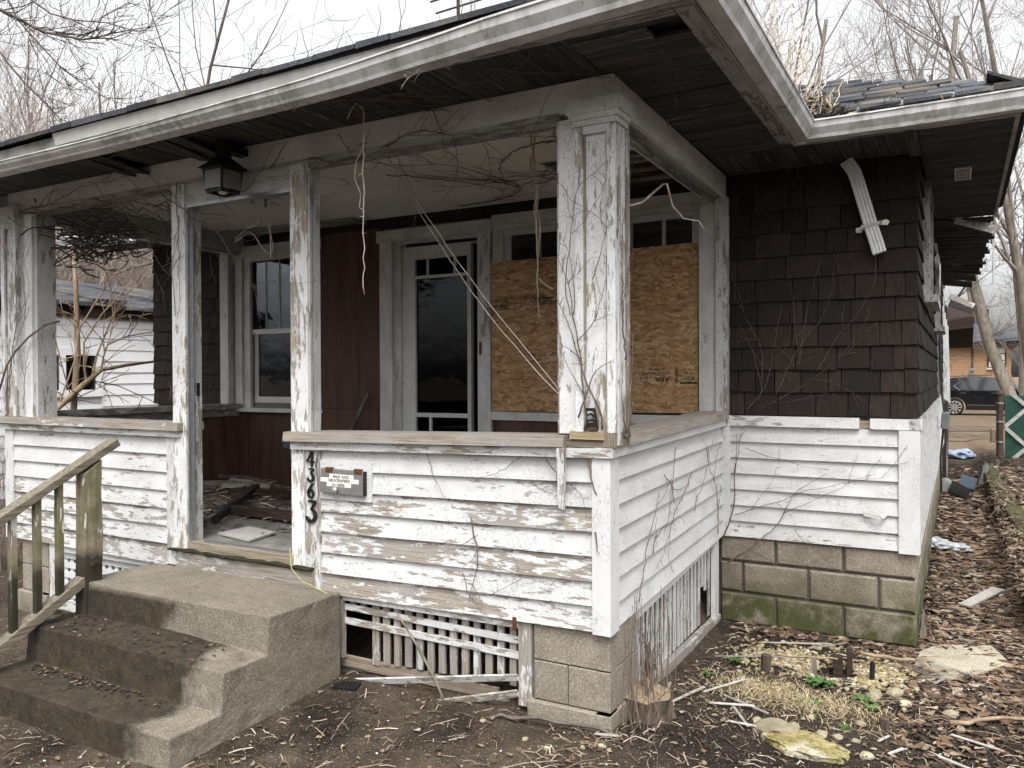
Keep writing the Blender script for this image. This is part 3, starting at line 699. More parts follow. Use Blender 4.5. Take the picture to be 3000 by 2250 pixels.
obj('moulding', MB().box(-4.585, -4.50, .13, D-.01, 2.768, 2.79), PY, bm3, (.4, .9, .7))
hd = obj('door_header', S_(FRONT, -2.71, -1.745, -.09, -.006, 2.664, 2.785), PX, H, (.22, .6, .92))
obj('header_strip', S_(FRONT, -2.70, -1.85, -.06, -.002, 2.645, 2.664), 'aluminium', hd)

CB = PT+.115
def column(x0, x1, strip0, strip1, z0, z1, name, strip_first):
    """square panelled column: a set-back jamb strip on the inner side and a raised, panelled casing"""
    c = obj('column', S_(FRONT, x0, x1, -.13, .0, z0, z1), PZ, H, (.40, .2, 1.2))
    p0, p1 = x0+.036, x1-.036; pz0, pz1 = z0+.02, z1-.115
    for u, v in ((x0-.002, p0), (p1, x1+.002)): obj('casing_stile', S_(FRONT, u, v, .0, .018, z0, z1-.08), PZ, c, (.44, .2, 1.2))
    obj('casing_rail', S_(FRONT, p0, p1, .0, .0178, pz1, z1-.08), PX, c, (.2, .2, 1.03))
    obj('panel_moulding', S_(FRONT, p0, p0+.008, .0, .010, pz0, pz1), PZ, c, (.55, .3, 1)); obj('panel_moulding', S_(FRONT, p1-.008, p1, .0, .010, pz0, pz1), PZ, c, (.55, .3, 1))
    obj('capital', S_(FRONT, x0-.012, x1+.012, -.12, .028, z1-.08, z1-.055), PX, c, (.25, .3, 1.02))
    obj('capital', S_(FRONT, x0-.022, x1+.022, -.12, .036, z1-.055, z1-.03, d1top=.042), PX, c, (.3, .3, 1.02))
    obj('capital', S_(FRONT, x0-.034, x1+.034, -.12, .046, z1-.03, z1+.03), PX, c, (.35, .35, 1))
    obj('jamb_strip', S_(FRONT, strip0, strip1, -.10, -.006, z0-.01, z1-.03), PZ, c, (.36, .25, 1.18))
    return c
cr_ = column(-.148, .037, -.240, -.149, CB-.005, 2.803, 'r', True)
obj('side_casing', S_(Fr((.037,0,0), (0,1,0), (1,0,0)), .006, .028, .0, .010, CB-.06, 2.72), PZ, cr_, (.5, .3, 1)); obj('side_casing', S_(Fr((.037,0,0), (0,1,0), (1,0,0)), .105, .132, .0, .012, CB-.03, 2.72), PZ, cr_, (.55, .3, .98))
obj('base_block', S_(FRONT, -.02, .0362, -.128, .0165, PT+.046, CB-.006), 'bare_wood_z', cr_)
obj('jamb_strip', S_(FRONT, -.253, -.2405, -.10, -.016, CB-.02, 2.77), PZ, cr_, (.5, .3, .9))
cl_ = column(-4.615, -4.44, -4.372, -4.285, PT+.092, 2.803, 'l', False)
obj('jamb_strip', S_(FRONT, -4.439, -4.373, -.10, -.020, PT+.085, 2.79), PZ, cl_, (.35, .35, .95))
obj('jamb_strip', S_(FRONT, -4.2845, -4.258, -.16, -.026, PT+.085, 2.77), PZ, cl_, (.3, .5, .95))
def post(x0, x1, z0, z1, track, amt):
    c = obj('porch_post', S_(FRONT, x0, x1, -.09, .002, z0, z1), PZ, H, (amt, .2, 1.15))
    f = Fr((x1,0,0), (0,1,0), (1,0,0))
    if track:
        obj('metal_track', S_(f, .008, .034, .0, .012, .60, 2.66), 'aluminium', c); obj('metal_track', S_(f, .036, .044, .0, .022, .60, 2.66), 'aluminium', c)
        obj('jamb_strip', S_(f, .05, .11, -.02, .006, .62, 2.70), PZ, c, (.45, .6, .85)); obj('strike_plate', S_(f, .070, .092, .006, .009, 1.52, 1.60), 'black_iron', c)
    else:
        obj('jamb_strip', S_(f, .006, .022, .0, .012, PT+.05, 2.76), PZ, c, (.4, .5, .95)); obj('jamb_strip', S_(f, .034, .09, .0, .008, PT+.05, 2.76), PZ, c, (.3, .6, .92))
    return c
post(-2.825, -2.709, .55, 2.80, True, .42); post(-1.861, -1.737, .56, 2.80, False, .46)
obj('metal_track', S_(Fr((-1.861,0,0), (0,1,0), (-1,0,0)), .02, .05, .0, .014, .62, 2.66), 'aluminium', H)
# engaged posts against the house wall
bp1 = obj('porch_post', S_(MAIN, -.178, -.060, -.02, .06, PT+.1, 2.80), PZ, H, (.22, .6, .92)); obj('jamb_strip', S_(MAIN, -.060, -.022, -.02, .085, PT+.1, 2.81), PZ, bp1, (.45, .5, .92)); obj('jamb_strip', S_(MAIN, -.022, .012, -.02, .05, PT+.1, 2.80), PZ, bp1, (.5, .6, .85))
bp2 = obj('porch_post', S_(MAIN, -4.74, -4.64, -.02, .05, PT+.1, 2.80), PZ, H, (.25, .6, .9)); obj('jamb_strip', S_(MAIN, -4.64, -4.60, -.02, .08, PT+.1, 2.80), PZ, bp2, (.3, .6, .9)); 

# ------------------------------------------------------------------ porch back wall: plywood, window, door, boarded window
def ply(x0, x1, z0, z1): obj('wall_panel', S_(MAIN, x0+.002, x1-.002, -.03, .004, z0+.002, z1-.002), 'brown_plywood', front_wall)
ply(-4.60, -4.57, .64, 2.94); ply(-3.53, -2.875, 1.36, 2.94); ply(-4.60, -3.9, .64, 1.32); ply(-3.9, -3.53, .64, 1.32); ply(-3.53, -2.875, .64, 1.36); ply(-1.80, -.9, .64, 1.30); ply(-.9, -.02, .64, 1.30)
obj('frieze_board', S_(MAIN, -4.6, -.02, -.03, .012, 2.865, 2.943), 'shingle_wood', front_wall)
for k in range(5): obj('batten', S_(MAIN, -4.58+k*.05, -4.57+k*.05, .003, .009, .66, 1.30), 'brown_plywood', front_wall)
def casing(par, rects, col=(.16, .7, .9)):
    for (x0, x1, z0, z1, d) in rects: obj('casing', S_(MAIN, x0, x1, -.03 if d > -.02 else -.09, d, z0, z1), PZ if (z1-z0) > (x1-x0) else PX, par, col)
# window left of the door: two double-hung sashes
w1 = obj('window', S_(MAIN, -4.40, -3.64, -.045, -.042, 2.06, 2.70), 'window_glass', H, label='double-hung window in the porch back wall')
obj('pane', S_(MAIN, -4.37, -3.64, -.065, -.062, 1.44, 2.06), 'window_glass', w1)
casing(w1, [(-4.572, -4.482, 1.33, 2.80, .022), (-3.66, -3.56, 1.33, 2.80, .022), (-4.60, -3.52, 2.735, 2.84, .03), (-4.482, -4.40, 1.34, 2.735, .0), (-4.482, -3.62, 2.70, 2.734, .004)])
casing(w1, [(-4.40, -4.355, 1.40, 2.06, -.055), (-4.40, -3.66, 2.03, 2.075, -.030), (-4.40, -3.66, 1.385, 1.455, -.05), (-3.70, -3.66, 1.40, 2.06, -.055)], (.12, .3, 1))
for k in range(1, 4): obj('muntin', S_(MAIN, -4.40+k*.168-.007, -4.40+k*.168+.007, -.050, -.038, 2.075, 2.70), PZ, w1, (.1, .8, .6))
obj('sill', S_(MAIN, -4.60, -3.52, -.02, .07, 1.318, 1.352), PX, w1, (.2, .5, .92))
# door
dr = obj('door', S_(MAIN, -2.677, -2.55, -.07, -.03, .66, 2.68), PZ, H, (.06, .35, .95), label='half-glazed white front door left ajar')
for r_ in ((-2.55, -2.048, 2.586, 2.68), (-2.55, -2.048, 2.428, 2.452), (-2.55, -2.048, 1.305, 1.339), (-2.55, -2.048, .66, 1.16)): obj('rail', S_(MAIN, r_[0], r_[1], -.07, -.032, r_[2], r_[3]), PX, dr, (.06, .4, .9))
obj('stile', S_(MAIN, -2.048, -2.014, -.07, -.03, .66, 2.68), PZ, dr, (.1, .5, .8))
for x_ in (-2.432, -2.17): obj('muntin', S_(MAIN, x_-.009, x_+.009, -.06, -.036, 2.452, 2.586), PZ, dr, (.06, .5, .85))
obj('muntin', S_(MAIN, -2.42, -2.40, -.06, -.036, 1.16, 1.305), PZ, dr, (.1, .5, .85))
for a_, b_ in ((1.339, 2.428), (2.452, 2.586), (1.16, 1.305)): obj('pane', S_(MAIN, -2.55, -2.048, -.056, -.053, a_, b_), 'dimmed_door_glass', dr)
df = obj('door_frame', S_(MAIN, -2.872, -2.747, -.03, .024, .65, 2.74), PZ, H, (.24, .65, .92))
casing(df, [(-2.747, -2.677, .65, 2.74, -.006), (-2.90, -1.79, 2.742, 2.836, .03), (-2.677, -1.921, 2.715, 2.741, -.004), (-2.677, -1.921, 2.68, 2.690, -.02)])
for x_ in (-2.677, -2.30, -1.95): obj('muntin', S_(MAIN, x_, x_+.03, -.05, -.03, 2.690, 2.715), PZ, df, (.1, .6, .85))
obj('casing', S_(MAIN, -1.921, -1.806, -.03, .024, .65, 2.742), PZ, df, (.30, .6, .92)); obj('strike_plate', S_(MAIN, -1.905, -1.885, .024, .028, 1.80, 1.90), 'rust', df)
# boarded window: frame, upper lites
w2 = obj('window', S_(MAIN, -1.645, -.20, -.035, -.032, 2.40, 2.69), 'window_glass', H, label='row of dark upper lites above the boarded opening')
casing(w2, [(-1.79, -1.70, 1.34, 2.745, .012), (-1.70, -1.645, 1.34, 2.70, -.008), (-1.79, -.165, 2.785, 2.862, .026), (-1.79, -.165, 2.745, 2.784, .012), (-1.70, -.19, 2.70, 2.744, -.006), (-.24, -.182, 1.34, 2.70, .0), (-1.80, -.165, 1.30, 1.362, .03)])
for x_ in (-1.405, -1.165, -.925, -.685, -.445): obj('muntin', S_(MAIN, x_-.012, x_+.012, -.04, -.02, 2.40, 2.70), PZ, w2, (.25, .8, .6))
# ------------------------------------------------------------------ eaves: soffit boards, fascia, gutters, roof
ZS = 2.940; XF, YF, XR, YM = .53, -.52, 1.60, 1.49      # fascia lines: porch right, porch front, house right, house front
PLE, HLE = -5.15, -6.25
mb = MB(); mb.box(PLE, -.01, YF+.02, -.012, 2.975, 2.985); mb.box(-.01, XF-.02, YF+.02, 1.6, 2.9751, 2.9851)
mb.box(-.2, W, YM+.02, D+.02, 2.9752, 2.9852); mb.box(W, XR-.02, YM+.02, 4.35, 2.9753, 2.9853); mb.box(HLE, PLE, YM+.02, D+.02, 2.9754, 2.9854); mb.box(PLE, PL-.03, YF+.02, 2.05, 2.9755, 2.9855)
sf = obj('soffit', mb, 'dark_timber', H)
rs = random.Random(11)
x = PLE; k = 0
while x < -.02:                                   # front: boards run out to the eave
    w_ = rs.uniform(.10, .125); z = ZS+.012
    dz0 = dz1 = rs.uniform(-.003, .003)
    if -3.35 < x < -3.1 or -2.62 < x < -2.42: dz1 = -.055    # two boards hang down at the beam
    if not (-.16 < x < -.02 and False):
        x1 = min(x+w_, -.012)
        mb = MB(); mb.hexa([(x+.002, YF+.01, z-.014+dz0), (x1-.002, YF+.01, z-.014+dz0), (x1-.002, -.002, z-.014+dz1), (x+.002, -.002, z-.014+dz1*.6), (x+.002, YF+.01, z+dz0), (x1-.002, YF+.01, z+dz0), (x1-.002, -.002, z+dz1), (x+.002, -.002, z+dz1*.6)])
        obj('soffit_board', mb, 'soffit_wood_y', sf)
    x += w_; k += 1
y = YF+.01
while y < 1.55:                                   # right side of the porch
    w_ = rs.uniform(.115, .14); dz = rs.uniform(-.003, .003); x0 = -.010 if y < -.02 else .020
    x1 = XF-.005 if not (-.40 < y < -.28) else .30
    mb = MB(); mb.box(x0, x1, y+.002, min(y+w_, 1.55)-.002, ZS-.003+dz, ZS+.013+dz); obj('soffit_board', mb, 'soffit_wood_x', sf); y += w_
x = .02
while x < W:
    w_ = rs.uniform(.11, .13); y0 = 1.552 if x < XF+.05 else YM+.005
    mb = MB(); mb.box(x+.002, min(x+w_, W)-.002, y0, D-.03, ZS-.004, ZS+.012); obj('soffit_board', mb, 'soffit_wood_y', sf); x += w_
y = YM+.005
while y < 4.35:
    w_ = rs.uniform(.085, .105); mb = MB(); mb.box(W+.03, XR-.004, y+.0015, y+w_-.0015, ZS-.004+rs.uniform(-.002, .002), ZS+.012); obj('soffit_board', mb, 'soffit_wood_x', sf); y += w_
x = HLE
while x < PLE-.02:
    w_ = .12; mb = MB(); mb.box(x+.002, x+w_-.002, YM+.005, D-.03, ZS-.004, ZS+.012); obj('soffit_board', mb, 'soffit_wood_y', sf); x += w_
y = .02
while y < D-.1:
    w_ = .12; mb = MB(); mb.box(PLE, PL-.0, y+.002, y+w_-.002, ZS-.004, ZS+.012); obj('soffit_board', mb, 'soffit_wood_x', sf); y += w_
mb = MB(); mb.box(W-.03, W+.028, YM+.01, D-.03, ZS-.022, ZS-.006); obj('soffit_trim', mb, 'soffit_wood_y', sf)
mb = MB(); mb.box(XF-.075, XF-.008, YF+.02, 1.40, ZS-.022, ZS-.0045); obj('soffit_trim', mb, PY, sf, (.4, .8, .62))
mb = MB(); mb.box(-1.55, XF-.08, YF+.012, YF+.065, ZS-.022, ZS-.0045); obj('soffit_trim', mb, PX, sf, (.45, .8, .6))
# sagging, broken soffit further along the house side
y = 4.40
for k in range(20):
    t = k/19; z = 2.93-.30*t**1.25; x1 = XR-.02-.22*max(0, t-.45)+rs.uniform(-.03, .03)
    mb = MB(); mb.hexa([(W+.03+.05*t, y, z-.01), (x1, y, z-.02-.03*t), (x1, y+.115, z-.028-.03*t), (W+.03+.05*t, y+.115, z-.018), (W+.03+.05*t, y, z+.004), (x1, y, z-.006-.03*t), (x1, y+.115, z-.014-.03*t), (W+.03+.05*t, y+.115, z-.004)])
    obj('soffit_board', mb, 'soffit_wood_x', sf); y += .12
mb = MB(); mb.beam((1.30, 4.37, 2.925), (1.60, 4.60, 2.84), .018, .075); obj('broken_fascia', mb, PX, sf, (.5, .5, 1))
mb = MB(); mb.beam((1.625, 5.9, 3.00), (1.63, 5.95, 2.52), .018, .085, (0, 1, 0)); obj('broken_fascia', mb, PZ, sf, (.3, .3, 1))
# soffit vent
vx0, vx1, vy0, vy1 = 1.305, 1.40, 2.55, 2.91
mb = MB(); mb.box(vx0, vx1, vy0, vy1, ZS-.012, ZS-.0045); vt = obj('soffit_vent', mb, 'white_metal', H)
for j in range(3):
    for k in range(7):
        mb = MB(); yy = vy0+.03+.108*j; xx = vx0+.010+.0112*k; mb.box(xx, xx+.006, yy, yy+.085, ZS-.0135, ZS-.0118); obj('louvre', mb, 'black_dark', vt)

# fascia boards (front one dips to the left)
def zdip(x): return -.050*max(0, min(1, (-x+.3)/4.0))
def fascia(mbx, nm='fascia'): return obj(nm, mbx, 'fascia_paint', H)
mb = MB(); mb.hexa([(PLE, YF, 2.915+zdip(PLE)), (XF, YF, 2.925), (XF, YF+.022, 2.925), (PLE, YF+.022, 2.915+zdip(PLE)), (PLE, YF, 3.03+zdip(PLE)), (XF, YF, 3.034), (XF, YF+.022, 3.034), (PLE, YF+.022, 3.03+zdip(PLE))]); fascia(mb)
mb = MB(); mb.box(XF-.022, XF-.0005, YF+.023, YM-.03, 2.925, 3.055); fascia(mb)
mb = MB(); mb.box(XF-.021, XR, YM, YM+.022, 2.925, 3.055); fascia(mb)
mb = MB(); mb.box(XR-.022, XR-.0005, YM+.023, 4.45, 2.925, 3.05); fascia(mb)
mb = MB(); mb.box(HLE, PLE, YM, YM+.022, 2.925, 3.055); fascia(mb)
mb = MB(); mb.box(PLE, PLE+.02, YF+.03, YM, 2.90, 3.03); fascia(mb)

PROF = [(.0, .0), (.068, .0), (.074, .018), (.098, .052), (.103, .080), (.110, .084), (.110, .092), (.098, .092), (.094, .083), (.067, .010), (.004, .010), (.004, .09), (.0, .09)]
def gutter(a, b, out, dz=0, name='gutter', label=None):
    """K-style gutter: profile (out, up) swept from a to b"""
    a = Vector(a); b = Vector(b); o = Vector(out); mb = MB(); n = 14
    vs = []
    for i in range(n+1):
        t = i/n; c = a.lerp(b, t)+Vector((0, 0, dz*math.sin(math.pi*t)))
        for (u, v) in PROF: vs.append(c+o*(u+rs.uniform(-.0015, .0015))+Vector((0, 0, v)))
    m = len(PROF)
    fs = [(i*m+k, i*m+(k+1) % m, (i+1)*m+(k+1) % m, (i+1)*m+k) for i in range(n) for k in range(m)]
    fs += [tuple(range(m-1, -1, -1)), tuple(n*m+k for k in range(m))]
    mb.add(vs, fs); return obj(name, mb, 'gutter_aluminium', H, label=label)
def interp(tb, x):
    for (a, va), (b, vb) in zip(tb[:-1], tb[1:]):
        if x <= b: return va+(vb-va)*max(0, (x-a)/(b-a))
    return tb[-1][1]
GB = [(-5.2, 2.832), (-3.8, 2.834), (-2.6, 2.838), (-1.06, 2.862), (-.23, 2.905), (.37, 2.932), (.64, 2.934)]; GH = [(-5.2, .045), (-2.6, .045), (-1.06, .070), (-.23, .088), (.64, .092)]
mb = MB(); n = 26; vs = []; m = len(PROF)
for i in range(n+1):
    x = -5.2+(XF+.11+5.2)*i/n; k_ = interp(GH, x)/.092
    for (u, v) in PROF: vs.append((x, YF-.003-u*(1.0 if k_ > .7 else 1.0+.12*(1-k_)), interp(GB, x)+v*k_+rs.uniform(-.0015, .0015)))
mb.add(vs, [(i*m+k, i*m+(k+1) % m, (i+1)*m+(k+1) % m, (i+1)*m+k) for i in range(n) for k in range(m)]+[tuple(range(m-1, -1, -1)), tuple(n*m+k for k in range(m))]); obj('gutter', mb, 'gutter_aluminium', H, label='long sagging front gutter, stained white')
gutter((XF+.003, YF-.11, 2.931), (XF+.003, YM-.02, 2.931), (1, 0, 0), 0)
gutter((XF+.05, YM-.003, 2.931), (XR+.06, YM-.003, 2.936), (0, -1, 0), -.004)
gutter((HLE, YM-.003, 2.90), (PLE-.05, YM-.003, 2.86), (0, -1, 0), -.01)
for x in (-4.1, -3.2, -2.2, -1.1):
    mb = MB(); mb.box(x, x+.02, YF-.09, YF, interp(GB, x)+.03, interp(GB, x)+.034); obj('gutter_strap', mb, 'white_metal', H)
# bright drip-edge flashing bent over the front eave
mb = MB(); n = 10
for i in range(n):
    xa = -3.12+i*.36; xb = xa+.36
    if xb > XF+.02: xb = XF+.02
    za, zb_ = zdip(xa), zdip(xb)
    mb.hexa([(xa, YF-.012, 2.985+za), (xb, YF-.012, 2.985+zb_), (xb, YF-.008, 2.985+zb_), (xa, YF-.008, 2.985+za), (xa, YF-.030, 3.046+za), (xb, YF-.030, 3.046+zb_), (xb, YF-.024, 3.046+zb_), (xa, YF-.024, 3.046+za)])
obj('drip_edge', mb, 'white_metal', H)
mb = MB(); mb.box(XF+.03, XR+.01, YM-.016, YM-.008, 3.02, 3.085); obj('drip_edge', mb, 'white_metal', H)

# roof planes
SP, SM = .46, .50; ZR = 3.045
roof = MB()
def plane(pts, th=.02):
    roof.add([Vector(p) for p in pts]+[Vector(p)-Vector((0, 0, th)) for p in pts], [tuple(range(len(pts))), tuple(range(2*len(pts)-1, len(pts)-1, -1))]+[(i, (i+1) % len(pts), len(pts)+(i+1) % len(pts), len(pts)+i) for i in range(len(pts))])
e0, e1 = PLE-.04, XF+.04; yf = YF-.04; half = (e1-e0)/2; zt_ = ZR+SP*half
plane([(e0, yf, ZR-.04), (e1, yf, ZR), (e1-half, yf+half, zt_)]); plane([(e1, yf, ZR), (e1, 4.5, ZR), (e1-half, 4.5, zt_), (e1-half, yf+half, zt_)]); plane([(e0, 4.5, ZR-.04), (e0, yf, ZR-.04), (e1-half, yf+half, zt_), (e1-half, 4.5, zt_)])
m0, m1 = HLE-.04, XR+.04; ym = YM-.04; hm = (m1-m0)/2; zm = ZR+SM*hm
plane([(m0, ym, ZR), (m1, ym, ZR), (m1-hm, ym+hm, zm)]); plane([(m1, ym, ZR), (m1, 4.6, ZR), (m1-.55, 6.6, ZR+SM*.55), (m1-.55, 13.8, ZR+SM*.55), (m1-hm, 13.8, zm), (m1-hm, ym+hm, zm)]); plane([(m0, 13.8, ZR), (m0, ym, ZR), (m1-hm, ym+hm, zm), (m1-hm, 13.8, zm)])
rf = obj('roof', roof, 'roof_dark', H)
# eave shingle edges along the porch front and the weathered courses of the main roof slope
x = e0
while x < e1-.05:
    w_ = rs.uniform(.18, .34); za, zb_ = zdip(x), zdip(min(x+w_, e1)); up = rs.uniform(.0, .012)
    mb = MB(); xb = min(x+w_-.006, e1)
    mb.hexa([(x, yf-.02, ZR-.005+za), (xb, yf-.02, ZR-.005+zb_+rs.uniform(-.003, .006)), (xb, yf+.2, ZR+.2*SP+zb_), (x, yf+.2, ZR+.2*SP+za), (x, yf-.02, ZR+.018+za+up), (xb, yf-.02, ZR+.016+zb_+up), (xb, yf+.2, ZR+.2*SP+.016+zb_), (x, yf+.2, ZR+.2*SP+.016+za)])
    obj('roof_shingle', mb, 'roof_asphalt', rf); x += w_
for c in range(9):
    yy = ym-.015+c*.125; x = XF-.35+c*.02
    lim = m1+.012-max(0, (yy-ym))
    while x < lim-.03:
        w_ = rs.uniform(.15, .26); xb = min(x+w_-.005, lim); cu = rs.uniform(.004, .022); z0_ = ZR+SM*max(0, yy-ym); 
        mb = MB(); mb.hexa([(x, yy, z0_+.004+rs.uniform(0, cu)), (xb, yy+rs.uniform(-.012, .012), z0_+.004+rs.uniform(0, cu)), (xb-.02, yy+.19, z0_+SM*.19), (x, yy+.19, z0_+SM*.19), (x, yy, z0_+.018+cu), (xb, yy, z0_+.018+rs.uniform(0, cu)), (xb-.02, yy+.19, z0_+SM*.19+.010), (x, yy+.19, z0_+SM*.19+.010)])
        obj('roof_shingle', mb, 'roof_asphalt', rf); x += w_
y = ym
while y < 4.5:
    w_ = rs.uniform(.18, .3); mb = MB(); xx = m1+.012
    mb.hexa([(xx, y, ZR-.004), (xx, y+w_-.005, ZR-.004), (xx-.2, y+w_-.005, ZR+.2*SM), (xx-.2, y, ZR+.2*SM), (xx, y, ZR+.02), (xx, y+w_-.005, ZR+.018), (xx-.2, y+w_-.005, ZR+.2*SM+.014), (xx-.2, y, ZR+.2*SM+.014)]); obj('roof_shingle', mb, 'roof_asphalt', rf); y += w_
mb = MB(); mb.tube([(-3.98, 5.0, 4.0), (-3.98, 5.0, 6.6)], .022, 6)
ant = obj('antenna_mast', mb, 'rusty_post', None, label='thin rusty antenna mast rising behind the porch roof', cat='antenna')
for z, l in ((6.45, .5), (6.28, .42), (6.12, .34)):
    mb = MB(); mb.tube([(-3.98-l, 5.02, z), (-3.98+l, 4.98, z)], .012, 5); obj('crossbar', mb, 'rusty_post', ant)

# downspout stub on the shingle wall
pts = [Vector((.735, D-.075, 2.925)), Vector((.775, D-.07, 2.86)), Vector((.795, D-.065, 2.80)), Vector((.87, D-.06, 2.52)), Vector((.90, D-.062, 2.42)), Vector((.918, D-.08, 2.355))]
def ribbed(pts, w, d):
    mb = MB(); ring = []; nr = 9
    for i, p in enumerate(pts):
        t = (pts[min(i+1, len(pts)-1)]-pts[max(0, i-1)]).normalized(); sd = Vector((t.z, 0, -t.x)).normalized()*-1; nn = t.cross(sd)
        r = []
        for k in range(nr): 
            u = -w/2+w*k/(nr-1); r.append(p+sd*u+Vector((0, -1, 0))*(d/2+(.004 if k % 2 else 0)))
        r += [p+sd*(w/2)+Vector((0, 1, 0))*d/2, p-sd*(w/2)+Vector((0, 1, 0))*d/2]
        ring.append(r)
    m = nr+2; vs = [q for r in ring for q in r]
    fs = [(i*m+k, i*m+(k+1) % m, (i+1)*m+(k+1) % m, (i+1)*m+k) for i in range(len(pts)-1) for k in range(m)]; fs.append(tuple(range(m)))
    return mb.add(vs, fs)
ds = obj('downspout', ribbed(pts, .076, .05), 'white_metal', H, label='short white ribbed downspout stub ending in mid-air')
mb = MB(); mb.beam((.824, D-.092, 2.518), (.916, D-.092, 2.535), .004, .018); mb.beam((.816, D-.055, 2.512), (.820, D-.09, 2.517), .006, .026); mb.beam((.922, D-.055, 2.538), (.918, D-.09, 2.535), .006, .026); obj('strap', mb, 'mail_metal', ds)
for xx, zz in ((.802, 2.508), (.945, 2.542)): mb = MB(); mb.prism([(xx-.02, zz-.012), (xx+.012, zz-.016), (xx+.024, zz+.006), (xx+.006, zz+.02), (xx-.02, zz+.014)], 'xz', D-.034, D-.028); obj('strap_ear', mb, 'label_paper', ds)
mb = MB(); mb.beam((.826, D-.03, .79), (.925, D-.055, .775), .006, .028); mb.beam((.925, D-.055, .775), (.95, D-.03, .80), .006, .026); obj('empty_strap', mb, 'white_metal', H)
mb = MB(); 
rs2 = random.Random(3)
for k in range(420):       # leaf and twig mat filling the valley gutter
    x = XF+.02+abs(rs2.gauss(0, .22)); y = YM-.05+rs2.uniform(-.03, .16); z = 3.02+.16*math.exp(-((x-XF)/.22)**2)*rs2.random()+max(0, y-YM)*.5
    d = Vector((rs2.uniform(-1, 1), rs2.uniform(-1, 1), rs2.uniform(-.3, .5))).normalized()*rs2.uniform(.02, .07); p = Vector((x, y, z)); q = p+d+Vector((0, 0, rs2.uniform(-.015, .015)))
    mb.tube([p, (p+q)/2+Vector((rs2.uniform(-.01, .01),)*3), q], rs2.choice([.0015, .002, .004, .007]), 3, rs2.random())
obj('gutter_debris', mb, 'gutter_debris_mat', kind='stuff', label='twigs and rotted leaves heaped in the roof valley gutter', cat='debris')
# ------------------------------------------------------------------ concrete steps
def rough_solid(mb, bev, jit, cuts, seed, sc=6):
    me = bpy.data.meshes.new('tmp'); me.from_pydata(mb.v, [], mb.f); bm = bmesh.new(); bm.from_mesh(me)
    bmesh.ops.recalc_face_normals(bm, faces=bm.faces)
    if bev: bmesh.ops.bevel(bm, geom=list(bm.edges), offset=bev, segments=2, affect='EDGES', profile=.6)
    bmesh.ops.triangulate(bm, faces=[f for f in bm.faces if len(f.verts) > 4])
    if cuts:
        for _ in range(cuts):
            ed = [e for e in bm.edges if e.calc_length() > .05]; bmesh.ops.subdivide_edges(bm, edges=ed, cuts=1, use_grid_fill=True)
    bm.normal_update(); o = Vector((seed*3.1, seed*1.7, seed))
    mv = [(v, v.normal*jit*mnoise.noise(v.co*sc+o)+v.normal*jit*.5*mnoise.noise(v.co*sc*3.7+o)) for v in bm.verts]
    for v, d in mv: v.co += d
    bmesh.ops.recalc_face_normals(bm, faces=bm.faces)
    out = MB(); bm.verts.index_update(); out.v = [tuple(v.co) for v in bm.verts]; out.f = [tuple(v.index for v in f.verts) for f in bm.faces]; bm.free(); bpy.data.meshes.remove(me); return out
mb = MB(); mb.prism([(-.016, -.2), (-.016, .50), (-.515, .502), (-.528, .327), (-.785, .325), (-.80, .147), (-1.065, .145), (-1.082, -.2)], 'yz', -2.965, -1.508)
mb.map(lambda p: Vector((p.x-(.02 if p.y < -.5 and p.x < -2 else 0)+(.03 if p.y < -.9 and p.x < -2 else 0), p.y, p.z)))
obj('concrete_steps', rough_solid(mb, .008, .0055, 6, 3.7, 13), 'step_concrete', None, smooth=False, label='stained three-step concrete stoop in front of the porch doorway', cat='steps')

# ------------------------------------------------------------------ wooden handrail
HRT = thing('handrail', (-2.93, -.48, .32), 'weathered mossy wooden handrail along the left of the steps', 'handrail')
mb = MB(); mb.hexa([(-2.955, -.545, .315), (-2.868, -.545, .315), (-2.868, -.435, .315), (-2.955, -.435, .315), (-2.95, -.54, 1.10), (-2.872, -.54, 1.10), (-2.872, -.435, 1.175), (-2.95, -.435, 1.175)])
obj('post', rough_solid(mb, .004, .004, 3, 2.0, 9), 'mossy_wood', HRT)
mb = MB(); mb.beam((-2.91, -.33, 1.265), (-2.91, -1.45, .66), .085, .042); obj('top_rail', rough_solid(mb, .004, .004, 3, 3.0, 9), 'rail_wood', HRT)
mb = MB(); mb.beam((-2.91, -.53, .515), (-2.91, -1.45, .01), .075, .05); obj('bottom_rail', rough_solid(mb, .004, .004, 3, 4.0, 9), 'rail_wood', HRT)
for y in (-.66, -.78, -.905, -1.04, -1.18):
    zt_ = 1.265+(-.33-y)*-.54-.02; zl = .515+(-.53-y)*-.549-.01
    mb = MB(); mb.beam((-2.91, y, zl), (-2.91, y, zt_), .034, .034, (0, 1, 0)); obj('baluster', rough_solid(mb, .003, .003, 3, 5-y, 9), 'mossy_wood', HRT)
for k, (yy, zz) in enumerate(((-.50, .60), (-.475, .61))): mb = MB(); mb.tube([(-2.866, yy, zz), (-2.855, yy, zz)], .012, 8); obj('bolt', mb, 'rusty_post', HRT)

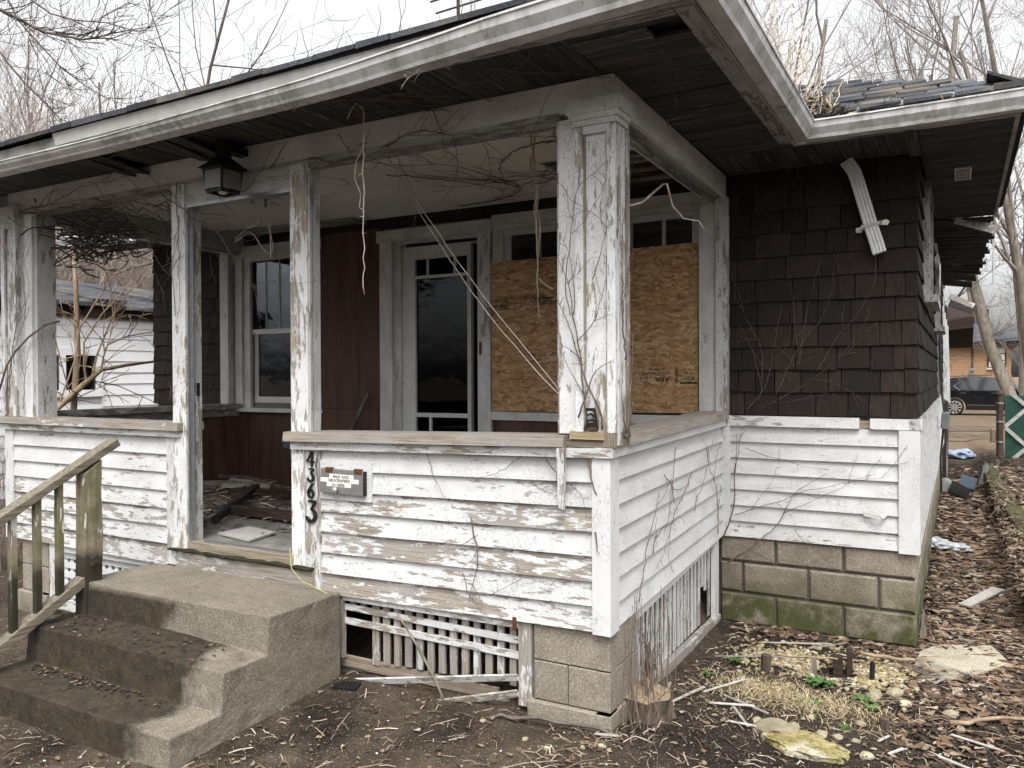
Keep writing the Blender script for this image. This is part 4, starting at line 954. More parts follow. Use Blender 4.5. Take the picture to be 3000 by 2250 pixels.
# ------------------------------------------------------------------ house numbers, mailbox, lantern
def stroke(pts, ws, y0, y1, fx):
    mb = MB(); n = len(pts); L_, R_ = [], []
    for i, (x, z) in enumerate(pts):
        a = Vector(pts[max(0, i-1)]); b = Vector(pts[min(n-1, i+1)]); d = (b-a); d = d.normalized() if d.length else Vector((1, 0)); q = Vector((-d.y, d.x))*ws[i]/2
        L_.append((x+q.x, z+q.y)); R_.append((x-q.x, z-q.y))
    vs = []
    for i in range(n):
        for (x, z) in (L_[i], R_[i]):
            X, Z = fx(x, z); vs += [(X, y0, Z), (X, y1, Z)]
    fs = []
    for i in range(n-1):
        a, b = i*4, (i+1)*4; fs += [(a, a+2, b+2, b), (a+1, b+1, b+3, a+3), (a, b, b+1, a+1), (a+2, a+3, b+3, b+2)]
    fs += [(0, 1, 3, 2), (4*n-4, 4*n-2, 4*n-1, 4*n-3)]
    return mb.add(vs, fs)
def arc(cx, cz, rx, rz, a0, a1, n=14): return [(cx+rx*math.cos(R(a0+(a1-a0)*i/n)), cz+rz*math.sin(R(a0+(a1-a0)*i/n))) for i in range(n+1)]
three = [(.16, 1.0), (.2, .98)] + [(.86, .98), (.88, .95), (.44, .60), (.50, .58)] + arc(.42, .30, .44, .29, 78, -160, 16) + [(.02, .22)]
wthree = [.05, .09, .11, .12, .09, .09] + [.10+.09*math.sin(math.pi*i/16) for i in range(17)] + [.16]
DIG = {'4': [([(.72, 1.0), (.06, .36), (.95, .36)], [.14, .10, .12]), ([(.70, 1.0), (.70, .60), (.66, .0)], [.16, .14, .12])],
       '3': [(three, wthree)],
       '6': [(arc(.48, .28, .36, .27, 150, -210, 18), [.12]*19), ([(.95, 1.02), (.55, .84), (.28, .58), (.13, .30)], [.05, .12, .14, .12])]}
for ch, z0, z1, xc, wd in (('4', 1.150, 1.231, -1.715, .058), ('3', 1.073, 1.142, -1.712, .046), ('6', .984, 1.062, -1.713, .05), ('3', .856, .968, -1.708, .072)):
    mb = MB(); h = z1-z0
    for pts, ws in DIG[ch]:
        s_ = stroke([(p[0]*wd/h, p[1]) for p in pts], ws, -.016, -.0048, lambda x, z: (xc-wd/2+x*h, z0+z*h)); mb.add(s_.v, s_.f)
    obj('house_number', mb, 'black_iron', None, label='black metal house number %s, %s' % (ch, {1.150: 'topmost on the board beside the mailbox', 1.073: 'upper and smaller 3 half hidden by a vine', .984: 'between the two threes', .856: 'lowest and largest on the number board'}[z0]), cat='house number')
def text(txt, size, fx, name, mat, parent, align='CENTER', label=None):
    cu = bpy.data.curves.new('t', 'FONT'); cu.body = txt; cu.size = size; cu.align_x = align; cu.resolution_u = 3; cu.offset = size*.022
    o = bpy.data.objects.new('t', cu); COL.objects.link(o); dg = bpy.context.evaluated_depsgraph_get()
    me = bpy.data.meshes.new_from_object(o.evaluated_get(dg)); bpy.data.objects.remove(o); bpy.data.curves.remove(cu)
    for v in me.vertices: v.co = fx(v.co.x, v.co.y)
    me.materials.clear(); me.materials.append(MATS[mat]); return obj(name, me, None, parent, label=label)
MBX = thing('mailbox', (-1.49, -.02, 1.02), 'grey metal letterbox flap with taped MAIL AND NEWSPAPERS label beside the house numbers', 'mailbox')
mb = MB(); mb.box(-1.652, -1.305, -.004, .02, .985, 1.190); obj('backing_board', mb, PX, MBX, (.12, .15, 1.02))
mb = MB(); mb.hexa([(-1.636, -.030, 1.022), (-1.344, -.030, 1.018), (-1.344, -.004, 1.018), (-1.636, -.004, 1.022), (-1.634, -.020, 1.150), (-1.346, -.020, 1.146), (-1.346, -.004, 1.146), (-1.634, -.004, 1.150)])
obj('flap', rough_solid(mb, .004, 0, 0, 1), 'mail_face', MBX)
mb = MB(); mb.box(-1.343, -1.336, -.026, -.004, 1.022, 1.144); obj('side_lip', mb, 'trim_dark', MBX)
for x in (-1.600, -1.405):
    mb = MB(); mb.box(x, x+.05, -.024, -.012, 1.149, 1.156); mb.box(x, x+.05, -.0235, -.0212, 1.128, 1.149); obj('hinge', mb, 'rust', MBX)
mb = MB(); 
for r_, y in ((.006, -.029), (.006, -.042), (.016, -.048), (.018, -.056), (.010, -.0605)): pass
mb.tube([(-1.513, -.028, 1.042), (-1.513, -.040, 1.042), (-1.513, -.046, 1.042), (-1.513, -.054, 1.042), (-1.513, -.060, 1.042)], [.007, .007, .018, .019, .010], 14); obj('knob', mb, 'mail_metal', MBX, smooth=True)
for (x0, x1, zc, t, s) in ((-1.572, -1.408, 1.112, 'MAIL AND', .030), (-1.632, -1.372, 1.091, 'NEWSPAPERS', .0315), (-1.588, -1.422, 1.069, 'IN HERE', .030)):
    yl = -.0308+(zc-1.02)*.078
    mb = MB(); mb.hexa([(x0, yl-.0012, zc-.011), (x1, yl-.0012, zc-.0125), (x1, yl+.002, zc-.0125), (x0, yl+.002, zc-.011), (x0+.003, yl+.0002, zc+.011), (x1, yl+.0002, zc+.0095), (x1, yl+.003, zc+.0095), (x0+.003, yl+.003, zc+.011)]); lb = obj('tape_label', mb, 'label_paper', MBX)
    text(t, s*.78, lambda x, y, x0=x0, x1=x1, zc=zc, yl=yl: ((x0+x1)/2+x*1.0, yl-.0022+(y-.008)*.078, zc-.0085+y*.92), 'lettering', 'label_ink', lb)

LN = thing('porch_lantern', (-2.20, -.10, 2.70), 'dark square porch lantern with a bare bulb under the front beam', 'lantern')
lx0, lx1, ly0, ly1, lz0, lz1 = -2.275, -2.135, -.225, -.085, 2.668, 2.768
fr_ = MB()
for x in (lx0, lx1):
    for y in (ly0, ly1): fr_.beam((x+(.012 if x == lx0 else -.012), y+(.012 if y == ly0 else -.012), lz0-.02), (x, y, lz1), .012, .012, (0, 1, 0))
for z, k in ((lz0-.02, .012), (lz1, 0)):
    for a, b in (((lx0+k, ly0+k), (lx1-k, ly0+k)), ((lx1-k, ly0+k), (lx1-k, ly1-k)), ((lx1-k, ly1-k), (lx0+k, ly1-k)), ((lx0+k, ly1-k), (lx0+k, ly0+k))): fr_.beam((a[0], a[1], z), (b[0], b[1], z), .014, .014)
obj('frame', fr_, 'dark_bronze', LN)
mb = MB(); mb.hexa([(lx0-.025, ly0-.025, lz1+.006), (lx1+.025, ly0-.025, lz1+.006), (lx1+.025, ly1+.025, lz1+.006), (lx0-.025, ly1+.025, lz1+.006), (-2.24, -.185, 2.835), (-2.17, -.185, 2.835), (-2.17, -.115, 2.835), (-2.24, -.115, 2.835)]); obj('hood', mb, 'dark_bronze', LN)
mb = MB(); mb.box(-2.235, -2.175, -.18, -.12, 2.833, 2.93); mb.box(-2.235, -2.175, -.12, -.004, 2.875, 2.92); obj('mount', mb, 'dark_bronze', LN)
for (a, b) in (((lx0, ly0), (lx1, ly0)), ((lx1, ly0), (lx1, ly1)), ((lx0, ly1), (lx0, ly0)), ((lx1, ly1), (lx0, ly1))):
    mb = MB(); mb.beam(((a[0]*.93+b[0]*.07), (a[1]*.93+b[1]*.07), (lz0+lz1)/2-.008), ((a[0]*.07+b[0]*.93), (a[1]*.07+b[1]*.93), (lz0+lz1)/2-.008), .003, lz1-lz0); obj('lamp_pane', mb, 'lamp_glass', LN)
mb = MB(); n = 8
mb.tube([(-2.205, -.155, 2.635+.062*(1-math.cos(math.pi*i/n))/2*1.05) for i in range(n+1)], [.002+.033*math.sin(math.pi*i/n) for i in range(n+1)], 14); obj('bulb', mb, 'bulb_glass', LN, smooth=True)

# cut-out iron plate screwed to the foot of the corner column
mb = MB(); yb0, yb1 = -.0245, -.0195
def xz(u, v): return (-.106+.066*u+ .004*v, 1.394+.098*v)
def bar(poly): mb.prism([xz(u, v) for u, v in poly], 'xz', yb0, yb1)
bar([(-.06, 0), (1.02, 0), (.94, .34), (.06, .34)]); bar([(.06, .34), (.20, .34), (.14, .86), (.0, .86)]); bar([(.80, .34), (.94, .34), (.76, .86), (.62, .86)])
bar([(.0, .86), (.76, .86), (.70, 1.0), (.06, 1.0)]); bar([(.12, .62), (.40, .68), (.68, .58), (.68, .68), (.40, .78), (.12, .70)]); bar([(.18, .36), (.5, .42), (.82, .36), (.80, .46), (.5, .52), (.2, .46)])
bk = obj('iron_bracket', mb, 'black_iron', None, label='small black cut-out iron plate screwed low on the corner column', cat='bracket')
mb = MB(); mb.prism([xz(u, v) for u, v in ((-.02, .02), (.98, .02), (.92, .12), (.6, .16), (.3, .11), (.0, .14))], 'xz', -.0262, -.0246); obj('rust_patch', mb, 'rust', bk)

# ------------------------------------------------------------------ OSB sheets over the big window
OY = D-.038
o1 = obj('osb_sheet', MB().hexa([(-1.785, OY, 1.368), (-1.05, OY, 1.370), (-1.05, OY+.012, 1.370), (-1.785, OY+.012, 1.368), (-1.79, OY, 2.500), (-1.05, OY, 2.508), (-1.05, OY+.012, 2.508), (-1.79, OY+.012, 2.500)]), 'osb', None, label='brown chipboard sheet left of the corner column, stamped near its top', cat='board')
o2 = obj('osb_sheet', MB().hexa([(-1.046, OY-.002, 1.372), (-.190, OY-.002, 1.380), (-.190, OY+.010, 1.380), (-1.046, OY+.010, 1.372), (-1.046, OY-.002, 2.510), (-.188, OY-.002, 2.520), (-.188, OY+.010, 2.520), (-1.046, OY+.010, 2.510)]), 'osb', None, label='brown chipboard sheet right of the corner column with upside-down APA stamp', cat='board')
ty = OY-.0032
def ud(xc, zc, sx=1.0): return lambda x, y: (xc-x*sx, ty, zc-y)
text('APA', .044, ud(-.437, 1.622, 1.25), 'stamp', 'ink', o2); text('APA', .020, ud(-.570, 1.620, 1.2), 'stamp', 'ink', o2)
text('UFP PRODUCT SUPPORT', .0185, ud(-.489, 1.656, 1.12), 'stamp', 'ink', o2); text('253-620-7400', .0185, ud(-.478, 1.682, 1.12), 'stamp', 'ink', o2)
text('KO', .034, ud(-.245, 1.626, 1.2), 'stamp', 'ink', o2); text('3 08 10', .0165, ud(-.245, 1.655, 1.2), 'stamp', 'ink', o2); text('PS2 04', .0165, ud(-.262, 1.682, 1.2), 'stamp', 'ink', o2)
mb = MB(); mb.box(-.345, -.338, ty, ty+.001, 1.580, 1.690); mb.box(-.333, -.329, ty, ty+.001, 1.580, 1.690); mb.box(-.312, -.195, ty, ty+.001, 1.576, 1.588)
mb2 = arc(-.570, 1.614, .026, .026, 0, 360, 20); ring = stroke(mb2, [.0035]*21, ty, ty+.001, lambda x, z: (x, z)); mb.add(ring.v, ring.f); obj('stamp', mb, 'ink', o2)
ty = OY-.0012
for t, xc, zc, s in (('1032 5 17 024 11 7 1032 5', -1.49, 2.232, .034), ('T632 1502', -1.70, 2.208, .030), ('1081 1', -1.70, 2.184, .034), ('19/32 1502 7', -1.36, 2.208, .034), ('1 00 11', -1.54, 2.182, .032), ('1502 1032 5T', -1.33, 2.182, .034), ('SIZED 15', -1.70, 2.156, .030)):
    text(t, s, ud(xc, zc, 1.0), 'stamp', 'ink', o1)
mb = MB(); mb.box(-1.78, -1.63, ty, ty+.001, 2.160, 2.168); mb.box(-1.42, -1.26, ty, ty+.001, 2.205, 2.213); obj('stamp', mb, 'ink', o1)

for o_, xs_ in ((o1, (-1.765, -1.42, -1.07)), (o2, (-1.02, -.62, -.21))):
    for x_ in xs_:
        for z_ in (1.40, 1.78, 2.12, 2.48): mb = MB(); mb.tube([(x_, OY-.0045, z_), (x_, OY+.002, z_)], .0055, 8); obj('screw', mb, 'black_iron', o_)
# ------------------------------------------------------------------ loose things on and around the porch
def thin(name, pts, r, mat, label, cat, n=5, group=None): mb = MB(); mb.tube(pts, r, n); return obj(name, mb, mat, None, label=label, cat=cat, group=group, smooth=True)
def wig(a, b, n, amp, seed, sagz=0):
    rs = random.Random(seed); a = Vector(a); b = Vector(b)
    return [a.lerp(b, i/n)+Vector((rs.uniform(-amp, amp), rs.uniform(-amp, amp), rs.uniform(-amp, amp)-sagz*4*(i/n)*(1-i/n))) for i in range(n+1)]
thin('twine', wig((-1.62, .55, 2.93), (-.30, .22, 1.50), 16, .003, 1, .10), .0021, 'twine', 'pale twine stretched down to the corner column, lower of two', 'twine', 4)
thin('twine', wig((-1.62, .552, 2.932), (-.30, .26, 1.50), 16, .003, 2, .055), .0021, 'twine', 'pale twine stretched down to the corner column, upper of two', 'twine', 4)
mb = MB(); P0 = wig((-1.14, -.25, 2.92), (-1.15, -.25, 2.03), 22, .006, 3); mb.tube(P0, [.0042-.002*i/22 for i in range(23)], 5)
mb.tube([(-1.14, -.25, 2.73), (-1.18, -.26, 2.66), (-1.19, -.26, 2.58), (-1.16, -.25, 2.50), (-1.17, -.25, 2.44), (-1.14, -.25, 2.42)], .0025, 4); mb.tube([(-1.14, -.25, 2.90), (-1.17, -.27, 2.93), (-1.20, -.27, 2.90), (-1.215, -.28, 2.86)], .004, 4)
for k in range(14):
    p = P0[2+k]; mb.tube([p, p+Vector((rnd(-.03, .03), rnd(-.02, .02), rnd(-.02, .01)))], [.003, .001], 3)
obj('dangling_vine', mb, 'vine_pale', None, label='pale dead vine stem hanging from the front gutter left of the column', cat='vine', smooth=True)
mb = MB()
for k in range(4): mb.tube(wig((-.70+.01*k, .60, 2.94), (-.655+.006*k, .60, 2.46-.06*k), 10, .012, 20+k), .0028, 4)
mb.tube(wig((-.66, .60, 2.50), (-.65, .60, 1.94), 12, .005, 31), [.006-.0045*i/12 for i in range(13)], 5); mb.tube([(-.65, .60, 2.16), (-.60, .58, 2.12), (-.54, .55, 2.09)], .004, 4)
obj('dangling_vine', mb, 'vine_pale', None, label='stringy pale dead vine hanging from the porch ceiling in front of the chipboard', cat='vine', smooth=True)
thin('bent_twig', [(-.02, .20, 2.40), (.0, .42, 2.46), (.03, .5, 2.52), (.08, .5, 2.555), (.10, .5, 2.555), (.12, .52, 2.45), (.15, .6, 2.40), (.22, .62, 2.385), (.25, .62, 2.34)], [.006, .006, .006, .005, .005, .0045, .004, .003, .0015], 'vine_pale', 'pale bent vine twig arching out right of the corner column', 'twig', 6)
mb = MB(); mb.tube([(-2.68, .5, 2.93), (-2.70, .5, 2.78), (-2.62, .5, 2.70), (-2.64, .5, 2.62), (-2.74, .5, 2.60), (-2.83, .5, 2.545), (-2.84, .5, 2.525), (-2.80, .5, 2.54), (-2.72, .5, 2.585), (-2.66, .5, 2.55), (-2.60, .5, 2.47), (-2.55, .5, 2.43), (-2.52, .5, 2.44)], .0035, 4)
mb.tube([(-2.60, .5, 2.94), (-2.57, .5, 2.72), (-2.60, .5, 2.66), (-2.63, .5, 2.64), (-2.60, .5, 2.60), (-2.55, .5, 2.63), (-2.52, .5, 2.55), (-2.50, .5, 2.48), (-2.51, .5, 2.43)], .003, 4); mb.tube([(-2.53, .5, 2.94), (-2.52, .5, 2.40)], .004, 4)
obj('loose_wire', mb, 'twine', None, label='tangle of loose wires hanging inside the porch doorway', cat='wire')
mb = MB(); mb.tube([(-2.72, .45, 2.90), (-2.64, .46, 2.76)], .014, 8); obj('pipe_stub', mb, 'grey_box', None, label='short grey conduit stub hanging from the ceiling in the doorway', cat='pipe')
mb = MB(); mb.tube([(-2.42, .40, 2.94), (-2.47, .42, 2.90), (-2.52, .46, 2.80), (-2.54, .48, 2.72)], .010, 6); obj('flexible_conduit', mb, 'grey_box', None, label='curved flexible conduit hanging beside the doorway post', cat='conduit')
thin('yellow_cord', [(-1.86, -.02, .70), (-1.82, -.05, .60), (-1.74, -.06, .545), (-1.62, -.06, .515), (-1.56, -.06, .50), (-1.545, -.06, .455), (-1.555, -.05, .43), (-1.535, -.05, .42), (-1.55, -.045, .40), (-1.55, -.045, .33), (-1.56, -.045, .26)], .0032, 'yellow_rope', 'thin yellow cord trailing off the doorway sill beside the steps', 'cord')
mb = MB(); mb.hexa([(-.222, -.052, 1.05), (-.196, -.052, 1.04), (-.196, -.030, 1.04), (-.222, -.030, 1.05), (-.226, -.058, 1.31), (-.190, -.058, 1.315), (-.190, -.032, 1.315), (-.226, -.032, 1.31)])
obj('dangling_lath', rough_solid(mb, .002, .003, 3, 8, 20), PZ, None, (.45, .2, 1.02), label='broken strip of white trim dangling below the sill left of the corner board', cat='wood strip')
mb = MB(); mb.box(-.478, -.462, -.012, .0, .455, .515); obj('metal_tab', mb, 'rust', None, label='small rusty metal tab on the lattice frame under the siding', cat='bracket')
# porch floor debris
def slabthing(nm, pts, th, mat, label, cat): 
    mb = MB(); mb.add([Vector(p) for p in pts]+[Vector(p)+Vector((0, 0, th)) for p in pts], [(3,2,1,0),(4,5,6,7),(0,1,5,4),(1,2,6,5),(2,3,7,6),(3,0,4,7)]); return obj(nm, mb, mat, None, label=label, cat=cat)
slabthing('discarded_board', [(-2.70, .22, .655), (-2.35, .15, .655), (-2.40, .41, .655), (-2.70, .47, .655)], .012, 'white_board', 'pale square board lying on the porch floor just inside the doorway', 'panel')
slabthing('discarded_board', [(-4.15, 1.50, .70), (-3.94, 1.52, .70), (-4.02, 1.80, .74), (-4.33, 1.80, .74)], .012, 'white_board', 'pale panel lying on the debris at the back of the porch floor', 'panel')
mb = MB(); mb.tube([(-3.00, .46, .685), (-3.35, .93, .70)], .030, 10); obj('black_pipe', mb, 'black_plastic', None, label='black pipe lying on the porch floor behind the pale board', cat='pipe')
mb = MB(); mb.beam((-3.3, .86, .70), (-3.78, 1.55, .72), .06, .05); obj('dark_plank', mb, 'dark_timber', None, label='dark plank lying beyond the black pipe on the porch floor', cat='plank')
mb = MB(); mb.beam((-3.22, .80, .69), (-2.10, .72, .70), .10, .05); obj('dark_plank', mb, 'dark_timber', None, label='red-brown plank lying across the porch floor in the doorway', cat='plank')
mb = MB(); mb.beam((-3.9, 1.42, .70), (-2.6, 1.46, .72), .08, .045); obj('dark_plank', mb, 'dark_timber', None, label='brown plank lying along the back of the porch floor', cat='plank')
mb = MB(); mb.tube([(-4.43, 1.54, .70), (-4.1, 1.62, .71), (-3.75, 1.70, .70)], [.04, .038, .035], 8); obj('branch_log', mb, 'bark_grey', None, label='grey branch lying at the left of the porch floor debris', cat='branch')
mb = MB(); mb.tube([(-4.5, 1.8, .74), (-4.1, 1.75, .76), (-3.6, 1.72, .70)], [.02, .018, .01], 6); obj('branch_log', mb, 'bark_dark', None, label='thin dark branch against the back corner of the porch floor', cat='branch')
BIN = thing('storage_bin', (-2.66, 1.2, .65), 'blue-grey plastic bin standing behind the doorway post', 'bin')
mb = MB(); mb.hexa([(-2.80, 1.02, .655), (-2.45, 1.02, .655), (-2.45, 1.37, .655), (-2.80, 1.37, .655), (-2.85, .98, 1.14), (-2.40, .98, 1.14), (-2.40, 1.42, 1.14), (-2.85, 1.42, 1.14)]); obj('tub', mb, 'blue_grey_plastic', BIN)
mb = MB(); mb.box(-2.875, -2.375, .955, 1.445, 1.13, 1.165); obj('rim', mb, 'blue_grey_plastic', BIN)
mb = MB(); mb.beam((-3.42, 1.96, .66), (-2.95, 2.0, 1.50), .03, .03); obj('leaning_stick', mb, 'bark_dark', None, label='dark stick leaning on the brown porch wall left of the door', cat='stick')
mb = MB(); rs = random.Random(17)
for k in range(700):
    x = rs.uniform(-4.4, -1.9); y = rs.uniform(.35, 1.95); 
    if y < .75 and rs.random() < .75: continue
    L_ = rs.uniform(.03, .22)*(.5+.5*(y > .8)); a = rs.uniform(0, math.pi); z = .656+rs.uniform(0, .025)+max(0, y-1.1)*.05*rs.random()
    p = Vector((x, y, z)); d = Vector((math.cos(a), math.sin(a), rs.uniform(-.1, .15)))*L_; mb.tube([p, p+d*.5+Vector((0, 0, rs.uniform(0, .01))), p+d], rs.choice([.002, .003, .005]), 3, rs.random())
obj('floor_litter', mb, 'twig_litter_mat', kind='stuff', label='dead twigs and splinters scattered over the porch floor', cat='litter')
mb = MB()
for k in range(900):
    x = rs.uniform(-4.4, -1.9); y = rs.uniform(.3, 1.95); s = rs.uniform(.01, .045); a = rs.uniform(0, 6.28); z = .655+rs.uniform(0, .02)
    if y < .7 and rs.random() < .7: continue
    c_, s_ = math.cos(a)*s, math.sin(a)*s; mb.add([(x-c_, y-s_, z), (x+s_*.5, y-c_*.5, z+rs.uniform(0, .012)), (x+c_, y+s_, z), (x-s_*.5, y+c_*.5, z+rs.uniform(0, .012))], [(0, 1, 2, 3)], rs.random())
obj('floor_leaves', mb, 'leaf_litter_mat', kind='stuff', label='dead leaves scattered over the porch floor', cat='litter')

# ------------------------------------------------------------------ vines
def vine(fr, seeds, seed, mat='vine_bark', name='vine', label='', amp=.35, br=.10, off=.006, bounds=None, step=.028, hug=.004, twig=.5):
    rs = random.Random(seed); mb = MB(); st = [(s, z, math.radians(h), L_, r, 0) for (s, z, h, L_, r) in seeds]
    while st:
        s, z, h, L_, r, lv = st.pop(); n = max(3, int(L_/step)); pts = []; drift = rs.uniform(-.02, .02)
        for i in range(n+1):
            if bounds and not (bounds[0] <= s <= bounds[1] and bounds[2] <= z <= bounds[3]): break
            pts.append(fr.p(s, off+rs.uniform(-hug, hug)+hug, z)); h += rs.gauss(0, amp*.5)+drift
            s += math.cos(h)*step; z += math.sin(h)*step
            if lv < 2 and rs.random() < br and i > 1: st.append((s, z, h+rs.choice((-1, 1))*rs.uniform(.4, 1.0), L_*rs.uniform(.15, .45), r*.6, lv+1))
            if rs.random() < twig*.3:
                a = h+rs.choice((-1, 1))*rs.uniform(.6, 1.3); l2 = rs.uniform(.012, .045); q = fr.p(s, off+hug, z); mb.tube([q, fr.p(s+math.cos(a)*l2, off+rs.uniform(.0, .02), z+math.sin(a)*l2)], [max(.0012, r*.5), .0006], 3)
        if len(pts) > 2: mb.tube(pts, [max(.0011, r*(1-.75*i/len(pts))) for i in range(len(pts))], 4 if r > .003 else 3)
    if mb.v: return obj(name, mb, mat, None, label=label, cat='vine', smooth=True)
F0 = Fr((0,-.004,0), (1,0,0), (0,-1,0)); FC = Fr((0,-.02,0), (1,0,0), (0,-1,0)); S0 = Fr((.004,0,0), (-.014,1,0), (1,0,0)); M0 = Fr((0,D-.026,0), (1,0,0), (0,-1,0))
CE = Fr((0,0,2.942), (1,0,0), (0,0,-1), (0,1,0))
vine(FC, [(-.10, 1.40, 92, 1.30, .0045), (-.02, 1.40, 95, 1.35, .005), (-.13, 1.45, 80, 1.2, .004), (-.06, 2.05, 70, .7, .003), (-.17, 1.9, 85, .8, .003)], 41, label='web of thin bare vines climbing the front of the corner column', bounds=(-.24, .035, 1.38, 2.92), br=.12, amp=.26)
vine(Fr((.05,0,0), (0,1,0), (1,0,0)), [(.03, 1.36, 90, 1.5, .005), (.06, 1.38, 92, 1.5, .006), (.09, 1.36, 88, 1.45, .005), (.05, 1.7, 90, 1.15, .004), (.02, 1.9, 92, .95, .003)], 42, label='thick dark vine stems climbing the right side of the corner column', bounds=(-.02, .15, 1.34, 2.92), br=.08, amp=.22)
vine(F0, [(-.10, 1.30, -70, .8, .006), (-.06, .95, -95, .5, .004), (-.42, 1.27, -140, .5, .003), (-.30, 1.26, -60, .35, .003)], 43, label='dark vine running down the siding beside the front corner board', bounds=(-.7, -.05, .55, 1.30), br=.10, amp=.3)
vine(F0, [(-.95, 1.27, -100, .28, .0028), (-1.0, 1.24, 190, .12, .002)], 44, label='short vine hanging from the trim above the middle of the front siding', bounds=(-1.2, -.6, .9, 1.3), amp=.5)
vine(F0, [(-.70, .96, -60, .42, .004), (-.66, .88, -170, .25, .0025), (-.55, .75, -40, .3, .0025), (-.75, .70, -80, .3, .0025), (-.60, .60, 20, .22, .002)], 45, label='small branching vine low on the front siding above the lattice', bounds=(-1.1, -.1, .42, 1.05), amp=.4, br=.16)
vine(F0, [(-1.662, 1.24, -92, .75, .004), (-1.668, 1.20, -88, .6, .003)], 46, label='dark vine strands running down between the house numbers and the letterbox', bounds=(-1.682, -1.645, .52, 1.27), amp=.2, off=.010)
vine(S0, [(.35, .56, 75, .6, .0035), (.55, .75, 60, .55, .003), (.75, 1.12, -50, .5, .003), (1.25, 1.08, 195, .8, .003), (1.85, .62, 100, .7, .004), (1.30, .85, 40, .6, .0025), (.95, 1.25, -110, .4, .0025)], 47, label='network of bare vines spread over the side wall of the porch', bounds=(.12, 1.98, .52, 1.27), amp=.36, br=.15, twig=.8)
vine(M0, [(-.02, .58, 70, .7, .005), (.0, .40, 40, .9, .0045), (.05, .72, 12, .95, .003), (.12, 1.16, -20, .55, .0025), (.35, .75, 25, .6, .0025), (.08, .55, -35, .75, .0025), (.42, .66, -50, .5, .002)], 48, label='looping vine creeping over the low white wall right of the porch', bounds=(-.05, 1.08, .28, 1.28), amp=.2, br=.09)
vine(M0, [(.12, 1.40, 52, .75, .0022), (.20, 1.45, 75, 1.1, .0022), (.30, 1.5, 60, 1.0, .002), (.22, 1.42, 32, .9, .002), (.45, 1.7, 80, .7, .0018), (.55, 1.65, 50, .6, .0018)], 49, mat='vine_bark', label='fine grey vine twigs fanning over the brown shingles', bounds=(.03, 1.08, 1.38, 2.5), amp=.16, br=.10, off=.008)
vine(CE, [(-2.0, 1.9, 10, 1.9, .005), (-1.2, 1.6, -30, 1.2, .005), (-.5, .3, 150, 1.3, .005), (-.4, .8, 190, 1.2, .006), (-1.6, .4, 20, 1.1, .004), (-.9, 1.2, 100, .6, .004), (-.4, 1.4, 170, 1.2, .005), (-1.9, .9, 45, .9, .004), (-.5, .5, 120, 1.0, .004), (-.7, .2, 60, 1.1, .004)], 50, label='dark vines sprawling across the porch ceiling near the corner column', bounds=(-2.6, -.14, .14, 2.0), amp=.28, br=.10)
vine(CE, [(-4.3, .3, 30, 1.0, .004), (-3.9, .5, -10, 1.2, .004), (-3.2, .4, 60, .8, .003), (-2.6, .3, 20, .9, .003)], 51, label='vines on the porch ceiling left of the doorway', bounds=(-4.4, -2.2, .14, 1.9), amp=.3, br=.14)
FB = Fr((0,-.008,0), (1,0,0), (0,-1,0))
vine(FB, [(-4.3, 2.80, 2, 1.6, .004), (-3.6, 2.79, 3, 1.0, .004), (-3.0, 2.77, 0, 1.2, .0035), (-2.2, 2.68, 10, .8, .003), (-1.7, 2.80, 4, 1.4, .004), (-1.2, 2.79, 2, 1.0, .0035), (-1.5, 2.90, -60, .3, .003), (-.9, 2.92, -80, .25, .003), (-2.0, 2.78, 30, .3, .004), (-2.5, 2.75, -40, .25, .004), (-2.75, 2.80, -95, .9, .004)], 52, label='vines creeping along the front beam of the porch', bounds=(-4.5, -.24, 2.0, 2.93), amp=.28, br=.14)
vine(FB, [(-2.80, 2.75, -88, 1.6, .004), (-2.74, 2.60, -95, 1.3, .003), (-2.78, 2.0, 80, .6, .003), (-2.83, 1.5, 92, 1.1, .0025)], 53, label='vine climbing the left doorway post', bounds=(-2.85, -2.70, 1.25, 2.85), amp=.28, br=.14)
vine(FC, [(-4.55, 1.40, 85, 1.3, .005), (-4.50, 1.5, 95, 1.2, .004), (-4.34, 1.42, 90, 1.3, .004), (-4.45, 1.9, 70, .9, .003)], 54, label='vines climbing the left-hand column of the porch', bounds=(-4.63, -4.24, 1.38, 2.9), amp=.25, br=.14)
thin('thick_vine', [(-4.62, -.05, 1.50), (-4.50, -.05, 1.72), (-4.40, -.045, 1.82), (-4.26, -.03, 1.92), (-4.19, .04, 2.0), (-4.15, .12, 2.03)], .007, 'vine_bark', 'thick vine stem slanting across the left-hand column', 'vine')
UE = Fr((0,0,2.933), (1,0,0), (0,0,-1), (0,1,0))
vine(UE, [(-3.5, -.35, 5, 1.2, .004), (-2.4, -.3, -5, 1.3, .004), (-1.6, -.40, 8, 1.2, .005), (-1.0, -.3, 10, 1.0, .004), (-.4, -.35, 40, .7, .004), (.2, .3, 100, .8, .003), (-1.3, -.2, 20, .9, .004), (.3, -.2, 95, .7, .003), (.35, .8, 80, .5, .002)], 55, label='bare vines clinging to the underside of the porch eave', bounds=(-4.4, .5, -.5, 1.4), amp=.28, br=.14)
vine(Fr((0,-.565,0), (1,0,0), (0,-1,0)), [(-1.15, 2.92, -20, .2, .003), (-.75, 2.935, -30, .2, .004), (-.5, 2.94, 200, .25, .004), (-.30, 2.95, 30, .2, .003), (-1.25, 2.92, -70, .12, .003)], 56, mat='vine_pale', label='short pale broken vine ends along the bottom of the front gutter', bounds=(-1.5, .1, 2.8, 3.0), amp=.5, br=.2)
mb = MB(); rs = random.Random(8)          # nest of dead vines in the left corner of the opening
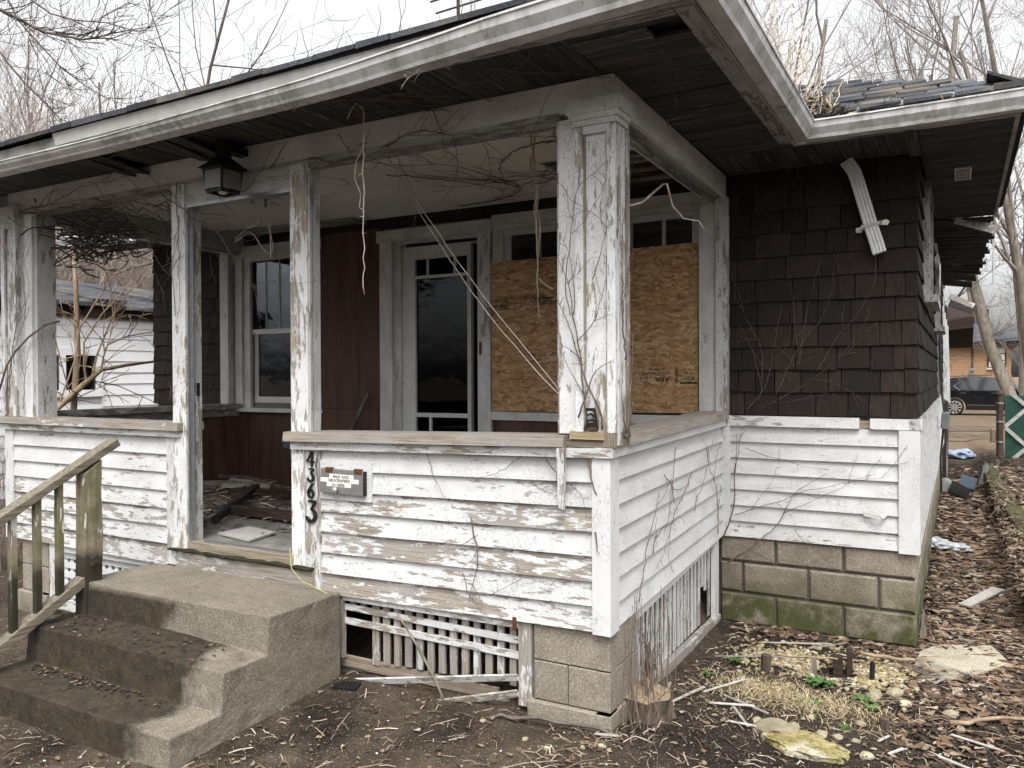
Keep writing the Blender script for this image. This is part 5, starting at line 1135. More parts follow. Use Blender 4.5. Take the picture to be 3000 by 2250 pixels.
for k in range(170):
    c_ = Vector((-4.05+rs.gauss(0, .20), .30+rs.gauss(0, .12), 2.60+rs.gauss(0, .08))); a = rs.uniform(0, 6.28); r_ = rs.uniform(.06, .22)
    t = Vector((math.cos(a), math.sin(a), rs.uniform(-.6, .35))); u_ = t.cross(Vector((rs.uniform(-1, 1), rs.uniform(-1, 1), 1))).normalized()
    pts = [c_+t*(r_*(i/5-.5)*2)+u_*(r_*.5*math.sin(i/5*math.pi))+Vector((rs.uniform(-.012, .012),)*3) for i in range(6)]
    pts = [Vector((max(-4.22, p.x), p.y, min(2.92, p.z))) for p in pts]; mb.tube(pts, rs.choice([.002, .003, .004, .006]), 3)
for k in range(26):
    p = Vector((rs.uniform(-4.1, -3.1), .2+rs.uniform(0, .3), 2.72+rs.uniform(-.1, .15))); pts = [p]
    for i in range(6): p = p+Vector((rs.uniform(.03, .10), rs.uniform(-.03, .03), rs.uniform(-.06, .04))); pts.append(Vector((p.x, p.y, min(2.92, p.z))))
    mb.tube(pts, [.004-.0004*i for i in range(7)], 3)
obj('vine_tangle', mb, 'bark_dark', None, label='dense dark tangle of dead vines in the upper left corner of the porch opening', cat='vine')
mb = MB(); rs = random.Random(21)          # brush of stems rising beside the corner pier
for k in range(46):
    a = rs.uniform(-.6, 1.2); p = Vector((.06+rs.uniform(-.04, .10), .18+rs.uniform(-.10, .25), .02)); pts = [p]; L_ = rs.uniform(.25, .62); n = 6; dx, dy = rs.uniform(-.10, .10), rs.uniform(-.10, .12)
    for i in range(n): p = p+Vector((dx/n+rs.uniform(-.014, .014)-(p.x-.03)*.10, dy/n+rs.uniform(-.014, .014), L_/n)); pts.append(Vector((max(p.x, .012 if p.z > .5 else .02), p.y, p.z)))
    mb.tube(pts, [max(.001, (.0045 if k % 4 == 0 else .0025)*(1-.12*i)) for i in range(n+1)], 4)
obj('vine_brush', mb, 'vine_bark', None, label='brush of bare brown vine stems growing up between stump and corner pier', cat='vine')
mb = MB()
for k in range(5):
    p = Vector((.10+rs.uniform(-.05, .05), .22+rs.uniform(-.05, .1), .10)); a = rs.uniform(-2.2, .6); pts = [p]; l2 = rs.uniform(.2, .5)
    for i in range(7): t = (i+1)/7; pts.append(p+Vector((math.cos(a)*l2*t, math.sin(a)*l2*t, .22*math.sin(t*math.pi)*rs.uniform(.6, 1)-.10*t))+Vector((rs.uniform(-.012, .012),)*3))
    mb.tube(pts, [.0022-.0002*i for i in range(8)], 4)
obj('vine_brush', mb, 'vine_bark', None, label='arching tan runners spilling over the sawn stump', cat='vine')
mb = MB(); rs = random.Random(5)           # straw-coloured vine curtain over the inner roof corner
for k in range(85):
    p = Vector((XF+.02+rs.uniform(0, .12), rs.uniform(.2, 1.5), 3.06)); pts = [p]
    for i in range(5): p = p+Vector((rs.uniform(-.02, .05), rs.uniform(-.03, .05), rs.uniform(.0, .085))); pts.append(p)
    mb.tube(pts, rs.choice([.0012, .0018, .0025]), 3)
obj('dead_vine_mat', mb, 'vine_pale', None, label='straw-coloured dead vines standing up from the roof edge above the side gutter', cat='vine')
mb = MB()
for k in range(30):
    p = Vector((rs.uniform(-3.2, -.2), YF+.05+rs.uniform(0, .2), 3.07)); pts = [p]; h = rs.uniform(.06, .28)
    for i in range(4): p = p+Vector((rs.uniform(-.03, .03), 0, h/4)); pts.append(p)
    mb.tube(pts, [.003, .0025, .002, .0015, .001], 3)
obj('roof_seedlings', mb, 'bark_dark', None, label='bare seedlings sprouting along the front edge of the porch roof', cat='plant', kind='stuff')
# ------------------------------------------------------------------ stump, rocks, stakes, slab, plants
SP_ = thing('tree_stump', (.06, .20, .02), 'low sawn tree stump beside the corner pier', 'stump')
mb = MB(); rs = random.Random(4); n = 22; rings = []
for (z, r_) in ((-.06, .145), (.03, .125), (.10, .112), (.165, .108)):
    rings.append([(.065+(r_*(1+.13*math.sin(3*t+z*9)+.10*rs.uniform(-1, 1)))*math.cos(t), .285+(r_*(1+.12*math.sin(4*t)+.10*rs.uniform(-1, 1)))*math.sin(t), z+.01*math.sin(t)) for t in [2*math.pi*i/n for i in range(n)]])
vs = [p for r_ in rings for p in r_]; fs = [(j*n+i, j*n+(i+1) % n, (j+1)*n+(i+1) % n, (j+1)*n+i) for j in range(3) for i in range(n)]
mb.add(vs, fs); obj('bark', mb, 'stump_bark', SP_); mb = MB(); mb.add([(p[0], p[1], p[2]+.001) for p in rings[-1]], [tuple(range(n))]); obj('cut_face', mb, 'cut_wood', SP_)

def rock(name, c, r, mat, label, seed, flatz=.6, n=2, group=None, cat='stone', rot=0):
    bm = bmesh.new(); bmesh.ops.create_icosphere(bm, subdivisions=n, radius=1); o = Vector((seed*2.3, seed*.7, seed))
    for v in bm.verts:
        k = 1+.35*mnoise.noise(v.co*1.3+o)+.15*mnoise.noise(v.co*3.1+o)+.10*mnoise.noise(v.co*7.3+o); q = v.co*k; x, y = q.x*r[0], q.y*r[1]; z = max(-.4, min(flatz, q.z))*r[2]
        v.co = Vector((c[0]+x*math.cos(rot)-y*math.sin(rot), c[1]+x*math.sin(rot)+y*math.cos(rot), c[2]+z))
    mb = MB(); bm.verts.index_update(); mb.v = [tuple(v.co) for v in bm.verts]; mb.f = [tuple(v.index for v in f.verts) for f in bm.faces]; bm.free()
    return obj(name, mb, mat, None, label=label, cat=cat, group=group)
rock('boulder', (.76, .42, gz(.76, .42)+.0), (.19, .115, .07), 'rock_yellow', 'large flat mossy-yellow rock in the soil at the bottom right', 3.3, .42, 4, cat='rock', rot=-.25)
rock('boulder', (.60, .52, gz(.6, .52)+.005), (.095, .075, .065), 'rock_pale', 'pale lump of rock at the upper left end of the yellow rock', 5.2, .5, 3, cat='rock')
stones = [(.66, .60, .035, 'rounded cream stone just behind the yellow rock'), (.51, .56, .026, 'small yellow stone left of the yellow rock'), (.79, .585, .025, 'oval cream pebble behind the right half of the yellow rock'), (.855, .60, .020, 'smaller oval pebble farther right behind the yellow rock'), (.93, .60, .018, 'little white pebble right of the yellow rock'), (.99, .45, .026, 'round pale stone standing alone right of the yellow rock'), (.93, .80, .022, 'yellowish stone in front of the small dark block'), (.96, 1.16, .040, 'cream stone beside the short dark pipe stake'), (1.05, 1.25, .036, 'pale yellow cobble near the concrete slab'), (1.10, 1.12, .028, 'round white stone left of the concrete slab tip'), (1.30, 1.10, .030, 'lone yellow stone on the dark soil right of the concrete slab'), (.72, .75, .020, 'flat ochre stone in the dry grass'), (-.05, -.18, .013, 'small pale pebble before the corner pier'), (.02, -.14, .016, 'whitish pebble near the corner pier'), (-.30, -.22, .013, 'small tan pebble in front of the lattice'), (-.55, -.16, .012, 'cream pebble under the broken lattice'), (-.18, -.25, .012, 'small cream pebble at the bottom edge below the pier'), (-.95, -.10, .011, 'pale pebble between lattice and steps')]
for k, (x, y, s, lb) in enumerate(stones): rock('stone', (x, y, gz(x, y)+s*.25), (s*rnd(.9, 1.3), s*rnd(.8, 1.1), s*rnd(.6, .8)), 'rock_pale', lb, k+1.5, .9, 2, rot=rnd(0, 3), group='loose stones in the yard')
mb = MB(); slab = [(1.11, 1.62), (1.135, 2.0), (1.22, 2.16), (1.50, 2.30), (1.58, 2.0), (1.42, 1.72), (1.30, 1.58), (1.2, 1.55)]
mb.prism([(x, y) for x, y in slab], 'xy', -.06, .022); mb.map(lambda p: Vector((p.x, p.y, p.z+gz(p.x, p.y) if p.z > 0 else p.z)))
obj('concrete_slab', mb, 'slab_concrete', None, label='half-buried piece of concrete path by the house corner', cat='slab')
for (x, y, h, w_, m_, lb, cat, rd) in ((.637, 1.40, .105, .026, 'bare_wood_z', 'short square wooden stake left of the hole', 'stake', 0), (.925, 1.405, .105, .026, 'black_iron', 'short dark round stake right of the hole', 'stake', 1), (.74, 1.56, .115, .05, 'dark_timber', 'rotten wooden block standing at the back of the hole', 'stake', 0), (.80, 1.57, .14, .03, 'dark_timber', 'thin dark stake behind the hole', 'stake', 0), (.40, 1.28, .09, .055, 'stump_bark', 'little cut sapling stump left of the gravel', 'stump', 1), (1.025, .82, .05, .045, 'stump_bark', 'small dark round block lying on the soil', 'block', 1)):
    mb = MB(); z = gz(x, y)-.04
    if rd: mb.tube([(x, y, z), (x+.004, y, z+.04+h)], w_/2, 10)
    else: mb.beam((x, y, z), (x-.004, y+.004, z+.04+h), w_, w_*.8, (0, 1, 0))
    obj('stake' if cat == 'stake' else 'wood_stub', mb, m_, None, label=lb, cat=cat)
mb = MB(); mb.prism([(1.115, 2.30), (1.165, 2.30), (1.16, 2.36), (1.12, 2.35)], 'xy', -.05, .02); mb.v = [(x, y, z) if z < 0 else (1.14+(x-1.14)*.15, 2.32+(y-2.32)*.2, .18) for x, y, z in mb.v]; obj('splinter_stake', mb, 'bare_wood_z', None, label='pointed splintered stake at the foundation corner', cat='stake')
thin('stick', wig((.86, 1.60, .075), (1.12, 1.66, .06), 8, .006, 61), .011, 'bark_tan', 'thick brown stick bridging the hole towards the slab', 'stick', 6)
thin('stick', wig((.42, 1.42, .05), (.74, 1.50, .06), 8, .006, 62), .006, 'bark_tan', 'thin stick lying across the gravel left of the hole', 'stick', 5)
def weed(x, y, s, nl, lb, seed, up=.5):
    rs = random.Random(seed); mb = MB(); z = gz(x, y)
    for k in range(nl):
        a = 6.283*k/nl+rs.uniform(-.3, .3); L_ = s*rs.uniform(.6, 1.1); e = up*rs.uniform(.4, 1.2); w_ = L_*.17
        d = Vector((math.cos(a), math.sin(a), 0)); sd = Vector((-d.y, d.x, 0)); p = Vector((x, y, z))
        pts = []
        for i in range(5):
            t = i/4; c = p+d*(L_*t)+Vector((0, 0, L_*e*math.sin(t*2.0)*.8)); wd = w_*math.sin(math.pi*min(.98, .12+t*.85)); pts.append((c-sd*wd+Vector((0, 0, wd*.4)), c, c+sd*wd+Vector((0, 0, wd*.4))))
        vs = [q for tr in pts for q in tr]; fs = []
        for i in range(4): b = i*3; fs += [(b, b+1, b+4, b+3), (b+1, b+2, b+5, b+4)]
        mb.add(vs, fs)
    return obj('weed', mb, 'weed_green', None, label=lb, cat='plant', smooth=True)
weed(.693, 1.21, .085, 26, 'lush green rosette weed in front of the wooden stake', 1); weed(.675, .92, .075, 14, 'flat green weed in the dry grass', 2, .2); weed(.915, 1.08, .06, 11, 'small green weed right of the dry grass', 3, .4); weed(.965, 1.0, .06, 12, 'small green rosette in front of the other weeds', 4, .3); weed(.87, .72, .05, 8, 'tiny weed near the small dark block', 5, .2); weed(.22, 1.30, .06, 14, 'feathery green weed near the side lattice', 6, .6); weed(.15, 1.05, .05, 10, 'feathery weed nearest the side lattice', 7, .6)

# ------------------------------------------------------------------ litter
def inside_house(x, y):
    if -4.75 < x < .02 and .02 < y < 2.1: return True
    if HL < x < W+.01 and y > D-.01 and y < 13.7: return True
    return -3.0 < x < -1.49 and -1.09 < y < .05
def dens(x, y):
    d = .35
    if x > 1.1 and y > 1.8: d = 1.0
    if x < -1.5: d = .9
    if -1.5 < x < .1 and y < .1: d = .55
    if .1 < x < 1.1 and y > 1.85: d = 1.0
    if 1.0 < x and y < 1.9: d = .55
    return d
rs = random.Random(9); LV, TW, CH = MB(), MB(), MB()
def leaf(mb, x, y, z, s, v):
    a = rs.uniform(0, 6.28); k = rs.uniform(.35, .65); pts = []
    for i, (u, w) in enumerate(((-1, 0), (-.45, -.8), (.35, -1), (1, -.1), (.4, .85), (-.5, .9))):
        u *= s*rs.uniform(.75, 1.2); w *= s*k*rs.uniform(.6, 1.25); pts.append((x+u*math.cos(a)-w*math.sin(a), y+u*math.sin(a)+w*math.cos(a), z+rs.uniform(0, s*.45)))
    mb.add(pts, [(0, 1, 2, 3), (0, 3, 4, 5)], v)
def spot():
    while True:
        k = rs.random()
        if k < .40: x, y = rs.uniform(1.12, 2.6), abs(rs.gauss(0, 4.0))+1.2
        elif k < .80: x, y = rs.uniform(-.2, 2.2), rs.uniform(-.6, 2.1)
        elif k < .92: x, y = rs.uniform(-2.6, .1), rs.uniform(-1.9, .05)
        else: x, y = rs.uniform(-7.5, -2.6), rs.uniform(-2.0, 2.0)
        if not inside_house(x, y) and rs.random() < dens(x, y) and y < 16: return x, y
for k in range(19000):
    x, y = spot(); s = rs.choice([rs.uniform(.006, .018), rs.uniform(.012, .030)])*(1+min(1.4, max(0, y)*.18)); a = rs.uniform(0, 6.28); z = gz(x, y)+rs.uniform(.002, .012); c_, s_ = math.cos(a)*s, math.sin(a)*s
    if .25 < x < 1.0 and .6 < y < 1.8 and rs.random() < .7: continue
    if x < 1.08 and y < 1.9:
        if rs.random() < .45: continue
        s *= .62
    leaf(LV, x, y, z, s*1.1, rs.random())
for k in range(8000):
    x, y = spot(); L_ = rs.uniform(.02, .10)*(1+min(1.5, max(0, y)*.2)); a = rs.uniform(0, 6.28); z = gz(x, y)+rs.uniform(.003, .012)
    if rs.random() < .05: L_ *= 2.6
    p = Vector((x, y, z)); d = Vector((math.cos(a), math.sin(a), 0))*L_; m_ = p+d*.5+Vector((rs.uniform(-.1, .1)*L_, rs.uniform(-.1, .1)*L_, rs.uniform(0, .012))); q = p+d
    if inside_house(q.x, q.y): continue
    TW.tube([p, m_, Vector((q.x, q.y, gz(q.x, q.y)+.005))], rs.choice([.0010, .0014, .002, .0028]), 3, rs.random(), cap=False)
for k in range(1500):
    x, y = spot(); s = rs.uniform(.0025, .008); z = gz(x, y)+.003; a = rs.uniform(0, 6.28); c_, s_ = math.cos(a)*s, math.sin(a)*s*.7
    CH.add([(x-c_, y-s_, z), (x+s_, y-c_, z+.002), (x+c_, y+s_, z+.004), (x-s_, y+c_, z+.002)], [(0, 1, 2, 3)], rs.random())
for k in range(1500):
    y = 2.6+abs(rs.gauss(0, 3.2)); x = rs.uniform(1.66, 2.05); s = rs.uniform(.012, .04); a = rs.uniform(0, 6.28); z = .285-.004*(y-3)+rs.uniform(-.02, .02)+(gz(x, y)-.28 if x > 1.97 else 0); c_, s_ = math.cos(a)*s, math.sin(a)*s
    if y > 11: continue
    if k % 3: leaf(LV, x, y, z, s*1.1, rs.random())
    else: TW.tube([(x-c_*3, y-s_*3, z-.03), (x, y, z+rs.uniform(0, .05)), (x+c_*3, y+s_*3, z-.02)], rs.choice([.0015, .0025]), 3, rs.random(), cap=False)
obj('leaf_litter', LV, 'leaf_litter_mat', kind='stuff', label='dead brown leaves scattered over the soil', cat='leaves')
obj('twig_litter', TW, 'twig_litter_mat', kind='stuff', label='dead twigs scattered over the soil', cat='twigs')
obj('paint_chips', CH, 'chip_mat', kind='stuff', label='white paint chips and grit scattered on the ground', cat='chips')
GV = MB(); ico = bmesh.new(); bmesh.ops.create_icosphere(ico, subdivisions=1, radius=1); iv = [v.co.copy() for v in ico.verts]; ico.verts.index_update(); iff = [tuple(v.index for v in f.verts) for f in ico.faces]; ico.free()
for k in range(1900):
    t = rs.random()
    if t < .5: x, y = rs.gauss(.50, .13), rs.gauss(1.52, .09)
    elif t < .85: x, y = rs.gauss(.96, .10), rs.gauss(1.52, .13)
    else: x, y = rs.uniform(.1, 1.2), rs.uniform(1.0, 1.9)
    if y > 2.0 or x > 1.25 or ((x-.72)/.12)**2+((y-1.50)/.09)**2 < 1: continue
    s = rs.uniform(.005, .016); z = gz(x, y)+s*.3+.004*rs.random(); sx, sy, sz = s*rs.uniform(.8, 1.4), s*rs.uniform(.7, 1.1), s*rs.uniform(.5, .8); a = rs.uniform(0, 3.14); ca, sa = math.cos(a), math.sin(a)
    GV.add([(x+(v.x*sx*ca-v.y*sy*sa), y+(v.x*sx*sa+v.y*sy*ca), z+v.z*sz) for v in iv], iff, rs.random())
obj('gravel', GV, 'gravel_mat', kind='stuff', label='patch of yellowish gravel around the hole by the house', cat='gravel')
GR = MB()
for k in range(3800):
    t = rs.random()
    if t < .45: x, y = rs.gauss(.42, .12), rs.gauss(.98, .10)
    elif t < .85: x, y = rs.gauss(.74, .16), rs.gauss(.93, .07)
    else: x, y = rs.gauss(.75, .35), rs.gauss(.85, .2)
    if x < .06: continue
    L_ = rs.uniform(.015, .055); a = rs.uniform(0, 6.28); z = gz(x, y); d = Vector((math.cos(a), math.sin(a), rs.uniform(.1, .8))).normalized()*L_; sd = Vector((-math.sin(a), math.cos(a), 0))*.0011; p = Vector((x, y, z))
    GR.add([p-sd, p+sd, p+d*.6+sd+Vector((0, 0, .003)), p+d, p+d*.6-sd+Vector((0, 0, .003))], [(0, 1, 2, 3, 4)], rs.random())
obj('dry_grass', GR, 'grass_mat', kind='stuff', label='dry straw-coloured grass tufts behind the yellow rock', cat='grass')
# white plastic strips and laths lying about
strips = [(.11, .45, 75, .34, 'white strip pointing at the viewer below the stump'), (.20, .75, 60, .30, 'white strip on the soil right of the stump'), (.30, .78, -30, .28, 'white strip crossing another beside the dry grass'), (.27, .60, 25, .22, 'white strip in front of the dry grass'), (.36, .68, -60, .26, 'long white strip slanting to the yellow rock'), (.10, 1.35, 20, .40, 'pale lath lying along the side lattice'), (.28, 1.72, 25, .42, 'long grey lath behind the gravel'), (.55, 1.78, 40, .24, 'short grey lath behind the gravel'), (1.02, .62, 65, .09, 'short white strip right of the small dark block'), (1.07, .50, 60, .10, 'leg of a bent white strip'), (1.22, .60, -30, .20, 'white strip on the lower right soil'), (1.30, .85, -25, .22, 'white strip farther right on the soil'), (1.45, 1.35, 10, .30, 'long white strip right of the slab'), (1.36, 1.38, 35, .18, 'white strip crossing right of the slab'), (-.05, -.05, 5, .12, 'short white strip in front of the corner pier'), (.40, .45, 10, .16, 'white strip left of the yellow rock'), (1.20, 1.45, 60, .14, 'white strip at the lower edge of the slab'), (.05, .62, 100, .16, 'pale strip in the litter behind the stump')]
for k, (x, y, a, L_, lb) in enumerate(strips):
    a = R(a); p = Vector((x, y, gz(x, y)+.012)); q = p+Vector((math.cos(a), math.sin(a), 0))*L_; q.z = gz(q.x, q.y)+.012+rnd(0, .02)
    mb = MB(); mb.beam(p, q, rnd(.010, .016), .005); obj('lath_strip', mb, 'lath_strip', None, label=lb, cat='strip', group='white strips littering the yard')
thin('fallen_branch', wig((-.55, -.12, .08), (.02, -.02, .085), 9, .008, 71, -.02), [.007]*10, 'bark_dark', 'dark stick lying along the foot of the corner pier', 'stick', 5)
mb = MB(); mb.beam((-1.02, -.10, .06), (-.72, -.36, .03), .028, .012); obj('lath_strip', mb, 'moss_timber', None, label='mossy wooden strip on the soil before the lattice', cat='strip')
thin('leaning_stick', [(-1.14, -.01, .44), (-1.00, -.03, .30), (-.88, -.05, .16), (-.80, -.07, .04)], [.005, .008, .008, .004], 'bark_grey', 'bent stick leaning across the front lattice', 'stick', 5)
for k, (x0, y0, x1, y1, r_, lb) in enumerate(((1.30, .95, 1.75, 1.30, .012, 'thick tan branch lying at the right edge of the yard'), (1.22, 2.5, 1.62, 2.62, .009, 'branch lying across the start of the side path'), (1.25, 3.05, 1.70, 3.0, .008, 'branch on the side path before the pale board'), (1.15, 1.92, 1.5, 1.95, .007, 'brown branch lying over the concrete slab end'))):
    thin('fallen_branch', wig((x0, y0, gz(x0, y0)+.02), (x1, y1, gz(x1, y1)+.02), 8, .012, 80+k), [r_*(1-.07*i) for i in range(9)], 'bark_tan', lb, 'branch', 6)
mb = MB(); mb.beam((-1.42, -.16, .06), (-1.30, -.12, .06), .09, .05); obj('charred_block', mb, 'black_dark', None, label='charred black wood block beside the steps', cat='block')
slabthing('paving_slab', [(-2.9, -1.9, .012), (-1.95, -1.75, .012), (-2.05, -1.45, .014), (-3.2, -1.5, .014)], .022, 'slab_concrete', 'worn concrete paving at the foot of the steps', 'paving')
# rotten leaves lying on the treads
mb = MB(); rs = random.Random(33)
for k in range(420):
    t = rs.random()
    if t < .7: x, y, z = rs.gauss(-2.45, .28), -.815-abs(rs.gauss(0, .05)), .150
    else: x, y, z = rs.uniform(-2.9, -1.7), rs.uniform(-.78, -.54), .331
    if not -2.88 < x < -1.55: continue
    s = rs.uniform(.004, .016); a = rs.uniform(0, 6.28); c_, s_ = math.cos(a)*s, math.sin(a)*s; mb.add([(x-c_, y-s_, z), (x+s_*.6, y-c_*.6, z+rs.uniform(0, .008)), (x+c_, y+s_, z+.004), (x-s_*.6, y+c_*.6, z+rs.uniform(0, .008))], [(0, 1, 2, 3)], rs.choice([.15, .4, .8, .8, .4, .6]))
obj('step_leaves', mb, 'leaf_litter_mat', kind='stuff', label='rotted leaves on the lower treads', cat='leaves')

# ------------------------------------------------------------------ right-hand side passage
mb = MB(); rs = random.Random(14)
for k, (x0, y0, x1, y1, z, lb) in enumerate(((1.74, 2.7, 1.76, 4.15, .27, 'nearest mossy railway sleeper edging the side path'), (1.78, 4.25, 1.74, 6.35, .30, 'second mossy sleeper edging the side path'), (1.72, 6.45, 1.67, 8.2, .27, 'third mossy sleeper along the side path'), (1.66, 8.3, 1.62, 11.2, .25, 'farthest mossy sleeper near the fence post'))):
    t_ = thing('sleeper', (x0, y0, .05), lb, 'sleeper', 'mossy sleepers edging the side path')
    mb = MB(); mb.beam((x0+.09, y0, z-.09), (x1+.09, y1, z-.11), .17, .19); obj('beam', rough_solid(mb, .02, .05, 5, k+1.0, 3.5), 'moss_timber', t_)
    mb = MB(); mb.beam((x0+.10, y0+.05, z-.27), (x1+.10, y1-.05, z-.29), .16, .17); obj('beam', mb, 'timber_end', t_)
def crumple(name, c, r, mat, label, cat, seed, rot=0):
    bm = bmesh.new(); bmesh.ops.create_icosphere(bm, subdivisions=3, radius=1); o = Vector((seed, seed*2, seed*.5))
    for v in bm.verts:
        k = 1+.5*mnoise.noise(v.co*2.2+o)+.3*mnoise.noise(v.co*5+o); q = v.co*k; x, y = q.x*r[0], q.y*r[1]; v.co = Vector((c[0]+x*math.cos(rot)-y*math.sin(rot), c[1]+x*math.sin(rot)+y*math.cos(rot), c[2]+max(-.3, q.z)*r[2]))
    mb = MB(); bm.verts.index_update(); mb.v = [tuple(v.co) for v in bm.verts]; mb.f = [tuple(v.index for v in f.verts) for f in bm.faces]; bm.free(); return obj(name, mb, mat, None, label=label, cat=cat)
crumple('plastic_bag', (1.17, 5.2, .045), (.13, .12, .06), 'clear_bag', 'crumpled clear plastic on the side path, left half', 'bag', 3); crumple('plastic_bag', (1.33, 5.18, .03), (.10, .07, .045), 'clear_bag', 'trailing crumpled plastic on the side path, right half', 'bag', 7)
crumple('cloth', (1.36, 14.6, .06), (.26, .2, .12), 'blue_cloth', 'blue and white cloth dropped at the far end of the side path', 'cloth', 5)
slabthing('loose_board', [(1.33, 3.16, .02), (1.40, 3.12, .02), (1.63, 3.72, .025), (1.55, 3.76, .025)], .012, 'white_board', 'pale plank lying on the side path', 'plank')
CAN = thing('paint_can', (1.15, 9.45, .0), 'grey metal can lying on the side path by the foundation', 'can'); mb = MB(); mb.tube([(1.15, 9.32, .09), (1.17, 9.62, .09)], .09, 14); obj('can_body', mb, 'aluminium', CAN); mb = MB(); mb.tube([(1.149, 9.30, .09), (1.15, 9.325, .09)], .075, 14); obj('can_lid', mb, 'mail_metal', CAN)
slabthing('plastic_sheet', [(1.20, 9.1, .02), (1.42, 8.6, .02), (1.46, 8.7, .12), (1.26, 9.3, .16)], .03, 'black_plastic', 'black plastic panel lying in front of the metal can', 'panel'); slabthing('plastic_sheet', [(1.32, 9.7, .03), (1.52, 9.4, .03), (1.56, 9.8, .14), (1.38, 10.0, .16)], .03, 'blue_grey_plastic', 'bent grey-blue sheet behind the black panel', 'panel')
slabthing('grey_shard', [(1.58, 10.0, .05), (1.72, 9.9, .05), (1.70, 10.1, .34), (1.66, 10.15, .34)], .02, 'grey_box', 'upright grey shard by the sleeper', 'shard')
EB = thing('electric_box', (1.17, 7.0, 1.0), 'grey utility box hanging by cables on the house side wall', 'utility box')
mb = MB(); mb.hexa([(1.15, 6.9, 1.03), (1.235, 6.9, 1.02), (1.235, 7.15, 1.02), (1.15, 7.15, 1.03), (1.165, 6.9, 1.21), (1.245, 6.9, 1.21), (1.245, 7.15, 1.21), (1.165, 7.15, 1.21)]); obj('case', rough_solid(mb, .01, 0, 0, 1), 'grey_box', EB)
mb = MB(); mb.tube([(1.19, 7.02, 1.20), (1.16, 7.03, 1.45), (1.15, 7.04, 1.85), (1.14, 7.05, 2.2)], .012, 5); mb.tube([(1.18, 7.0, 1.04), (1.15, 7.0, .7), (1.16, 7.0, .3)], .012, 5); obj('cable', mb, 'black_plastic', EB)
# chain-link fence with green slats and white bands
FY = 13.0; FX0, FX1, FZ0, FZ1 = 2.03, 6.2, .20, 1.27
FN = thing('slat_fence', (FX0, FY, .15), 'green slatted chain-link fence with white diagonal bands', 'fence')
def clip(poly, x0, x1, z0, z1):
    for f_, s_ in ((lambda p: p[0]-x0, 0), (lambda p: x1-p[0], 0), (lambda p: p[1]-z0, 0), (lambda p: z1-p[1], 0)):
        out = []
        for i in range(len(poly)):
            a, b = poly[i], poly[(i+1) % len(poly)]; fa, fb = f_(a), f_(b)
            if fa >= 0: out.append(a)
            if fa*fb < 0: t = fa/(fa-fb); out.append((a[0]+(b[0]-a[0])*t, a[1]+(b[1]-a[1])*t))
        poly = out
        if len(poly) < 3: return None
    return poly
def diag(c, w, sl, y0, y1, mat, nm):
    # strip through (c, FZ0) rising with slope sl
    hx = 1.6; poly = clip([(c-w/2-.2, FZ0-.2*sl), (c+w/2-.2, FZ0-.2*sl), (c+w/2+hx, FZ0+hx*sl), (c-w/2+hx, FZ0+hx*sl)] if sl > 0 else [(c-w/2-hx, FZ0-hx*sl), (c+w/2-hx, FZ0-hx*sl), (c+w/2+.2, FZ0+.2*sl), (c-w/2+.2, FZ0+.2*sl)], FX0, FX1, FZ0, FZ1)
    if poly: mb = MB(); mb.prism(poly, 'xz', y0, y1); obj(nm, mb, mat, FN)
mb = MB(); mb.box(FX0, FX1, FY+.022, FY+.026, FZ0, FZ1); obj('backing', mb, 'green_vinyl', FN)
c = FX0-1.5
while c < FX1+1: diag(c, .062, .62, FY, FY+.012, 'green_vinyl', 'slat'); c += .07
for c in (2.05, 2.72, 3.4, 4.1, 4.8): diag(c-.55, .085, 1.0, FY-.02, FY-.008, 'fence_white', 'white_band')
for c in (2.0, 2.68, 3.36, 4.04, 4.72, 5.4): diag(c+.55, .085, -1.0, FY-.034, FY-.022, 'fence_white', 'white_band')
mb = MB(); mb.tube([(1.955, FY, -.1), (1.955, FY, 1.31)], .055, 10); obj('post', mb, 'rusty_post', FN); mb = MB(); mb.tube([(1.955, FY, 1.29), (1.955, FY, 1.36)], [.075, .05], 10); obj('post_cap', mb, 'rusty_post', FN)
for z in (.45, .8, 1.12): mb = MB(); mb.tube([(1.955, FY, z), (1.955, FY, z+.03)], .066, 10); obj('clamp', mb, 'aluminium', FN)

# ------------------------------------------------------------------ parked car
CX0, CY0, CZ0 = .35, 35.1, -.08
CAR = thing('parked_car', (CX0+2.1, CY0+.9, CZ0), 'dark blue-black compact SUV parked before the brick house', 'car')
def cp(x, z): return (CX0+x, CZ0+z)
def arch(cx, r): return [cp(cx+r*math.cos(R(a)), .35+r*math.sin(R(a))) for a in range(170, 9, -16)]
low = [cp(.12, .28), cp(.02, .45), cp(.0, .78), cp(.06, 1.0), cp(.30, 1.06), cp(1.6, 1.04), cp(3.15, 1.02), cp(3.9, .92), cp(4.22, .76), cp(4.28, .45), cp(4.2, .26)]+[cp(3.82, .26)]+arch(3.42, .40)[::-1]+[cp(3.02, .24), cp(1.24, .24)]+arch(.84, .40)[::-1]+[cp(.46, .27)]
def extr(poly, ya, yb, ins=0): mb = MB(); mb.prism(poly, 'xz', ya, yb); return mb
obj('body', extr(low, CY0+.02, CY0+1.76), 'car_paint', CAR)
gh = [cp(.08, 1.02), cp(.42, 1.46), cp(.75, 1.58), cp(1.7, 1.64), cp(2.35, 1.58), cp(2.75, 1.42), cp(3.35, 1.02)]
mb = MB(); n = len(gh); vs = [(x, CY0+.05+(z-CZ0-1.0)*.28, z) for x, z in gh]+[(x, CY0+1.73-(z-CZ0-1.0)*.28, z) for x, z in gh]; mb.add(vs, [tuple(range(n)), tuple(range(2*n-1, n-1, -1))]+[(i, (i+1) % n, n+(i+1) % n, n+i) for i in range(n)]); obj('cabin', mb, 'car_paint', CAR)
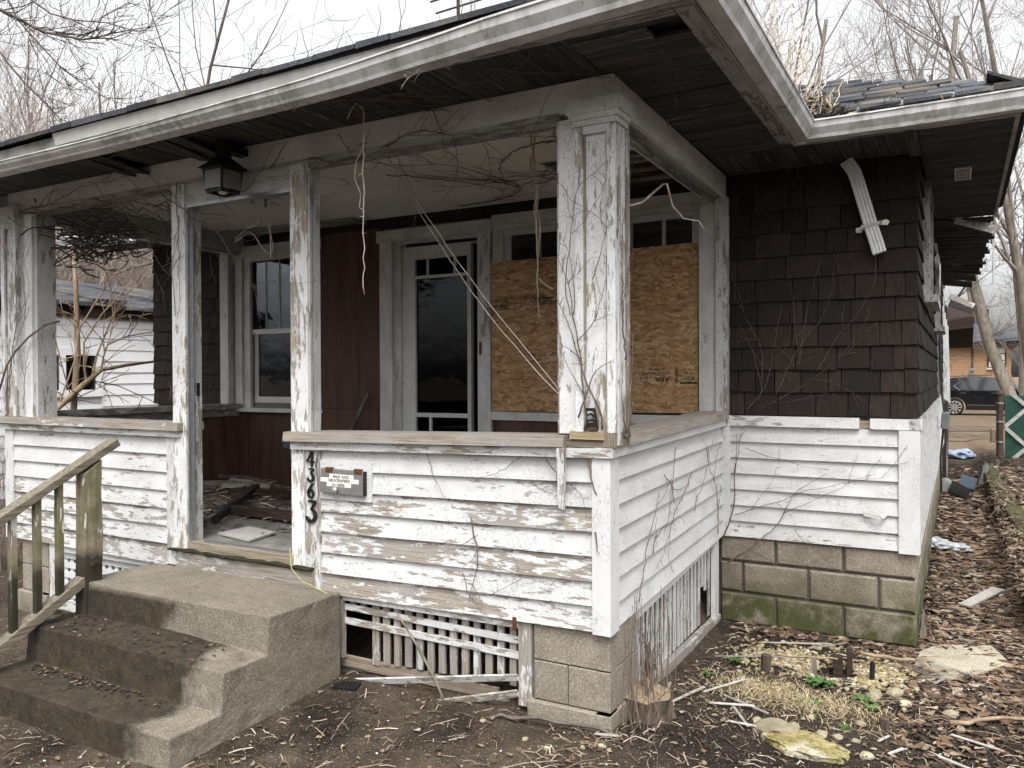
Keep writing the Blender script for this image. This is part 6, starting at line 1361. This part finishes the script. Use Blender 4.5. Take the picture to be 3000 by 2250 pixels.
def sidep(pts, d): return [(x, CY0+.05+(z-CZ0-1.0)*.28-d, z) for x, z in [cp(*p) for p in pts]]
for pts in ([(1.02, 1.10), (1.85, 1.07), (1.85, 1.50), (1.42, 1.52), (1.20, 1.46), (.86, 1.22)], [(1.96, 1.07), (3.06, 1.05), (2.66, 1.36), (2.35, 1.47), (1.96, 1.50)]):
    mb = MB(); v = sidep(pts, .012); mb.add(v+[(p[0], p[1]+.03, p[2]) for p in v], [tuple(range(len(v)))]+[(i, (i+1) % len(v), len(v)+(i+1) % len(v), len(v)+i) for i in range(len(v))]); obj('side_window', mb, 'car_glass', CAR)
for a, b in (((.80, 1.25), (1.02, 1.06)), ((1.02, 1.06), (3.1, 1.02)), ((.80, 1.25), (1.15, 1.47))):
    q = sidep([a, b], .016); mb = MB(); mb.beam(q[0], q[1], .02, .04); obj('chrome_trim', mb, 'chrome', CAR)
mb = MB(); q = sidep([(.55, 1.63), (2.2, 1.69)], -.16); mb.beam(q[0], q[1], .05, .05); obj('roof_rail', mb, 'chrome', CAR)
for x in (1.05, 2.15): mb = MB(); mb.beam((CX0+x, CY0+.0, CZ0+.95), (CX0+x+.2, CY0+.0, CZ0+.94), .04, .035); obj('door_handle', mb, 'chrome', CAR)
for x in (1.9, 3.0): mb = MB(); mb.beam((CX0+x, CY0+.016, CZ0+1.0), (CX0+x-.02, CY0+.016, CZ0+.34), .012, .012, (0, 1, 0)); obj('door_seam', mb, 'black_dark', CAR)
mb = MB(); mb.beam((CX0+1.3, CY0+.005, CZ0+.45), (CX0+3.0, CY0+.005, CZ0+.43), .03, .02); obj('side_moulding', mb, 'chrome', CAR)
mb = MB(); mb.tube([(CX0+2.85, CY0-.1, CZ0+1.08), (CX0+3.05, CY0-.14, CZ0+1.10)], .08, 8); obj('mirror', mb, 'car_paint', CAR)
for side in (CY0+.0, CY0+1.55):
    for wx in (.84, 3.42):
        mb = MB(); mb.tube([(CX0+wx, side, CZ0+.35), (CX0+wx, side+.03, CZ0+.35), (CX0+wx, side+.2, CZ0+.35), (CX0+wx, side+.22, CZ0+.35)], [.30, .345, .345, .3], 24); wh = obj('wheel', mb, 'tyre', CAR)
        if side == CY0:
            mb = MB(); c = (CX0+wx, side-.012, CZ0+.35); mb.tube([(c[0], side-.006, c[2]), (c[0], side+.01, c[2])], .055, 10)
            for k in range(10):
                a = k*R(36); mb.beam((c[0]+.04*math.cos(a), c[1], c[2]+.04*math.sin(a)), (c[0]+.245*math.cos(a), c[1], c[2]+.245*math.sin(a)), .012, .05, (math.sin(a), 0, -math.cos(a)))
            ringp = [(c[0]+.25*math.cos(R(a)), c[1], c[2]+.25*math.sin(R(a))) for a in range(0, 361, 15)]; mb.tube(ringp, .014, 5); obj('rim', mb, 'rim_alloy', wh)

# ------------------------------------------------------------------ brick house beyond, white garage on the left
BH = thing('brick_house', (-1.2, 47, -.2), 'tan brick bungalow with dark hip roof behind the parked car', 'house')
mb = MB(); mb.box(-7, 3.62, 44, 53, -.4, 3.05); obj('wall', mb, 'far_brick', BH); mb = MB(); mb.box(-7.5, 4.0, 43.55, 53.5, 3.05, 3.30); obj('fascia', mb, 'trim_dark', BH)
mb = MB(); e = [(-7.6, 43.45, 3.30), (4.1, 43.45, 3.30), (4.1, 53.6, 3.30), (-7.6, 53.6, 3.30), (-3.5, 48.5, 5.3), (.2, 48.5, 5.3)]; mb.add(e, [(0, 1, 5, 4), (1, 2, 5), (2, 3, 4, 5), (3, 0, 4), (3, 2, 1, 0)]); obj('roof', mb, 'roof_far', BH)
mb = MB(); mb.box(2.0, 2.75, 47.0, 47.7, 3.6, 5.15); obj('chimney', mb, 'black_dark', BH)
mb = MB(); mb.box(2.60, 3.42, 43.94, 44.02, 1.97, 3.02); wb = obj('window', mb, 'trim_dark', BH)
for k in range(3): mb = MB(); mb.box(2.67, 3.35, 43.92, 43.95, 2.02+k*.34, 2.31+k*.34); obj('blind', mb, 'blind_white', wb)
mb = MB(); mb.box(2.56, 3.46, 43.90, 44.03, 1.88, 1.97); obj('sill', mb, 'limestone', wb)
mb = MB(); mb.box(1.84, 2.02, 43.85, 44.0, 1.62, 1.95); mt = obj('electric_meter', mb, 'aluminium', BH); mb = MB(); mb.tube([(1.94, 43.93, 1.9), (1.94, 43.93, 3.1)], .04, 6); obj('conduit', mb, 'rusty_post', BH)
mb = MB(); mb.tube([(1.93, 43.85, 1.8), (1.93, 43.78, 1.8)], .075, 10); obj('meter_glass', mb, 'chrome', mt)
for y, z in ((23, .12), (19, .16)):
    mb = MB(); mb.beam((-2, y, z), (6, y+.2, z), .2, .14); obj('timber_edging', mb, 'bare_wood_x', None, label='%s timber edging crossing the back yard' % ('far' if y > 20 else 'near'), cat='timber')
mb = MB(); mb.tube([(2.1, 17.5, 0), (2.1, 17.5, .42)], .16, 10); obj('back_stump', mb, 'cut_wood', None, label='orange-brown cut stump in the back yard', cat='stump')

GX = -10.0
GA = thing('white_garage', (GX-2, 3, 0), 'neighbouring white-sided outbuilding with a dark sagging roof seen through the porch', 'garage')
mb = MB(); mb.box(GX-5, GX-.03, -3, 9, -.1, 2.62); obj('wall', mb, 'siding_white', GA)
FG = Fr((GX,0,0), (0,-1,0), (1,0,0)); z = 0.0
while z < 2.5:
    if z+.18 < 1.36 or z > 2.04:
        obj('siding_board', S_(FG, -9, 3, -.03, .020, z, z+.19, d1top=.002), 'siding_white', GA)
    else:
        obj('siding_board', S_(FG, -9, -4.36, -.03, .020, z, z+.19, d1top=.002), 'siding_white', GA); obj('siding_board', S_(FG, -3.02, 3, -.03, .020, z, z+.19, d1top=.002), 'siding_white', GA)
    z += .172
gw = obj('window', S_(FG, -4.28, -3.10, -.02, .01, 1.46, 1.98), 'window_glass', GA); mb = MB()
for r_ in ((-4.36, -4.26, 1.36, 2.06), (-3.12, -3.02, 1.36, 2.06), (-4.26, -3.12, 1.97, 2.06), (-4.26, -3.12, 1.36, 1.46), (-3.78, -3.70, 1.46, 1.97)): obj('frame', S_(FG, r_[0], r_[1], -.02, .05, r_[2], r_[3]), 'siding_white', gw)
obj('room_shade_sheet', S_(FG, -4.3, -3.1, -.03, -.021, 1.4, 2.0), 'black_dark', gw)  # black sheet close behind the glass, its colour standing in for the room's shade
mb = MB(); mb.hexa([(GX-.03, -3.3, 2.56), (GX+.10, -3.3, 2.52), (GX+.10, 9.3, 2.56), (GX-.03, 9.3, 2.56), (GX-.03, -3.3, 2.72), (GX+.10, -3.3, 2.70), (GX+.10, 9.3, 2.72), (GX-.03, 9.3, 2.72)]); obj('eave_board', mb, 'dark_timber', GA)
mb = MB(); n = 24
for i in range(n):
    ya = -3.4+i*12.8/n; yb = ya+12.8/n; dz = .04*math.sin(i*1.9)+rnd(-.03, .03); mb.hexa([(GX+.28+rnd(-.05, .05), ya, 2.70+dz), (GX+.28, yb, 2.70+dz), (GX-3, yb, 3.35), (GX-3, ya, 3.35), (GX+.28+rnd(-.05, .05), ya, 2.76+dz), (GX+.28, yb, 2.77+dz), (GX-3, yb, 3.42), (GX-3, ya, 3.42)])
obj('roof', mb, 'roof_asphalt', GA)

# ------------------------------------------------------------------ bare trees
def grow(tr, cr, p, d, L_, r, lv, mx, rs, up, spread, kids, segs=5, nside=6):
    pts = [p.copy()]; rad = [r]; n = segs if lv < 2 else max(3, segs-1-(lv > 2))
    for i in range(n):
        d = (d+Vector((rs.gauss(0, 1), rs.gauss(0, 1), rs.gauss(0, 1)))*(.09+.05*lv)+Vector((0, 0, up*(.10 if lv else .03)))).normalized(); p = p+d*(L_/n); pts.append(p.copy()); rad.append(max(.0035, r*(1-(.72 if lv else .62)*(i+1)/n)))
    (tr if lv == 0 else cr).tube(pts, rad, (nside if lv == 0 else (4 if lv == 1 else 3)), cap=False)
    if lv >= mx: return
    k = kids[min(lv, len(kids)-1)]
    for j in range(k):
        t = rs.uniform(.28 if lv == 0 else .12, 1.0)*n; i = min(n-1, int(t)); q = pts[i].lerp(pts[i+1], t-i)
        ax = Vector((rs.gauss(0, 1), rs.gauss(0, 1), rs.gauss(0, .6))).normalized(); dd = (pts[i+1]-pts[i]).normalized(); nd = (dd+ax*spread*rs.uniform(.6, 1.3)).normalized()
        grow(tr, cr, q, nd, L_*rs.uniform(.32, .62)*(1.0 if lv else .8), max(.004, rad[i]*rs.uniform(.35, .6)), lv+1, mx, rs, up, spread, kids, segs, nside)
def tree_template(seed, h, r, mx, kids, up, spread, stems=1):
    rs = random.Random(seed); tr, cr = MB(), MB()
    for s in range(stems):
        d = Vector((rs.gauss(0, .06 if stems == 1 else .35), rs.gauss(0, .06 if stems == 1 else .35), 1)).normalized(); grow(tr, cr, Vector((rs.gauss(0, .02 if stems == 1 else .3), rs.gauss(0, .02 if stems == 1 else .3), -.1)), d, h*rs.uniform(.8, 1.05), r*rs.uniform(.7, 1), 0, mx, rs, up, spread, kids)
    return tr, cr
TT = {}
for nm, (args, bt, bc) in {'tall': ((101, 11, .15, 4, (11, 6, 5, 3), .9, .75), 'bark_grey', 'bark_twig'), 'tall2': ((102, 12, .17, 4, (12, 6, 5, 3), 1.1, .65), 'bark_grey', 'bark_twig'), 'slim': ((103, 11, .085, 3, (16, 5, 4), .5, 1.25), 'bark_dark', 'bark_dark'), 'oak': ((104, 7, .14, 4, (12, 7, 5, 3), .25, 1.05), 'bark_dark', 'bark_dark'),
                        'thick': ((105, 7.5, .05, 3, (9, 6, 4), 1.0, .6, 9), 'bark_thicket', 'bark_thicket'), 'thick2': ((106, 8, .06, 3, (10, 6, 4), 1.1, .55, 8), 'bark_thicket', 'bark_thicket'), 'trunk': ((107, 15, .24, 4, (9, 6, 5, 2), 1.0, .6), 'bark_grey', 'bark_twig')}.items():
    tr, cr = tree_template(*args); TT[nm] = (mesh('trunk', tr, bt, True), mesh('crown', cr, bc))
def tree(kind, x, y, s, rot, label, group=None, nm='bare_tree'):
    root = bpy.data.objects.new(nm, None); COL.objects.link(root); root.location = (x, y, gz(x, y) if abs(x) < 60 else 0); root.rotation_euler = (rnd(-.03, .03), rnd(-.03, .03), rot); root.scale = (s, s, s); tag(root, label, 'tree', group)
    for part, me in zip(('trunk', 'crown'), TT[kind]):
        o = bpy.data.objects.new(part, me); COL.objects.link(o); o.parent = root
    return root
TH = 'bare shrub in the brown thicket beyond the white outbuilding'
for k, (x, y, s) in enumerate(((-24.7, 9.7, 1.15), (-27, 11.9, 1.2), (-21.1, 9.4, 1.0), (-28.5, 14.5, 1.25), (-22.9, 11.9, 1.05), (-25, 14.1, 1.05), (-18.9, 10.7, .72), (-25.5, 16.2, .95), (-19.7, 12.5, .68), (-25.8, 18.3, .8), (-22, 14.5, .85), (-17.5, 9.6, .62), (-19.5, 8.0, .95), (-16.8, 12.5, .55), (-22, 17, .8), (-30, 18, 1.2))):
    tree('thick' if k % 2 else 'thick2', x, y, s, k*1.3, TH, 'thicket beyond the white outbuilding', 'thicket_shrub')
tree('slim', -17.6, 11.4, 1.35, .4, 'straight dark tree trunk rising above the left part of the porch roof'); tree('slim', -23.3, 12.8, 1.3, 2.2, 'thin dark tree left of the straight trunk'); tree('slim', -13.0, 16, .8, 1.2, 'small bare treetop behind the middle of the porch roof')
tree('tall', -33, 15, 1.3, 1.0, 'tall bare tree behind the thicket on the left'); tree('tall2', -31, 21, 1.0, 3.1, 'bare tree behind the outbuilding roof')
for k, (kd, x, y, s, lb) in enumerate((('tall', -3.4, 19.3, 1.0, 'bare tree rising directly behind the side gutter corner'), ('tall2', -2.9, 22.5, 1.15, 'tall bare tree behind the main roof, left of the twisted one'), ('oak', -1.8, 21.5, 1.05, 'twisted dark bare tree behind the middle of the main roof'), ('oak', -.2, 23.5, 1.1, 'twisted dark bare tree behind the right half of the main roof'), ('tall', -.6, 27.5, 1.15, 'pale bare tree far behind the main roof'), ('tall2', .7, 24.5, 1.0, 'bare tree behind the right end of the main roof'), ('tall', 6.2, 33, 1.2, 'bare tree between fence and brick bungalow'), ('thick', -1.8, 17.5, .75, 'brown shrub behind the side gutter corner'), ('trunk', 2.95, 22.7, 1.0, 'thick grey tree trunk behind the green fence, rightmost'), ('trunk', 3.35, 23.6, .8, 'slender grey trunk beside the thick one'), ('tall2', 3.3, 30, 1.3, 'bare tree behind the fence trunks'), ('tall', 6.5, 27, 1.2, 'bare tree beyond the right edge of the fence'), ('tall', 2.6, 58, 1.5, 'bare tree behind the brick bungalow, near its chimney'), ('tall2', -1.5, 60, 1.6, 'bare tree far behind the bungalow roof'), ('oak', 5, 60, 1.7, 'twisted bare tree at the far right behind the bungalow'), ('thick2', 4.6, 40, .7, 'brown brush right of the parked car'))):
    tree(kd, x, y, s, k*1.7+.5, lb)
for k, (kd, x, y, s, lb) in enumerate((('tall', -8, -15, 1.1, 'bare street tree behind the viewer, left'), ('tall2', -2, -19, 1.2, 'bare street tree behind the viewer, centre'), ('oak', 4, -17, 1.3, 'twisted street tree behind the viewer'), ('tall', 10, -13, 1.1, 'bare street tree behind the viewer, right'), ('tall2', -13, -10, 1.0, 'bare tree left of the viewer'), ('thick', 1.5, -26, 1.2, 'brush across the street behind the viewer'), ('thick2', -6, -24, 1.2, 'brush across the street behind the viewer, left part'))):
    tree(kd, x, y, s, k*2.1, lb)
# a tree just out of frame on the left whose limbs reach over the roof
LT = thing('leaning_tree', (-9.4, 1.4, 0), 'tree at the left edge whose bare limbs droop over the roof', 'tree')
mb = MB(); mb.tube([(-9.4, 1.4, -.1), (-9.3, 1.4, 2.5), (-9.1, 1.45, 4.6), (-8.8, 1.5, 6.2), (-8.7, 1.6, 8)], [.18, .15, .12, .10, .05], 8); obj('trunk', mb, 'bark_grey', LT, smooth=True)
mb = MB(); rs = random.Random(12)
limbs = [([(-8.8,1.5,6.2),(-8.51,1.62,6.08),(-8.20,1.79,5.83),(-8.05,1.87,5.76),(-7.86,1.98,5.65),(-7.72,2.05,5.56),(-7.60,2.12,5.50),(-7.42,2.22,5.46),(-7.24,2.32,5.42),(-7.07,2.41,5.45),(-6.91,2.50,5.50)], .026), ([(-8.8,1.5,6.3),(-8.54,2.18,6.21),(-8.38,2.26,5.86),(-8.14,2.39,5.55),(-7.94,2.50,5.30),(-7.68,2.64,5.08),(-7.46,2.77,4.93)], .014), ([(-9.0,1.5,5.6),(-8.67,2.10,5.65),(-8.48,2.20,5.34),(-8.29,2.31,5.08),(-8.06,2.43,4.84),(-7.93,2.50,4.66)], .014), ([(-8.75,1.5,7),(-7.42,1.77,5.74),(-7.16,1.91,5.53),(-6.94,2.03,5.46),(-6.63,2.20,5.43),(-6.34,2.36,5.33),(-6.22,2.43,5.38)], .012)]
for pts, r_ in limbs:
    mb.tube(pts, [r_*(1-.75*i/len(pts)) for i in range(len(pts))], 5)
    for i in range(1, len(pts)):
        for _ in range(3):
            q = Vector(pts[i-1]).lerp(Vector(pts[i]), rs.random()); d = (Vector(pts[i])-Vector(pts[i-1])).normalized(); grow(mb, mb, q, (d+Vector((rs.gauss(0, .6), rs.gauss(0, .6), rs.gauss(.1, .5)))).normalized(), rs.uniform(.25, .8), r_*.35, 2, 3, rs, .6, .7, (3, 3, 3), 4)
obj('crown', mb, 'bark_dark', LT)
# tan sapling in front of the outbuilding, seen through the porch
SG = thing('sapling', (-6.5, 1.3, 0), 'tan-barked bare sapling seen through the left porch opening', 'tree')
mb = MB(); mb.tube([(-6.5, 1.2, 0), (-6.5, 1.38, .9), (-6.5, 1.53, 1.33), (-6.5, 1.84, 1.59), (-6.5, 2.01, 1.72), (-6.5, 2.3, 1.77), (-6.5, 2.75, 1.83)], [.04, .035, .032, .030, .022, .018, .010], 7); mb.tube([(-6.5, 1.72, -.05), (-6.54, 1.70, 1.0), (-6.55, 1.78, 1.9), (-6.6, 1.80, 2.6), (-6.65, 1.8, 3.0)], [.036, .034, .030, .022, .010], 7); obj('trunk', mb, 'bark_tan', SG, smooth=True)
mb = MB(); rs = random.Random(77)
arms = [([(-6.5,2.01,1.72),(-6.5,2.03,1.85),(-6.5,2.08,1.98),(-6.5,2.3,2.08),(-6.5,2.7,2.16)], .011), ([(-6.5,1.84,1.59),(-6.5,1.82,1.75),(-6.52,1.83,2.0),(-6.55,2.05,2.3),(-6.6,2.45,2.7)], .014), ([(-6.5,1.9,1.65),(-6.5,1.97,1.9),(-6.5,2.15,2.3),(-6.5,2.35,2.6)], .011), ([(-6.4,1.5,1.4),(-6.4,1.65,1.8),(-6.45,1.75,2.2)], .009), ([(-6.5,1.84,1.62),(-6.5,2.2,1.55),(-6.5,2.6,1.38)], .007), ([(-6.5,1.55,1.35),(-6.5,1.9,1.5),(-6.5,2.2,1.62)], .007), ([(-6.52,1.76,1.2),(-6.5,1.6,1.7),(-6.5,1.45,2.3)], .008), ([(-6.55,1.78,2.1),(-6.5,2.0,2.5),(-6.5,2.3,2.9)], .010)]
for pts, r_ in arms:
    mb.tube(pts, [r_*(1-.6*i/len(pts)) for i in range(len(pts))], 5)
    for i in range(1, len(pts)):
        for _ in range(2):
            q = Vector(pts[i-1]).lerp(Vector(pts[i]), rs.random()); d = (Vector(pts[i])-Vector(pts[i-1])).normalized(); grow(mb, mb, q, (d*.6+Vector((rs.gauss(0, .3), rs.gauss(0, .7), rs.gauss(.1, .6)))).normalized(), rs.uniform(.2, .7), .006, 2, 3, rs, .3, .8, (3, 3, 2), 4)
obj('crown', mb, 'bark_tan', SG)
for k, (x, y, s) in enumerate(((-5.75, .55, .13), (-6.0, .2, .12), (-5.55, .9, .12))): tree('thick', x, y, s, k*1.1, 'low bare shrub left of the porch wall', 'low shrubs left of the porch', 'low_shrub')
tree('thick', -8.3, 5.4, .40, 1.3, 'bare brush by the far end of the white outbuilding', None, 'brush_shrub')
thin('power_cable', [(-2, 60, 4.2), (1.0, 44.3, 3.1), (3, 40, 3.9), (8, 30, 5.8)], .02, 'white_metal', 'pale cable strung in front of the brick bungalow roof', 'cable', 4)
